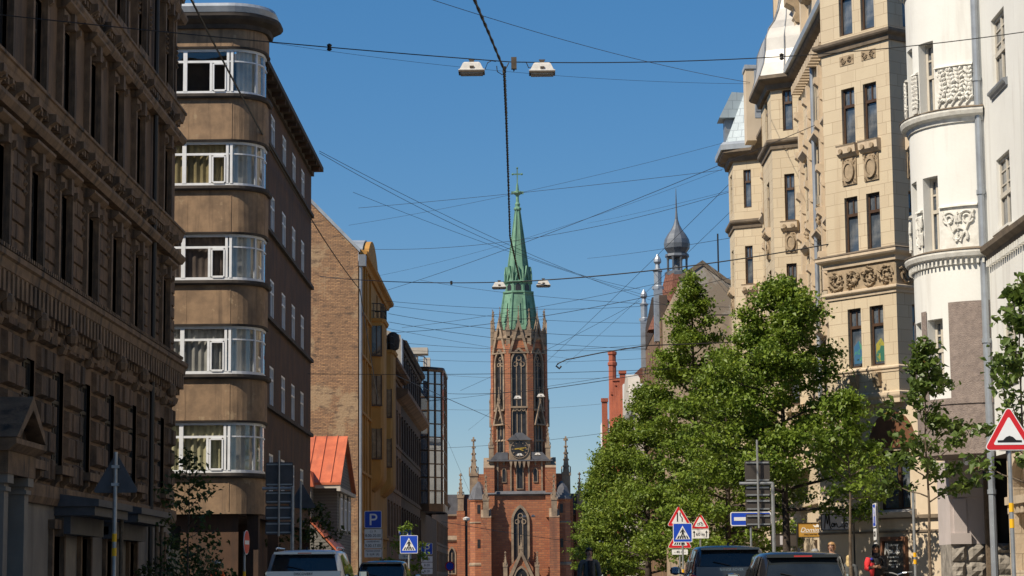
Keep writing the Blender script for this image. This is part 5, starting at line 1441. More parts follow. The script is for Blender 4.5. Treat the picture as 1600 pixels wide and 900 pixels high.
for k in range(8):
    th = -PI / 2 + PI / 8 + k * PI / 4; r_ = ring8(AP)
    x, y = CXc + math.cos(th) * r_, TY + math.sin(th) * r_
    if math.sin(th) > .5: continue
    part('shaft_buttress', MB().box(Fr(x, y, -math.sin(th), math.cos(th)), -.46, .46, 19, 36.6, -.4, .3), 'church_brick', CH)
    pinnacle(CH, x, y, 36.4, 42.0, .3, .4)
# copper spire
sp = part('spire', MB().lathe(CXc, TY, [(ring8(3.0), 38.4), (ring8(2.85), 39.5), (ring8(2.15), 44.6), (ring8(2.35), 44.7), (ring8(2.35), 44.95), (ring8(1.9), 45.0), (ring8(1.9), 46.2), (ring8(2.15), 46.3), (ring8(2.15), 46.5), (ring8(1.75), 46.6), (ring8(.36), 57.6), (ring8(.58), 57.75), (ring8(.58), 58.0), (ring8(.3), 58.2)], 8, PI / 8), 'verdigris', CH)
m = MB()
for k in range(8):
    th = PI / 8 + k * PI / 4; c_, s_ = math.cos(th), math.sin(th)
    m.tube([(CXc + c_ * ring8(a), TY + s_ * ring8(a), z) for a, z in ((3.05, 38.5), (2.88, 39.5), (2.18, 44.6))], .15, 5)
    m.tube([(CXc + c_ * ring8(a), TY + s_ * ring8(a), z) for a, z in ((1.8, 46.5), (.38, 57.6))], [.14, .07], 5)
    m.box(Fr(CXc + c_ * 1.95, TY + s_ * 1.95, -s_, c_), -.14, .14, 44.9, 46.4, -.14, .14)
    m.box(Fr(CXc + c_ * 2.15, TY + s_ * 2.15, -s_, c_), -.12, .12, 46.4, 47.6, -.12, .12).lathe(CXc + c_ * 2.15, TY + s_ * 2.15, [(.16, 47.6), (.03, 48.7)], 4)
part('spire_rib', m, 'verdigris', sp)
for k in range(8):
    th = -PI / 2 + k * PI / 4; nx, ny = math.cos(th), math.sin(th)
    if ny > .3: continue
    ff = Fr(CXc + nx * 1.92, TY + ny * 1.92, -ny, nx)
    part('lantern_opening', MB().prism(ff, [(-.42, 45.05), (.42, 45.05), (.42, 45.8), (0, 46.2), (-.42, 45.8)], -.02, .03), 'church_dark', sp)
    part('lucarne', MB().ring(ff, [(-.6, 46.4), (.6, 46.4), (0, 48.9)], [(-.36, 46.5), (.36, 46.5), (0, 47.9)], -.5, .02), 'verdigris', sp)
    f_p = Fr(CXc + nx * 2.6, TY + ny * 2.6, -ny, nx)
    pm_ = MB()
    for (za, na, wa_), (zb, nb, wb_) in (((39.8, .28, .72), (43.9, -.28, .62)),):
        pm_.poly([f_p.p(-wa_, za, na), f_p.p(wa_, za, na), f_p.p(wb_, zb, nb), f_p.p(-wb_, zb, nb)])
        for e in (.15,): pm_.poly([f_p.p(-.3, 40.2, na + e), f_p.p(.3, 40.2, na + e), f_p.p(.25, 43.2, nb + e + .1), f_p.p(-.25, 43.2, nb + e + .1)])
    part('copper_panel', pm_, 'verdigris', sp)
part('copper_finial', MB().lathe(CXc, TY, [(.3, 58.1), (.42, 58.6), (.25, 58.9), (.22, 59.8), (.3, 60.0), (.62, 60.2), (.7, 60.4), (.62, 60.6), (.25, 60.7), (.16, 61.6), (.08, 62.0)], 8).box(Fr(CXc, TY, 1, 0), -.95, .95, 60.2, 60.6, -.14, .14).box(Fr(CXc, TY, 0, 1), -.95, .95, 60.2, 60.6, -.14, .14), 'verdigris', sp)
m = MB().box(Fr(CXc, TY, 1, 0), -.09, .09, 61.8, 64.3, -.09, .09).box(Fr(CXc, TY, 1, 0), -.72, .72, 63.2, 63.4, -.08, .08)
for x, z in ((-.72, 63.3), (.72, 63.3), (0, 64.25)): m.lathe(CXc + x, TY, [(.02, z - .2), (.19, z), (.02, z + .2)], 6)
part('spire_cross', m, 'verdigris', sp)
# portal gable
fp_ = Fr(CXc + .1, YC - 1.6, 1, 0)
pt = part('portal', MB().box(fp_, -1.75, 1.75, 0, 3.2, -1.4, 0).prism(fp_, [(-1.75, 3.2), (1.75, 3.2), (0, 5.3)], -1.4, 0), 'church_brick', CH)
part('portal_gable', MB().ring(fp_, [(-2.0, 1.6), (2.0, 1.6), (0, 5.9)], [(-1.45, 1.6), (1.45, 1.6), (0, 4.9)], 0, .3), 'church_stone', pt)
lancet(pt, fp_, -.9, .9, .1, 1.7, 3.1, .25, 1, tracery=False, d=.2)
for s_ in (-1, 1): pinnacle(pt, CXc + .1 + s_ * 2.35, YC - 1.4, 1.5, 5.6, .3, .45)
pinnacle(pt, CXc + .1, YC - 1.5, 5.4, 8.0, .24, .2)
# nave and aisles
part('nave', MB().prism(Fr(CXc, YC + 9, 1, 0), [(-6, 0), (6, 0), (6, 12.5), (0, 17.5), (-6, 12.5)], -40, 0), 'church_brick', CH)
for s_ in (-1, 1):
    u0, u1 = sorted((s_ * 5.5, s_ * 11.6))
    part('aisle', MB().box(Fr(CXc, YC + 6, 1, 0), u0, u1, 0, 11.2, -40, 0), 'church_brick', CH)
    part('aisle_roof', MB().prism(Fr(CXc, YC + 5.8, 1, 0), [(u0, 11.2), (u1, 11.2), (u1 - .3 * (s_ > 0), 11.6), (u0 + (u1 - u0) * .1, 14.4), (u1 - (u1 - u0) * .1, 14.4)][0:2] + [(u1, 14.3), (u0, 14.3)], -40, 0), 'church_roof', CH)
    fa_ = Fr(CXc, YC + 6, 1, 0)
    part('aisle_buttress', MB().box(fa_, s_ * 9.0 - .6, s_ * 9.0 + .6, 0, 11.8, 0, 1.0), 'church_brick', CH)
    part('aisle_band', MB().mould(fa_, u0, u1, [(0, 7.2), (.2, 7.3), (.3, 7.5), (0, 8.1)]).mould(fa_, u0, u1, [(0, 11.0), (.3, 11.1), (.3, 11.3), (0, 11.35)]), 'church_stone', CH)
    pinnacle(CH, CXc + s_ * 9.0, YC + 5.4, 11.8, 17.5, .45, .35)
    lancet(CH, fa_, s_ * 10.4 - .45, s_ * 10.4 + .45, 2.5, 5.2, 6.2, .2, 1, tracery=False)
    part('blind_arch', MB().box(fa_, s_ * 7.6 - .5, s_ * 7.6 + .5, 8.6, 10.6, 0, .05), 'church_dark', CH)

# ================================================================== TREES
def tree(name, label, X, Y, H, R, base, seed, n_limbs=30, leaves=14000, leaf=.17, mat='leaf_linden', bark='bark', tr=.2, group=None, conical=.5, up=.55, clump=.42, low=.85, z0=.12, lean=(0, 0)):
    q = random.Random(seed)
    t = thing(name, label, 'tree', (X, Y, z0), group)
    lx, ly = lean
    tp = []
    for k in range(9):
        f = k / 8
        tp.append((X + lx * f + q.uniform(-1, 1) * .04 * H / 10 * (k > 1), Y + ly * f + q.uniform(-1, 1) * .04 * H / 10 * (k > 1), z0 + (H * .97 - z0) * f))
    tm = MB().tube(tp, [tr * (1.35 if k == 0 else 1 - .93 * (k / 8) ** .8) for k in range(9)], 8)
    def tpos(f):
        i = min(7, int(f * 8)); g_ = f * 8 - i
        return Vector(tp[i]).lerp(Vector(tp[i + 1]), g_)
    clumps = []
    fb_ = base / H
    for k in range(n_limbs):
        f = fb_ + (1 - fb_) * ((k + q.uniform(0, .6)) / n_limbs)
        s_ = (f - fb_) / (1 - fb_)
        prof = (low + (1 - low) * min(1, s_ / .22)) * (1 - s_ ** (1.6 if conical < .7 else 1.1)) ** .8 + .05
        L_ = R * prof * q.uniform(.6, 1.22)
        az = k * 2.39996 + q.uniform(-.5, .5)
        el = up * (0.45 + s_ * .9) + q.uniform(-.18, .18)
        p0 = tpos(f * .96); pts = [p0]; d = Vector((math.cos(az) * math.cos(el), math.sin(az) * math.cos(el), math.sin(el)))
        for e in range(1, 6):
            g_ = e / 5
            pts.append(p0 + d * L_ * g_ + Vector((q.uniform(-1, 1), q.uniform(-1, 1), q.uniform(-1, 1))) * .06 * L_ * g_ + Vector((0, 0, -.14 * L_ * g_ * g_)))
        r0 = max(.012, tr * .42 * (1 - s_ * .75))
        tm.tube(pts, [r0 * (1 - .85 * e / 5) for e in range(6)], 5)
        nsub = 2 + int(L_ * 1.7)
        for e in range(nsub):
            g_ = .25 + .75 * (e + q.random()) / nsub
            i = min(4, int(g_ * 5)); pp = pts[i].lerp(pts[i + 1], g_ * 5 - i)
            dd = (d + Vector((q.uniform(-1, 1), q.uniform(-1, 1), q.uniform(-.5, .8)))).normalized()
            sl = q.uniform(.12, .34) * L_ * (1.2 - g_ * .6) + .1
            tip = pp + dd * sl
            if q.random() < .6: tm.tube([pp, pp.lerp(tip, .5) + Vector((0, 0, .03)), tip], [r0 * .3, r0 * .2, .006], 4)
            clumps.append((tip, clump * q.uniform(.6, 1.25))); clumps.append((pp.lerp(tip, .45), clump * q.uniform(.4, .8)))
        clumps.append((pts[-1], clump * .8))
    for k in range(3): clumps.append((tpos(.93 + .03 * k), clump * .55))
    tk = part('trunk', tm, bark, t, smooth=True)
    lv = MB(); per = leaves / len(clumps)
    wsum = sum(c[1] ** 2 for c in clumps) / len(clumps)
    for c_, cr in clumps:
        n = max(3, int(per * cr * cr / wsum))
        for _ in range(n):
            p = c_ + Vector((q.gauss(0, .5) * cr, q.gauss(0, .5) * cr, q.gauss(0, .27) * cr - .05 * cr))
            nv = Vector((q.gauss(0, .55), q.gauss(0, .55), q.uniform(.25, 1.0))).normalized()
            a = nv.orthogonal().normalized(); a.rotate(Matrix.Rotation(q.uniform(0, 2 * PI), 3, nv)); b = nv.cross(a)
            l = leaf * q.uniform(.5, 1.35); w_ = l * q.uniform(.62, .85)
            dr = Vector((0, 0, -.22 * l))
            i = len(lv.v)
            lv.v += [tuple(p - a * l * .5), tuple(p + b * w_ * .5 + nv * .08 * l), tuple(p + a * l * .55 + dr), tuple(p - b * w_ * .5 + nv * .08 * l)]
            lv.f.append((i, i + 1, i + 2)); lv.f.append((i, i + 2, i + 3))
    me_o = bpy.data.objects.new('crown', lv.mesh('crown', mat, ORIG[t], False, fix=False)); COL.objects.link(me_o); me_o.parent = t
    return t
LG = 'lindens lining the sunny pavement'
tree('linden_tree', 'full dark trunked linden before the cream facade, two hanging shop signs under its crown', 8.45, 73.5, 11.6, 3.0, 3.4, 11, 54, 36000, .14, clump=.5, tr=.17, group=LG)
tree('linden_tree', 'tallest pointed linden, its tip reaching beside the slate onion dome', 8.4, 112, 17.4, 3.8, 2.2, 12, 58, 38000, .18, clump=.62, tr=.24, group=LG, conical=.75)
tree('linden_tree', 'shorter bushy linden filling the gap between the two tall lindens', 8.3, 93, 10.9, 3.3, 1.8, 13, 40, 21000, .16, clump=.55, tr=.17, group=LG)
tree('linden_tree', 'broad linden directly under the red tiled roof and orange pilasters', 7.9, 150, 15.0, 3.7, 1.4, 14, 50, 27000, .21, clump=.75, tr=.24, group=LG, mat='leaf_far')
tree('linden_tree', 'linden behind the narrow-road and crossing signs', 7.6, 186, 15.2, 3.3, 1.3, 15, 46, 22000, .24, clump=.8, tr=.24, group=LG, mat='leaf_far')
tree('linden_tree', 'pale green linden second nearest to the church', 7.7, 232, 15.4, 3.1, 1.3, 16, 42, 18000, .28, clump=.85, tr=.24, group=LG, mat='leaf_far')
tree('linden_tree', 'farthest linden, its crown overlapping the right edge of the church', 8.6, 288, 16.4, 2.9, 1.3, 17, 42, 16000, .32, clump=.9, tr=.24, group=LG, mat='leaf_far')
tree('young_tree', 'thin pale trunked young linden standing before the grey handwritten shop sign', 7.62, 53, 5.7, 1.05, 3.0, 27, 22, 3200, .13, mat='leaf_linden', bark='bark_young', clump=.3, tr=.055, up=.8, group='young street trees')
tree('young_tree', 'slim staked young street tree with a pale thin trunk before the white round bay', 9.05, 50.5, 6.75, 1.3, 2.75, 21, 24, 2300, .165, mat='leaf_young', bark='bark_young', clump=.24, tr=.05, up=1.0, group='young street trees')
tree('young_tree', 'leafy young tree cut by the right edge of the photo beside the bump warning sign', 9.35, 41.9, 7.0, 1.15, 2.6, 23, 22, 1500, .17, mat='leaf_young', bark='bark_young', clump=.26, tr=.05, up=1.05, group='young street trees')
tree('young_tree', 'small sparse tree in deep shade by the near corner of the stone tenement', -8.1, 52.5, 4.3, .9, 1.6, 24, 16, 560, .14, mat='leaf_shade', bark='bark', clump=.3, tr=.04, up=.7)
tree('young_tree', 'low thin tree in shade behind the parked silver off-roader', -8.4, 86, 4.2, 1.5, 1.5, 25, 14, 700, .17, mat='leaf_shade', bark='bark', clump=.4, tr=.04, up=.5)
tree('young_tree', 'little shaded bush tree beside the square blue parking sign far down the left kerb', -7.2, 128, 4.6, 1.2, 1.0, 26, 14, 900, .2, mat='leaf_linden', bark='bark', clump=.4, tr=.05, up=.6)
def shrub(label, X, Y, R, H, seed, n, leaf, mat):
    q = random.Random(seed); t = thing('shrub', label, 'shrub', (X, Y, .12))
    st = MB()
    for k in range(7):
        a = q.uniform(0, 6.28); st.tube([(X, Y, .12), (X + math.cos(a) * R * .4, Y + math.sin(a) * R * .4, H * .5), (X + math.cos(a) * R * .75, Y + math.sin(a) * R * .75, H * .9)], [.03, .02, .008], 4)
    part('stems', st, 'bark', t)
    lv = MB()
    for _ in range(n):
        a = q.uniform(0, 6.28); rr = R * math.sqrt(q.random()); z = .2 + H * q.random() ** .8 * (1 - .4 * (rr / R) ** 2)
        p = Vector((X + math.cos(a) * rr, Y + math.sin(a) * rr, z)); nv = Vector((q.gauss(0, .6), q.gauss(0, .6), q.uniform(.1, 1))).normalized()
        u_ = nv.orthogonal().normalized(); u_.rotate(Matrix.Rotation(q.uniform(0, 6.28), 3, nv)); b = nv.cross(u_); l = leaf * q.uniform(.6, 1.2)
        i = len(lv.v); lv.v += [tuple(p - u_ * l * .5), tuple(p + b * l * .35), tuple(p + u_ * l * .5), tuple(p - b * l * .35)]; lv.f.append((i, i + 1, i + 2, i + 3))
    o = bpy.data.objects.new('foliage', lv.mesh('foliage', mat, ORIG[t], fix=False)); COL.objects.link(o); o.parent = t
    return t
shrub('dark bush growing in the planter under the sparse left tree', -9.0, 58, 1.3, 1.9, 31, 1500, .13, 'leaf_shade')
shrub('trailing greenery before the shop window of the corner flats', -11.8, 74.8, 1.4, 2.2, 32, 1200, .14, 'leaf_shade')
solo('planter_box', MB().box(Fr(-9.0, 56.6, 1, 0), -1.4, 1.4, .12, .95, -1.0, 0).box(Fr(-9.0, 56.56, 1, 0), -1.45, 1.45, .95, 1.03, -1.1, .05), 'sign_back', 'low dark planter box holding the shaded bush on the left pavement', 'planter')

# ================================================================== OVERHEAD WIRES AND STREET LAMPS
def wire(label, a, b, sag, r_, group='overhead wires', name='overhead_wire', n=18, mat='cable_black'):
    a, b = Vector(a), Vector(b); pts = []
    for k in range(n + 1):
        t = k / n; p = a.lerp(b, t); p.z -= 4 * sag * t * (1 - t); pts.append(p)
    mid = pts[n // 2]
    return solo(name, MB().tube(pts, r_, 5), mat, label, 'wire', group, base=tuple(mid))
XL, XR = -10.5, 11.8
def span(label, pl, pr, sag=.0, r_=.014, XLp=XL, XRp=11.2):
    """cross-street wire hung between the two facades through two picture points"""
    return wire(label, atX(pl[0], pl[1], XLp), atX(pr[0], pr[1], XRp), sag, r_)
def longi(label, pa, Ya, pb, Yb, sag=0.0, r_=.014):
    return wire(label, at(*pa, Ya), at(*pb, Yb), sag, r_)
LAMP = {}
def lamp(label, px, py, Y, W_=.58, detail=True):
    p = at(px, py, Y)
    t = thing('street_lamp', label, 'street lamp', p, 'lamps hung over the middle of the street')
    if not LAMP:
        h = MB(); prof = [(.5, .0), (.5, .035), (.44, .06), (.33, .30), (.27, .345), (.10, .37)]
        lv = [[(-a, -a * .62), (a, -a * .62), (a, a * .62), (-a, a * .62)] for a, _ in prof]
        for i in range(len(prof) - 1):
            for j in range(4): q = (j + 1) % 4; h.quad((*lv[i][j], prof[i][1]), (*lv[i][q], prof[i][1]), (*lv[i + 1][q], prof[i + 1][1]), (*lv[i + 1][j], prof[i + 1][1]))
        h.poly([(*c_, .37) for c_ in lv[-1]])
        LAMP['shell'] = h.mesh('lamp_shell', 'lamp_shell')
        LAMP['rim'] = MB().box(LOC, -.5, .5, -.07, .0, -.31, .31).mesh('lamp_rim', 'lamp_under')
        LAMP['diffuser'] = MB().box(LOC, -.43, .43, -.12, -.07, -.26, .26).mesh('diffuser', 'lamp_glass')
        LAMP['bracket'] = MB().box(LOC, -.09, .09, .37, .48, -.08, .08).box(LOC, -.12, .12, .46, .5, -.03, .03).box(LOC, -.07, .09, .09, .17, .26, .30).mesh('bracket', 'lamp_under')
    t.scale = (W_, W_, W_)
    for k, me in LAMP.items(): child({'shell': 'lamp_shell', 'rim': 'lamp_rim', 'diffuser': 'diffuser', 'bracket': 'hanger'}[k], me, t)
    return t
LP = [((737, 112), (847, 113), 48.0, .58, 'nearest', 'largest, highest in the sky'), ((780, 449), (849, 446), 80.0, .52, 'second', 'crossing the green spire'), ((809, 623), (845, 620), 136.0, .5, 'third', 'before the upper brick tower'),
      ((812, 712), (840, 711), 178.0, .5, 'fourth', 'at the height of the church clock'), ((819, 808), (833, 807), 230.0, .45, 'fifth', 'small, before the great church window')]
for (a, b, Y, W_, nm, ds) in LP:
    for p, sd_ in ((a, 'left'), (b, 'right')):
        lamp(f'{sd_} lamp of the {nm} hanging pair, {ds}', *p, Y, W_)
# junction box and cable drops of the first pair
jb = thing('junction_box', 'small grey box and dangling leads between the two nearest hanging lamps', 'junction box', at(803, 100, 48))
part('box', MB().box(Fr(*at(803, 100, 48)[:2], 1, 0), -.06, .06, at(803, 108, 48).z, at(803, 90, 48).z, -.06, .06), 'lamp_under', jb)
def loop(pix, Y, r_=.011): return MB().tube([at(x, y, Y) for x, y in pix], r_, 5)
part('lead', loop([(802, 108), (803, 112), (804, 109)], 48), 'cable_black', jb)
part('lead', loop([(758, 108), (762, 98), (768, 95), (775, 96)], 48), 'cable_black', jb)
part('lead', loop([(776, 103), (777, 112), (785, 117), (789, 110), (795, 98)], 48), 'cable_black', jb)
part('lead', loop([(810, 97), (822, 97), (826, 106), (833, 104)], 48), 'cable_black', jb)
jc = thing('cable_clamp', 'dark clamp where the twisted cable meets the first lamp wire', 'clamp', at(788, 110, 48))
part('clamp', MB().tube([at(788, 104, 47.9), at(788, 114, 47.9)], .045, 6), 'cable_black', jc)
def twisted(label, pts, r_=.018, turns=60, name='twisted_cable'):
    P = [Vector(p) for p in pts]; m1 = MB()
    N = len(P) * 1
    dense = []
    for a, b in zip(P, P[1:]):
        for k in range(40): dense.append(a.lerp(b, k / 40))
    dense.append(P[-1])
    for ph in (0, PI):
        q = []
        for i, p in enumerate(dense):
            a = i / len(dense) * turns * 2 * PI + ph; q.append(p + Vector((math.cos(a) * r_ * .9, 0, math.sin(a) * r_ * .9)))
        m1.tube(q, r_, 5)
    return solo(name, m1, 'cable_black', label, 'cable', base=tuple(P[0]))
twisted('black twisted power cable running along the street overhead to the nearest lamps', [at(500, -420, 12), at(640, -170, 24), at(738, -8, 36), at(763, 50, 42), at(788, 110, 48)], turns=90)
twisted('black twisted power cable dropping from the nearest lamps towards the green spire', [at(788, 110, 48), at(791, 180, 55), at(794, 270, 64), at(797, 370, 74), at(812, 436, 80)], .022, 50)
def wy(label, x0, y0, x1, y1, Ym, sag=.0, r_=.013):
    """wire square across the street at depth Ym through two picture points, run on to both facades"""
    a, b = at(x0, y0, Ym), at(x1, y1, Ym + .6); d = (b - a)
    t0 = (-10.45 - a.x) / d.x; t1 = (11.0 - a.x) / d.x
    return wire(label, a + d * t0, a + d * t1, sag, r_)
def w2(label, p0, Y0, p1, Y1, r_=.013, sag=0.0):
    """wire through two picture points; ends that hang in open air run on to the facade line"""
    a, b = at(*p0, Y0), at(*p1, Y1); d = b - a
    if a.x > -9.0 and b.x > a.x and p0[0] > 640 and p0[1] > 200: a = a - d * min(1.2, (a.x + 10.3) / d.x)
    if b.x < 8.5 and b.x > a.x and p1[0] < 1000: b = b + d * min(1.2, (10.6 - b.x) / d.x)
    return wire(label, a, b, sag, r_ * (1 if r_ > .028 else .85))
WL1 = (atX(-10, 22, -10.5), at(800, 97, 48), .05)
wire('taut wire carrying the nearest pair of lamps, left half from the stone tenement', *WL1, .012)
WL2 = (at(800, 97, 48), atX(1600, 50, XW), .25)
wire('taut wire carrying the nearest pair of lamps, right half to the white building', *WL2, .012)
w2('thin wire dipping just below the nearest lamps', (420, 66), 78, (1172, 131), 91, 0.0079, .35)
w2('long wire slanting down to the right across the top of the sky', (640, -12), 60, (1172, 129), 91.5, 0.0115, .25)
w2('thick cable slanting across the rounded corner flats to the ochre tenement', (296, -6), 58, (562, 452), 135, .03, .6)
w2('slack end of the thick cable hanging down the drainpipe of the ochre tenement', (562, 452), 135, (575, 530), 134.9, .03, .05)
w2('upper of two parallel wires falling from the corner flats towards the spire', (499, 236), 98, (960, 440), 150, 0.0144, .6)
w2('lower of two parallel wires falling from the corner flats towards the spire', (499, 239), 98, (1000, 452), 155, 0.0144, .9)
w2('faint wire rising to the right just above the spire cross', (545, 352), 140, (1135, 222), 110, 0.0101, .3)
w2('wire rising to the right across the upper green spire', (540, 388), 140, (1140, 300), 112, 0.0144, 1.0)
w2('faint wire rising from mid sky to the cream building', (690, 400), 140, (1135, 262), 112, 0.0086, .5)
WL3 = (atX(500, 432, -10.2), at(812, 440, 80), .15)
wire('wire carrying the second pair of lamps, left half', *WL3, .018)
wire('wire carrying the second pair of lamps, sagging right half to the cream corner bay', at(812, 440, 80), at(1440, 352, 75.5), .3, .022)
w2('wire from the ochre tenement rising right below the second lamps', (608, 520), 158, (1142, 434), 111, 0.0187, .5)
w2('wire crossing behind the second lamps', (600, 470), 150, (1010, 478), 170, 0.0158, .4)
w2('horizontal wire above the crown of pinnacles', (607, 490), 160, (1012, 525), 170, 0.0187, .5)
w2('second horizontal wire above the crown of pinnacles', (607, 503), 160, (1012, 545), 170, 0.0187, .4)
w2('third wire crossing the pinnacles of the tower', (630, 536), 170, (1015, 546), 172, 0.0173, .3)
w2('dark straight wire crossing the upper brick tower', (412, 583), 97, (1140, 572), 111, 0.0144, .2)
w2('wire across the lancets of the brick tower', (628, 560), 175, (1010, 560), 175, 0.0144, .3)
wire('wire carrying the third pair of lamps, left half', at(700, 615, 215), at(827, 611, 136), .1, .02)
wire('wire carrying the third pair of lamps, right half', at(827, 611, 136), at(1140, 560, 112), .1, .02)
w2('wire slanting down left beside the glass block', (700, 622), 215, (775, 655), 300, .03, .1)
w2('low wire carrying the lamps by the church clock', (690, 700), 240, (960, 672), 200, 0.0202, .3)
w2('steep wire rising right from the tower to the cream eaves', (858, 553), 200, (1142, 285), 112, 0.0158, .5)
w2('steep short wire rising right past the onion dome', (980, 480), 165, (1142, 330), 112, 0.0130, .2)
w2('wire falling right across the sky before the onion house', (820, 395), 150, (1010, 462), 170, 0.0144, .3)
w2('upper wire passing the onion dome spike', (1000, 330), 165, (1140, 298), 112, 0.0101, .1)
w2('low wire across the lower church front', (690, 815), 250, (900, 845), 290, .03, .2)
w2('low wire before the crossing of the tree tops', (850, 600), 150, (1120, 560), 112, 0.0144, .2)
for k, (p0, Y0, p1, Y1, sg, lb) in enumerate([
  ((612, 478), 160, (1010, 505), 172, .3, 'thin wire slanting gently down just under the second lamps'),
  ((640, 548), 172, (1012, 538), 172, .3, 'thin wire level with the foot of the pinnacles'),
  ((600, 455), 155, (800, 378), 120, .3, 'thin wire rising from the balcony of the ochre tenement to mid sky'),
  ((560, 325), 140, (800, 300), 130, .1, 'faint thin wire beside the top of the spire'),
  ((700, 585), 230, (960, 590), 220, .3, 'far thin wire behind the brick tower at the height of its lancets'),
  ((700, 640), 250, (950, 630), 240, .3, 'far thin wire low behind the brick tower'),
  ((650, 508), 175, (860, 470), 150, .3, 'thin crossing wire left of the green copper spire'),
  ((860, 540), 180, (1000, 470), 165, .2, 'short thin wire climbing right towards the onion house'),
  ((855, 455), 150, (1140, 480), 113, .4, 'thin wire sinking right behind the second lamps to the cream house'),
  ((1000, 392), 165, (1140, 372), 112, .1, 'thin wire crossing just below the onion dome'),
  ((600, 512), 158, (770, 540), 200, .2, 'thin wire falling right from the yellow house to the tower'),
  ((700, 690), 260, (740, 780), 300, .3, 'steep thin wire far left of the church front')]):
    w2(lb, p0, Y0, p1, Y1, .012 + .00002 * Y0, sg)
bw_ = thing('broken_cable', 'thick loose cable end with a hook hanging before the tree tops right of the tower', 'cable', at(872, 571, 110))
part('cable', MB().tube([at(872, 568, 110), at(885, 562, 110), at(940, 551, 109), at(1010, 540, 107), at(1140, 535, 107.5), at(1330, 497, 84)], .03, 5), 'cable_black', bw_)
part('hook', MB().tube([at(872, 568, 110), at(869, 572, 110), at(874, 576, 110), at(877, 572, 110)], .05, 5), 'cable_black', bw_)
for (o, f_, lb) in ((WL1, .62, 'small insulator on the first lamp wire left of the lamps'), (WL2, .5, 'small insulator on the first lamp wire right of the lamps'), (WL3, .72, 'small insulator on the second lamp wire left of the spire')):
    a, b, sag = o; p = a.lerp(b, f_); p.z -= 4 * sag * f_ * (1 - f_)
    solo('wire_insulator', MB().lathe(p.x, p.y, [(.02, p.z - .08), (.06, p.z - .05), (.035, p.z), (.06, p.z + .05), (.02, p.z + .08)], 7), 'cable_black', lb, 'insulator', base=tuple(p))

# ================================================================== SIGNS
def text_part(parent, s, size, fr, u, z, n, mat, name='lettering', shear=0.0, maxw=None, ext=.004):
    cu = bpy.data.curves.new('t', 'FONT'); cu.body = s; cu.size = size; cu.align_x = 'CENTER'; cu.align_y = 'CENTER'; cu.extrude = ext; cu.shear = shear
    ob = bpy.data.objects.new('t', cu); COL.objects.link(ob)
    bpy.context.view_layer.update()
    me = bpy.data.meshes.new_from_object(ob.evaluated_get(bpy.context.evaluated_depsgraph_get()))
    bpy.data.objects.remove(ob); bpy.data.curves.remove(cu)
    xs = [v_.co.x for v_ in me.vertices]; wd = (max(xs) - min(xs)) if xs else 1
    k = min(1, maxw / wd) if maxw else 1
    off = ORIG[parent]
    for v_ in me.vertices:
        x, y, zz = v_.co; v_.co = Vector(fr.p(u + x * k, z + y, n + zz)) - off
    me.materials.clear(); me.materials.append(MATS[mat])
    me.name = name
    o = bpy.data.objects.new(name, me); COL.objects.link(o); o.parent = parent; ORIG[o] = off
    return o
def rrect(u0, u1, z0, z1, r_, k=3):
    out = []
    for cx, cz, a0 in ((u1 - r_, z0 + r_, -90), (u1 - r_, z1 - r_, 0), (u0 + r_, z1 - r_, 90), (u0 + r_, z0 + r_, 180)):
        for i in range(k + 1): a = rad(a0 + 90 * i / k); out.append((cx + r_ * math.cos(a), cz + r_ * math.sin(a)))
    return out
def tri(u, z0, side, r_=.045, k=3):
    """rounded upright triangle, base line at z0"""
    h = side * .866; out = []
    cs = [(u - side / 2, z0, 150, 270), (u + side / 2, z0, 270, 390), (u, z0 + h, 30, 150)]
    for px, pz, a0, a1 in cs:
        dx, dz = u - px, z0 + h / 3 - pz; l = math.hypot(dx, dz); cx, cz = px + dx / l * 2 * r_, pz + dz / l * 2 * r_
        for i in range(k + 1): a = rad(a0 + (a1 - a0) * i / k); out.append((cx + r_ * math.cos(a), cz + r_ * math.sin(a)))
    return out
def sign(label, X, Y, ang=0, cat='road sign'):
    t = thing('road_sign', label, cat, (X, Y, .12))
    return t, Fr(X, Y, math.cos(rad(ang)), math.sin(rad(ang)))
def pole(t, fr, H, r_=.034, bands=(), u=0, z0=.12):
    p = part('pole', MB().tube([fr.p(u, z0, 0), fr.p(u, H, 0)], r_, 10).box(fr, u - .1, u + .1, z0 - .02, z0 + .03, -.1, .1), 'pole_steel', t, smooth=False)
    for a, b in bands: part('yellow_band', MB().tube([fr.p(u, a, 0), fr.p(u, b, 0)], r_ + .004, 10), 'sign_yellow', p)
    return p
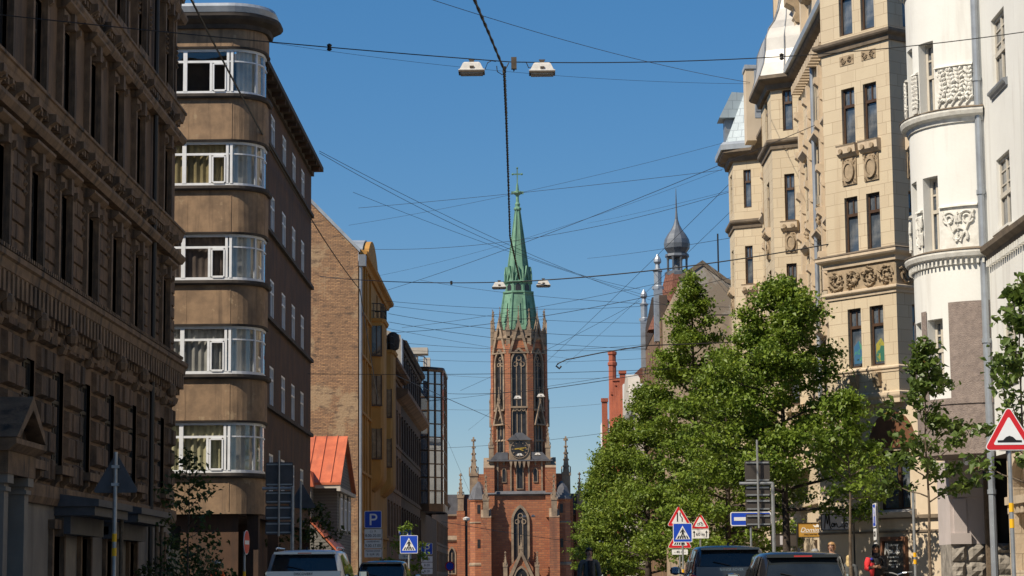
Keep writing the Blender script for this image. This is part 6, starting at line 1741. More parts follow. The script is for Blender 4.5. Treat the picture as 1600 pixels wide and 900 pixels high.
def warn(t, fr, z0, side, sym, u=0, n=.05):
    p = part('warning_plate', MB().prism(fr, tri(u, z0, side), n, n + .012), 'sign_red', t)
    part('white_rim', MB().ring(fr, tri(u, z0 - .012, side + .045, .055), tri(u, z0, side), n + .001, n + .009), 'sign_white', p)
    part('white_field', MB().prism(fr, tri(u, z0 + side * .095, side * .66, .02), n + .01, n + .016), 'sign_white', p)
    m = MB(); c_ = z0 + side * .3; k = side
    if sym == 'bump':
        pts = [(u - .24 * k, z0 + .145 * k), (u - .24 * k, z0 + .185 * k), (u - .13 * k, z0 + .19 * k), (u - .07 * k, z0 + .25 * k), (u, z0 + .275 * k), (u + .07 * k, z0 + .25 * k), (u + .13 * k, z0 + .19 * k), (u + .24 * k, z0 + .185 * k), (u + .24 * k, z0 + .145 * k)]
        m.prism(fr, pts, n + .015, n + .02)
    elif sym == 'narrow':
        m.box(fr, u - .1 * k, u - .05 * k, z0 + .17 * k, z0 + .55 * k, n + .015, n + .02)
        m.prism(fr, [(u + .1 * k, z0 + .17 * k), (u + .14 * k, z0 + .17 * k), (u + .14 * k, z0 + .33 * k), (u + .06 * k, z0 + .43 * k), (u + .06 * k, z0 + .55 * k), (u + .02 * k, z0 + .55 * k), (u + .02 * k, z0 + .42 * k), (u + .1 * k, z0 + .32 * k)], n + .015, n + .02)
    elif sym == 'cross':
        for q in range(5): m.prism(fr, [(u - .24 * k + q * .1 * k, z0 + .13 * k), (u - .18 * k + q * .1 * k, z0 + .13 * k), (u - .13 * k + q * .08 * k, z0 + .24 * k), (u - .17 * k + q * .08 * k, z0 + .24 * k)], n + .015, n + .02)
        walker(m, fr, u, z0 + .22 * k, .3 * k, n + .016)
    elif sym == 'bike':
        for s_ in (-1, 1): m.ring(fr, [(u + s_ * .1 * k + .075 * k * math.cos(a * PI / 6), z0 + .22 * k + .075 * k * math.sin(a * PI / 6)) for a in range(12)], [(u + s_ * .1 * k + .055 * k * math.cos(a * PI / 6), z0 + .22 * k + .055 * k * math.sin(a * PI / 6)) for a in range(12)], n + .015, n + .02)
        m.prism(fr, [(u - .1 * k, z0 + .21 * k), (u - .02 * k, z0 + .34 * k), (u + .01 * k, z0 + .34 * k), (u - .07 * k, z0 + .21 * k)], n + .015, n + .02).prism(fr, [(u - .02 * k, z0 + .31 * k), (u + .08 * k, z0 + .33 * k), (u + .08 * k, z0 + .35 * k), (u - .02 * k, z0 + .34 * k)], n + .0152, n + .0202)
        m.prism(fr, [(u + .07 * k, z0 + .36 * k), (u + .1 * k, z0 + .2 * k), (u + .12 * k, z0 + .21 * k), (u + .09 * k, z0 + .37 * k)], n + .0154, n + .0204)
    part('symbol', m, 'sign_black', p)
    return p
def walker(m, fr, u, z, h, n):
    P = lambda pts, e: m.prism(fr, [(u + a * h, z + b * h) for a, b in pts], n, n + .004 + e)
    P([(.08 * math.cos(a * PI / 4) + .02, .92 + .08 * math.sin(a * PI / 4)) for a in range(8)], 0)
    P([(-.1, .82), (.12, .82), (.12, .42), (-.08, .42)], .0001)
    P([(-.08, .46), (.05, .46), (-.16, .0), (-.27, .0)], .0002); P([(0, .46), (.12, .46), (.27, .02), (.16, .0)], .0003)
    P([(-.1, .82), (-.02, .82), (-.22, .48), (-.29, .52)], .0004); P([(.06, .82), (.13, .8), (.29, .56), (.22, .52)], .0005)
def crossing(t, fr, z0, s_, u=0, n=.07):
    p = part('blue_plate', MB().prism(fr, rrect(u - s_ / 2, u + s_ / 2, z0, z0 + s_, .04), n, n + .012), 'sign_blue', t)
    part('white_rim', MB().ring(fr, rrect(u - s_ / 2 - .012, u + s_ / 2 + .012, z0 - .012, z0 + s_ + .012, .05), rrect(u - s_ / 2 + .012, u + s_ / 2 - .012, z0 + .012, z0 + s_ - .012, .03), n + .002, n + .014), 'sign_white', p)
    part('white_triangle', MB().prism(fr, [(u - .4 * s_, z0 + .15 * s_), (u + .4 * s_, z0 + .15 * s_), (u, z0 + .88 * s_)], n + .01, n + .016), 'sign_white', p)
    m = MB()
    for q in range(5): m.prism(fr, [(u - .31 * s_ + q * .135 * s_, z0 + .18 * s_), (u - .23 * s_ + q * .135 * s_, z0 + .18 * s_), (u - .16 * s_ + q * .1 * s_, z0 + .34 * s_), (u - .22 * s_ + q * .1 * s_, z0 + .34 * s_)], n + .015, n + .02)
    walker(m, fr, u, z0 + .24 * s_, .5 * s_, n + .0165)
    part('symbol', m, 'sign_black', p)
def parking(t, fr, z0, s_, u=0, n=.05):
    p = part('parking_plate', MB().prism(fr, rrect(u - s_ / 2, u + s_ / 2, z0, z0 + s_, .05), n, n + .012), 'sign_blue', t)
    part('white_rim', MB().ring(fr, rrect(u - s_ / 2 - .01, u + s_ / 2 + .01, z0 - .01, z0 + s_ + .01, .055), rrect(u - s_ / 2 + .012, u + s_ / 2 - .012, z0 + .012, z0 + s_ - .012, .04), n + .002, n + .014), 'sign_white', p)
    m = MB().box(fr, u - .2 * s_, u - .09 * s_, z0 + .16 * s_, z0 + .84 * s_, n + .01, n + .017)
    o_ = [(u - .09 * s_, z0 + .84 * s_)] + [(u + .06 * s_ + .2 * s_ * math.sin(a * PI / 8), z0 + .64 * s_ + .2 * s_ * math.cos(a * PI / 8)) for a in range(9)] + [(u - .09 * s_, z0 + .44 * s_)]
    i_ = [(u - .09 * s_, z0 + .75 * s_)] + [(u + .06 * s_ + .1 * s_ * math.sin(a * PI / 8), z0 + .645 * s_ + .1 * s_ * math.cos(a * PI / 8)) for a in range(9)] + [(u - .09 * s_, z0 + .54 * s_)]
    for k in range(len(o_) - 1): m.prism(fr, [o_[k], o_[k + 1], i_[k + 1], i_[k]], n + .01, n + .017)
    part('letter', m, 'sign_white', p)
def info(t, fr, z0, z1, w_, lines, u=0, n=.05):
    p = part('info_plate', MB().prism(fr, rrect(u - w_ / 2, u + w_ / 2, z0, z1, .025, 2), n, n + .01), 'sign_white', t)
    for s, size, dz in lines: text_part(p, s, size, fr, u, z0 + (z1 - z0) * dz, n + .013, 'sign_black', maxw=w_ * .9)
    return p
def zp(py, Y): return at(900, py, Y).z
# left side, seen from behind
t, fr = sign('grey back of a triangular sign on a yellow banded pole before the dark stone tenement', at(180, 760, 43.5).x, 43.5)
pole(t, fr, 3.62, .042, ((1.58, 1.74), (1.86, 2.02)))
part('warning_plate', MB().prism(fr, tri(0, 2.82, .92), -.075, -.06), 'sign_back', t)
part('fixing_clamp', MB().box(fr, -.07, .07, 3.3, 3.36, -.06, .05).box(fr, -.07, .07, 2.95, 3.01, -.06, .05), 'pole_steel', t)
def rear_board(label, X, Y, pu, arm_z, top, plates, w_, mat):
    t, fr = sign(label, X, Y)
    pole(t, fr, arm_z + .03, .05)
    part('side_arm', MB().tube([fr.p(0, arm_z, 0), fr.p(pu * 2.25, arm_z, 0)], .045, 8), 'pole_steel', t)
    part('upright', MB().tube([fr.p(pu, plates[0][0] - .05, .05), fr.p(pu, top, .05)], .03, 8), 'pole_steel', t)
    for z0, z1 in plates:
        p = part('plate_back', MB().prism(fr, rrect(pu - w_ / 2, pu + w_ / 2, z0, z1, .04, 2), -.07, -.05), mat, t)
        part('back_rib', MB().box(fr, pu - w_ / 2 + .03, pu + w_ / 2 - .03, z0 + .04, z0 + .08, -.05, -.02).box(fr, pu - w_ / 2 + .03, pu + w_ / 2 - .03, z1 - .08, z1 - .04, -.05, -.02), 'pole_steel', p)
Y = 64.0; b = at(457, 800, Y)
rear_board('tall grey backs of stacked direction plates on a goose neck pole behind the silver off-roader', b.x, Y, at(436, 800, Y).x - b.x, zp(759, Y), zp(700, Y), [(zp(831, Y), zp(811, Y)), (zp(808, Y), zp(786, Y)), (zp(783, Y), zp(763, Y)), (zp(756, Y), zp(718, Y))], .80, 'sign_back')
t, fr = sign('grey back of a triangular sign just right of the stacked plates in the shade', at(470, 780, 72).x, 72)
pole(t, fr, zp(748, 72)); part('warning_plate', MB().prism(fr, tri(.03, zp(790, 72), .95), -.075, -.06), 'sign_back', t)
t, fr = sign('red and white no entry disc seen edge-on under the rounded corner flats', at(382, 850, 62).x, 62, 84)
pole(t, fr, zp(826, 62), .04, ((zp(898, 62), zp(888, 62)), (zp(915, 62), zp(905, 62))))
zc_ = zp(843, 62); disc = lambda r_: [(r_ * math.cos(a * PI / 12), zc_ + r_ * math.sin(a * PI / 12)) for a in range(24)]
p = part('no_entry_disc', MB().prism(fr, disc(.34), .05, .065), 'sign_white', t)
part('red_disc', MB().prism(fr, disc(.32), .064, .069), 'sign_red', p); part('white_bar', MB().box(fr, -.25, .25, zc_ - .055, zc_ + .055, .068, .073), 'sign_white', p)
# parking signs on the left
Y = 93.0; b = at(583, 840, Y)
t, fr = sign('large blue parking sign over three white hour plates on a bent pole', b.x, Y)
pu = at(597, 840, Y).x - b.x
pole(t, fr, zp(826, Y), .034, (), pu); part('pole_bend', MB().tube([fr.p(pu, zp(826, Y), 0), fr.p(pu - .06, zp(823, Y), 0), fr.p(-.3, zp(822.5, Y), 0)], .032, 8), 'pole_steel', t)
parking(t, fr, zp(822, Y), .7)
info(t, fr, zp(839, Y), zp(824, Y), .72, [('8.00-20.00', .17, .32), ('( )  X', .12, .78)])
info(t, fr, zp(854, Y), zp(840.5, Y), .72, [('9.00-17.00', .17, .3), ('DARBDIENAS', .09, .78)])
info(t, fr, zp(868, Y), zp(855.5, Y), .72, [('MAKSAS ZONA', .09, .78), ('B  EUR  (R)', .11, .35)])
t, fr = sign('dull blue parking sign half hidden behind the pedestrian crossing sign', at(633, 840, 128).x, 128)
pole(t, fr, zp(830, 128)); parking(t, fr, zp(844, 128), .7); info(t, fr, zp(871, 128), zp(863, 128), .72, [('18 m', .15, .5)])
t, fr = sign('blue pedestrian crossing sign with yellow banded pole beside the dark blue car', at(639, 850, 115).x, 115)
pole(t, fr, zp(836, 115), .05, ((zp(893, 115), zp(887, 115)), (zp(903, 115), zp(897, 115)))); crossing(t, fr, zp(862, 115), .9)
t, fr = sign('smallest blue parking sign with three little white plates near the glass block', at(667, 850, 142).x, 142)
pole(t, fr, zp(850, 142)); parking(t, fr, zp(864, 142), .7)
for a, b_ in ((876, 867), (885.5, 877), (895, 886.5)): info(t, fr, zp(a, 142), zp(b_, 142), .72, [('8-20', .2, .5)])
t, fr = sign('round blue no stopping disc at the far left kerb below the church aisle', at(703, 880, 172).x, 172)
pole(t, fr, zp(876, 172)); zc_ = zp(883, 172)
p = part('red_ring', MB().prism(fr, disc(.38), .05, .065), 'sign_red', t); part('blue_disc', MB().prism(fr, disc(.29), .064, .07), 'sign_blue', p)
lp = thing('lamp_post', 'slender dark lamp post before the left aisle of the church', 'street lamp', (at(729, 850, 300).x, 300, 0))
part('post', MB().tube([(lp.location.x, 300, 0), (lp.location.x, 300, zp(813, 300))], [.16, .09], 8), 'black_frame', lp)
part('lamp_head', MB().lathe(lp.location.x, 300, [(.1, zp(813, 300)), (.45, zp(811, 300)), (.5, zp(808, 300)), (.1, zp(806, 300))], 8), 'lamp_shell', lp)
# right side
Y = 83.5
t, fr = sign('red triangle narrowing road sign above a red crossing triangle on one pole', at(1061.5, 830, Y).x, Y)
pole(t, fr, zp(800, Y)); warn(t, fr, zp(823, Y), .9, 'narrow'); warn(t, fr, zp(857.5, Y), .9, 'cross'); info(t, fr, zp(868, Y), zp(860, Y), .6, [('- 40 m -', .13, .5)])
Y = 81.5
t, fr = sign('blue square pedestrian crossing sign overlapping the two red triangles', at(1066.5, 840, Y).x, Y)
pole(t, fr, zp(825, Y), .036, ((zp(897, Y), zp(891, Y)),)); crossing(t, fr, zp(848.5, Y), .68)
Y = 86.0
t, fr = sign('small red cycle warning triangle with a white 60 m plate, leaves in front', at(1094, 830, Y).x, Y)
pole(t, fr, zp(805, Y)); warn(t, fr, zp(827.5, Y), .7, 'bike')
p = info(t, fr, zp(843, Y), zp(829, Y), .66, [('60 m', .17, .45)])
am = MB()
for s_ in (-1, 1): am.box(fr, s_ * .24 - .015, s_ * .24 + .015, zp(841, Y), zp(833, Y), .06, .066).prism(fr, [(s_ * .24 - .05, zp(834, Y)), (s_ * .24 + .05, zp(834, Y)), (s_ * .24, zp(830.5, Y))], .06, .066)
part('arrow', am, 'sign_black', p)
Y = 69.0
t, fr = sign('long blue one way sign with a white arrow behind the grey plate backs', at(1173, 820, Y).x, Y)
pole(t, fr, zp(803, Y)); z0, z1 = zp(823.5, Y), zp(803, Y)
p = part('blue_plate', MB().prism(fr, rrect(-.62, .62, z0, z1, .05), .05, .062), 'sign_blue', t)
part('white_rim', MB().ring(fr, rrect(-.635, .635, z0 - .014, z1 + .014, .06), rrect(-.605, .605, z0 + .014, z1 - .014, .045), .052, .066), 'sign_white', p)
zm = (z0 + z1) / 2; part('white_arrow', MB().prism(fr, [(-.52, zm - .055), (.2, zm - .055), (.2, zm - .14), (.48, zm), (.2, zm + .14), (.2, zm + .055), (-.52, zm + .055)], .06, .068), 'sign_white', p)
Y = 62.0; b = at(1208, 800, Y)
rear_board('stacked grey brown plate backs on a goose neck pole before the full linden', b.x, Y, at(1185, 800, Y).x - b.x, zp(758, Y), zp(690, Y), [(zp(825, Y), zp(805.5, Y)), (zp(801, Y), zp(782, Y)), (zp(779, Y), zp(761, Y)), (zp(756, Y), zp(722, Y))], .70, 'sign_back_lit')
Y = 36.3
t, fr = sign('big red triangle road bump warning sign on a yellow banded pole at the right edge', at(1579, 760, Y).x, Y)
pole(t, fr, zp(650, Y), .036, ((zp(806, Y), zp(792, Y)), (zp(831, Y), zp(817, Y)))); warn(t, fr, zp(709, Y), .82, 'bump')
t, fr = sign('blue parking sign turned edge-on on a plain pole beside the black menu board', at(1371, 850, 57).x, 57, -92)
pole(t, fr, zp(790, 57), .04); parking(t, fr, zp(827, 57), .58, 0, .05); info(t, fr, zp(848, 57), zp(830, 57), .55, [('8-20', .2, .5)]); info(t, fr, zp(862, 57), zp(852, 57), .4, [])
t, fr = sign('grey pole with yellow bands and an edge-on plate, between the menu board and thin tree', at(1429, 850, 60).x, 60, 80)
pole(t, fr, zp(770, 60), .04, ((zp(875, 60), zp(868, 60)), (zp(886, 60), zp(879, 60)))); part('plate_back', MB().box(fr, -.32, .32, zp(800, 60), zp(772, 60), .05, .065), 'pole_steel', t)

# shop signs
SCRIPT = {'M': [(0, -.12), (.1, .95), (.14, .95), (.2, .35), (.24, .2), (.34, .95), (.38, .8), (.4, .1), (.5, -.15)], 'o': [(.12, .3), (.02, .22), (.0, .08), (.08, 0), (.17, .06), (.18, .2), (.12, .3), (.2, .26)],
          'n': [(0, .28), (.02, 0), (.06, .2), (.14, .29), (.18, .2), (.2, .04), (.3, -.02), (.42, .0), (.55, .08)], 'd': [(.16, .28), (.04, .22), (0, .06), (.08, -.02), (.17, .1), (.24, .75), (.19, .8), (.17, .3), (.2, -.15)]}
def script_word(parent, fr, u0, z0, sc_, n, mat, r_=.012):
    m = MB(); u = u0
    for ch, adv in (('M', .52), ('o', .24), ('n', .56), ('d', .26), ('o', .2)):
        pts = [(u + a * sc_, z0 + b * sc_) for a, b in SCRIPT[ch]]
        if ch == 'd': pts = pts
        m.tube([fr.p(a, b, n) for a, b in pts], r_ * sc_ * 2.2, 5)
        u += adv * sc_
    return part('script_lettering', m, mat, parent)
def hang(label, X, Y, w_, z0, z1, mat, wallx, ang=0):
    t = thing('shop_sign', label, 'shop sign', (X, Y, z1)); fr = Fr(X, Y, math.cos(rad(ang)), math.sin(rad(ang)))
    p = part('panel', MB().box(fr, -w_ / 2, w_ / 2, z0, z1, -.05, .0), mat, t)
    part('panel_frame', MB().ring(fr, [(-w_ / 2 - .03, z0 - .03), (w_ / 2 + .03, z0 - .03), (w_ / 2 + .03, z1 + .03), (-w_ / 2 - .03, z1 + .03)], [(-w_ / 2, z0), (w_ / 2, z0), (w_ / 2, z1), (-w_ / 2, z1)], -.06, .02), 'black_frame', p)
    return t, fr, p
Y = 74.6; X = at(1307, 820, Y).x
t, fr, p = hang('grey hanging sign with black handwritten lettering beside the linden trunk', X, Y, .98, zp(831, Y), zp(808, Y), 'sign_grey', 0)
script_word(p, fr, -.4, zp(827, Y), .44, .01, 'sign_black', .018); text_part(p, 'ITALIAN KITCHEN', .05, fr, .18, zp(810.5, Y), .004, 'sign_black')
part('bracket_post', MB().tube([fr.p(.58, .12, 0), fr.p(.58, zp(800, Y), 0)], .03, 6).tube([fr.p(.49, zp(822, Y), 0), fr.p(.6, zp(822, Y), 0)], .02, 5), 'black_frame', t)
Y = 82.0; X = at(1267.5, 830, Y).x
t, fr, p = hang('mustard gold hanging sign with pale italic lettering and a small crown', X, Y, .96, zp(842, Y), zp(821, Y), 'sign_gold', 0)
text_part(p, 'Domina', .24, fr, -.02, zp(831.5, Y), .004, 'sign_white', shear=.35); text_part(p, 'ITALU PARTIKA', .07, fr, -.02, zp(838.5, Y), .004, 'sign_black', maxw=.75)
part('rule', MB().box(fr, -.36, .36, zp(835.6, Y), zp(835.2, Y), 0, .006), 'sign_white', p)
part('crown_emblem', MB().prism(fr, [(.12, zp(827, Y)), (.34, zp(827, Y)), (.4, zp(823, Y)), (.3, zp(825, Y)), (.23, zp(822, Y)), (.16, zp(825, Y)), (.06, zp(823, Y))], 0, .008), 'sign_white', p)
part('bracket_post', MB().tube([fr.p(.6, .12, 0), fr.p(.6, zp(832, Y), 0), fr.p(.48, zp(832, Y), 0)], .025, 6).tube([fr.p(-.52, .12, -.05), fr.p(-.52, zp(826, Y), -.05)], .025, 6), 'black_frame', t)
Y = 89.0; X = at(1225, 845, Y).x
t, fr, p = hang('dark grey and white low sign partly behind the linden trunk', X, Y, .98, zp(856, Y), zp(838, Y), 'sign_back_lit', 0)
part('white_panel', MB().box(fr, -.16, .16, zp(854, Y), zp(840, Y), 0, .006), 'sign_grey', p); text_part(p, 'A', .2, fr, 0, zp(845, Y), .01, 'sign_white')
part('bracket_post', MB().tube([fr.p(-.45, .12, -.03), fr.p(-.45, zp(840, Y), -.03)], .03, 6).tube([fr.p(.45, .12, -.03), fr.p(.45, zp(840, Y), -.03)], .03, 6), 'black_frame', t)
# black menu board in a brown frame on the chamfered corner wall
def u_on(fr, px, py=870):
    u = -1.0
    while u < 5.2 and proj(fr.p(u, 2.0, .1))[0] < px: u += .01
    return u
ua, ub = u_on(fgc, 1377), u_on(fgc, 1416)
fY = fgc.p((ua + ub) / 2, 0, 0)[1]
mb_ = thing('menu_board', 'black restaurant board with white handwritten name in a brown wooden frame', 'notice board', fgc.p((ua + ub) / 2, .3, .1))
zt_, zb_ = zp(843, fY), .35
p = part('frame', MB().ring(fgc, [(ua, zb_), (ub, zb_), (ub, zt_), (ua, zt_)], [(ua + .09, zb_ + .1), (ub - .1, zb_ + .1), (ub - .1, zt_ - .14), (ua + .09, zt_ - .14)], .002, .16), 'brown_panel', mb_)
bd = part('board', MB().box(fgc, ua + .09, ub - .1, zb_ + .1, zt_ - .14, .004, .06), 'board_black', mb_)
um = (ua + ub) / 2 - .08
text_part(bd, 'VOLGA ARMENI', .085, fgc, um, zp(856, fY), .066, 'paint_white_text', maxw=.5); script_word(bd, fgc, um - .36, zp(869, fY), .37, .066, 'paint_white_text', .018)
text_part(bd, 'ITALIAN BANDUS', .07, fgc, um, zp(875, fY), .066, 'paint_white_text', maxw=.5); text_part(bd, 'DARBA LAIKS', .06, fgc, um, zp(881, fY), .066, 'paint_white_text', maxw=.45)
text_part(bd, 'P-C 12-22   P-S 12-23', .055, fgc, um + .05, zp(886.5, fY), .066, 'paint_white_text', maxw=.6); text_part(bd, '888    8', .09, fgc, um + .05, zp(890, fY), .066, 'paint_white_text', maxw=.6)

# ================================================================== VEHICLES
def car(label, X, Y, L, W_, H, belt, paint, word=None, gz=None, rear0=.14, rear1=.42, roof_rail=False, hatch=False):
    t = thing('parked_car', label, 'car', (X, Y, 0))
    hw = W_ / 2
    P = lambda x, y, z: (X + x, Y + y, z)
    # lower body
    st = [(0.0, .90, .42, belt - .10), (.06, .95, .34, belt - .03), (.22, .985, .28, belt), (L * .25, 1.0, .26, belt), (L * .5, 1.0, .26, belt - .01), (L * .72, 1.0, .26, belt - .05), (L * .86, .97, .27, belt - .14), (L * .96, .90, .32, belt - .24), (L, .80, .4, belt - .4)]
    m = MB(); rings = []
    for y, k, zs_, zb in st:
        h = hw * k
        rr = [(-h * .93, zs_), (-h, zs_ + .22), (-h, zb - .28), (-h * .985, zb - .09), (-h * .94, zb), (h * .94, zb), (h * .985, zb - .09), (h, zb - .28), (h, zs_ + .22), (h * .93, zs_)]
        rings.append([P(x, y, z) for x, z in rr])
    for A, B in zip(rings, rings[1:]):
        for j in range(10): q = (j + 1) % 10; m.quad(A[j], A[q], B[q], B[j])
    m.poly(rings[0]).poly(rings[-1])
    bo = part('body', m, paint, t, weld=38)
    # greenhouse
    gs = [(rear0, .90, .72, belt - .01, belt + .0), (rear1 - .08, .905, .76, belt - .01, H - .10), (rear1 + .06, .91, .775, belt - .01, H - .03), (L * .33, .92, .79, belt - .01, H), (L * .5, .915, .79, belt - .01, H - .005), (L * .59, .91, .77, belt - .02, H - .06), (L * .755, .90, .74, belt - .05, belt - .04)]
    m = MB(); rings = []
    for y, kb, kr, zb, zr in gs:
        a, b = hw * kb, hw * kr; hgt = zr - zb
        rr = [(-a, zb), (-(a + (b - a) * .55), zb + hgt * .55), (-b, zb + hgt * .88), (-b + .06, zb + hgt * .97), (-b * .6, zr + .012 * (hgt > .2)), (0, zr + .022 * (hgt > .2)), (b * .6, zr + .012 * (hgt > .2)), (b - .06, zb + hgt * .97), (b, zb + hgt * .88), (a + (b - a) * .55, zb + hgt * .55), (a, zb)]
        rings.append([P(x, y, z) for x, z in rr])
    for A, B in zip(rings, rings[1:]):
        for j in range(10): m.quad(A[j], A[j + 1], B[j + 1], B[j])
    ro = part('cabin', m, paint, t, weld=38)
    # rear window on the sloping tail
    gz = gz or belt + .03
    def tail(x, z, e=.012):
        f_ = (z - belt) / (H - .1 - belt); y = rear0 + (rear1 - .08 - rear0) * f_
        return P(x, y - e, z)
    kx = lambda z: hw * (.90 + (.76 - .90) * (z - belt) / (H - .1 - belt))
    za, zb = gz, H - .13
    ins = .10
    m = MB(); N = 8
    for i in range(N):
        for j in range(3):
            f0, f1 = -1 + 2 * i / N, -1 + 2 * (i + 1) / N; z0, z1 = za + (zb - za) * j / 3, za + (zb - za) * (j + 1) / 3
            bw_2 = lambda f: .02 * (1 - f * f)
            m.quad(tail(f0 * (kx(z0) - ins), z0, .014 + bw_2(f0)), tail(f1 * (kx(z0) - ins), z0, .014 + bw_2(f1)), tail(f1 * (kx(z1) - ins), z1, .014 + bw_2(f1)), tail(f0 * (kx(z1) - ins), z1, .014 + bw_2(f0)))
    rw = part('rear_window', m, 'car_glass', t)
    part('window_seal', MB().tube([tail(-(kx(za) - ins), za), tail(kx(za) - ins, za), tail(kx(zb) - ins, zb), tail(-(kx(zb) - ins), zb), tail(-(kx(za) - ins), za)], .014, 4), 'trim_black', rw)
    part('rear_spoiler', MB().box(Fr(X, Y + rear1 - .1, 1, 0), -hw * .70, hw * .70, H - .105, H - .05, -.3, .13), paint, t)
    part('brake_light', MB().box(Fr(X, Y + rear1 - .1, 1, 0), -.16, .16, H - .095, H - .07, 0, .136), 'tail_red', t)
    part('wiper', MB().tube([tail(0, za + .02, .05), tail(-.15, za + .06, .05), tail(-.42, za + .12, .05)], .012, 4), 'trim_black', rw)
    # side windows, three a side
    for sg in (-1, 1):
        for y0, y1, top0, top1 in ((rear1 + .1, L * .24, .80, .86), (L * .255, L * .42, .86, .86), (L * .435, L * .62, .86, .50)):
            m = MB()
            def S(y, f_):
                a, b = hw * .915, hw * .775; zz = belt - .01 + (H - belt) * f_
                ff = f_ / .88
                x = a + (b - a) * (.55 * min(1, ff / .62) if ff < .62 else .55 + .45 * (ff - .62) / .38)
                return P(sg * (x + .012), y, zz)
            m.quad(S(y0, .06), S(y1, .06), S(y1, .45), S(y0, .45)).quad(S(y0, .45), S(y1, .45), S(y1 - (.0 if top1 > .6 else .25), max(.5, top1)), S(y0, top0))
            part('side_window', m, 'car_glass', t)
        part('window_strip', MB().tube([P(sg * (hw * .92 + .01), rear1 - .05, belt + .02), P(sg * (hw * .925 + .012), L * .64, belt + .0)], .014, 4), 'trim_black', t)
        mo = part('wing_mirror', MB().lathe(X + sg * (hw + .13), Y + L * .64, [(.02, belt - .02), (.11, belt + .02), (.125, belt + .1), (.10, belt + .17), (.02, belt + .19)], 14, 0, 1.15, .8).tube([P(sg * hw * .9, L * .64, belt), P(sg * (hw + .1), L * .64, belt + .06)], .03, 6), 'trim_black' if word == 'DISCOVERY' else paint, t, weld=50)
        part('mirror_glass', MB().box(Fr(X + sg * (hw + .13), Y + L * .64 - .1, 1, 0), -.09, .09, belt + .03, belt + .16, -.01, .004), 'pane_mirror', mo)
        part('tail_light', MB().prism(Fr(X + sg * hw * .9, Y + .04, 1, 0), [(-.09, belt - .38), (.07, belt - .36), (.06, belt - .04), (-.05, belt - .02)] if not hatch else [(-.09, belt - .32), (.05, belt - .28), (-.03 * sg + .01, belt + .1), (-.06 * sg - .02, belt + .1)], -.2, .03 if not hatch else -.01), 'tail_red', t)
        for yw in (L * .19, L * .80):
            w0 = part('wheel', MB().tube([P(sg * (hw - .22), yw, .35), P(sg * (hw + .0), yw, .35)], .35, 20), 'tyre_rubber', t)
            m = MB().tube([P(sg * (hw - .02), yw, .35), P(sg * (hw + .012), yw, .35)], .23, 16); part('rim', m, 'chrome', w0)
        if roof_rail: part('roof_rail', MB().tube([P(sg * hw * .70, rear1 + .2, H + .01), P(sg * hw * .70, rear1 + .35, H + .055), P(sg * hw * .70, L * .5, H + .055), P(sg * hw * .70, L * .55, H - .0)], .018, 6), 'chrome', t)
    part('rear_bumper', MB().box(Fr(X, Y, 1, 0), -hw * .9, hw * .9, .35, .62, -.15, .05), 'trim_black', t)
    part('number_plate', MB().box(Fr(X, Y, 1, 0), -.26, .26, .72, .83, -.05, .025), 'sign_white', t)
    part('roof_fin', MB().prism(Fr(X, Y + rear1 + .3, 0, 1), [(0, H - .02), (.22, H + .01), (.04, H + .07)], -.02, .02), 'trim_black', t)
    if word:
        text_part(t, word, .085, Fr(X, Y + .02, 1, 0), 0, gz - .07, .03, 'chrome' if word != 'DISCOVERY' else 'trim_black', name='tailgate_lettering', maxw=1.0 if word == 'DISCOVERY' else .8)
        part('tailgate_panel', MB().box(Fr(X, Y + .12, 1, 0), -hw * .84, hw * .84, belt - .5, gz - .005, -.2, .115), paint, t)
    return t
car('pale silver off-roader with DISCOVERY lettering across its tailgate'.replace('DISCOVERY', 'capital') , at(474, 880, 52).x, 52, 4.95, 2.06, 1.81, 1.14, 'paint_silver', 'DISCOVERY', 1.31, .14, .5, True)
car('dark blue tall car parked behind the silver off-roader', at(596, 885, 75).x, 75, 4.5, 1.9, 1.77, 1.12, 'paint_navy', None, 1.2, .12, .45)
car('dark slate off-roader with chrome tailgate lettering and wide dark rear window', at(1143, 880, 53).x, 53, 4.95, 2.0, 1.84, 1.17, 'paint_slate', 'RANGE ROVER', 1.33, .14, .5, False)
car('black hatchback nearest the camera with a long red tail light', at(1258, 885, 39).x, 39, 4.2, 1.80, 1.50, .95, 'paint_black', None, 1.0, .05, .5, False, True)

# ================================================================== BICYCLE BY THE RIGHT POLE
bk = thing('bicycle', 'bicycle with silver handlebar leaning near the young tree trunk', 'bicycle', (at(1412, 895, 49).x, 49, .12))
bx = bk.location.x
for dy in (0, 1.05):
    w_ = part('wheel', MB().tube([(bx, 49 + dy + .33 * math.cos(a * PI / 12), .45 + .33 * math.sin(a * PI / 12)) for a in range(25)], .018, 5), 'tyre_rubber', bk)
    m = MB()
    for a in range(8): m.tube([(bx, 49 + dy, .45), (bx, 49 + dy + .32 * math.cos(a * PI / 4), .45 + .32 * math.sin(a * PI / 4))], .003, 3)
    part('spokes', m, 'chrome', w_)
part('frame', MB().tube([(bx, 50.05, .45), (bx, 49.85, .95), (bx, 49.35, .9), (bx, 49.45, .45), (bx, 49.0, .45), (bx, 49.35, .9)], .018, 6).tube([(bx, 49.45, .45), (bx, 49.85, .85)], .02, 6), 'cloth_navy', bk)
part('saddle', MB().lathe(bx, 49.3, [(.03, .98), (.1, 1.0), (.11, 1.03), (.04, 1.05)], 8, 0, .7, 1.3).tube([(bx, 49.35, .85), (bx, 49.32, 1.0)], .014, 5), 'trim_black', bk)
part('handlebar', MB().tube([(bx, 49.85, .92), (bx, 49.83, 1.1), (bx - .12, 49.83, 1.14), (bx - .3, 49.75, 1.15)], .014, 6).tube([(bx, 49.83, 1.1), (bx + .12, 49.83, 1.14), (bx + .3, 49.75, 1.15)], .014, 6), 'chrome', bk)
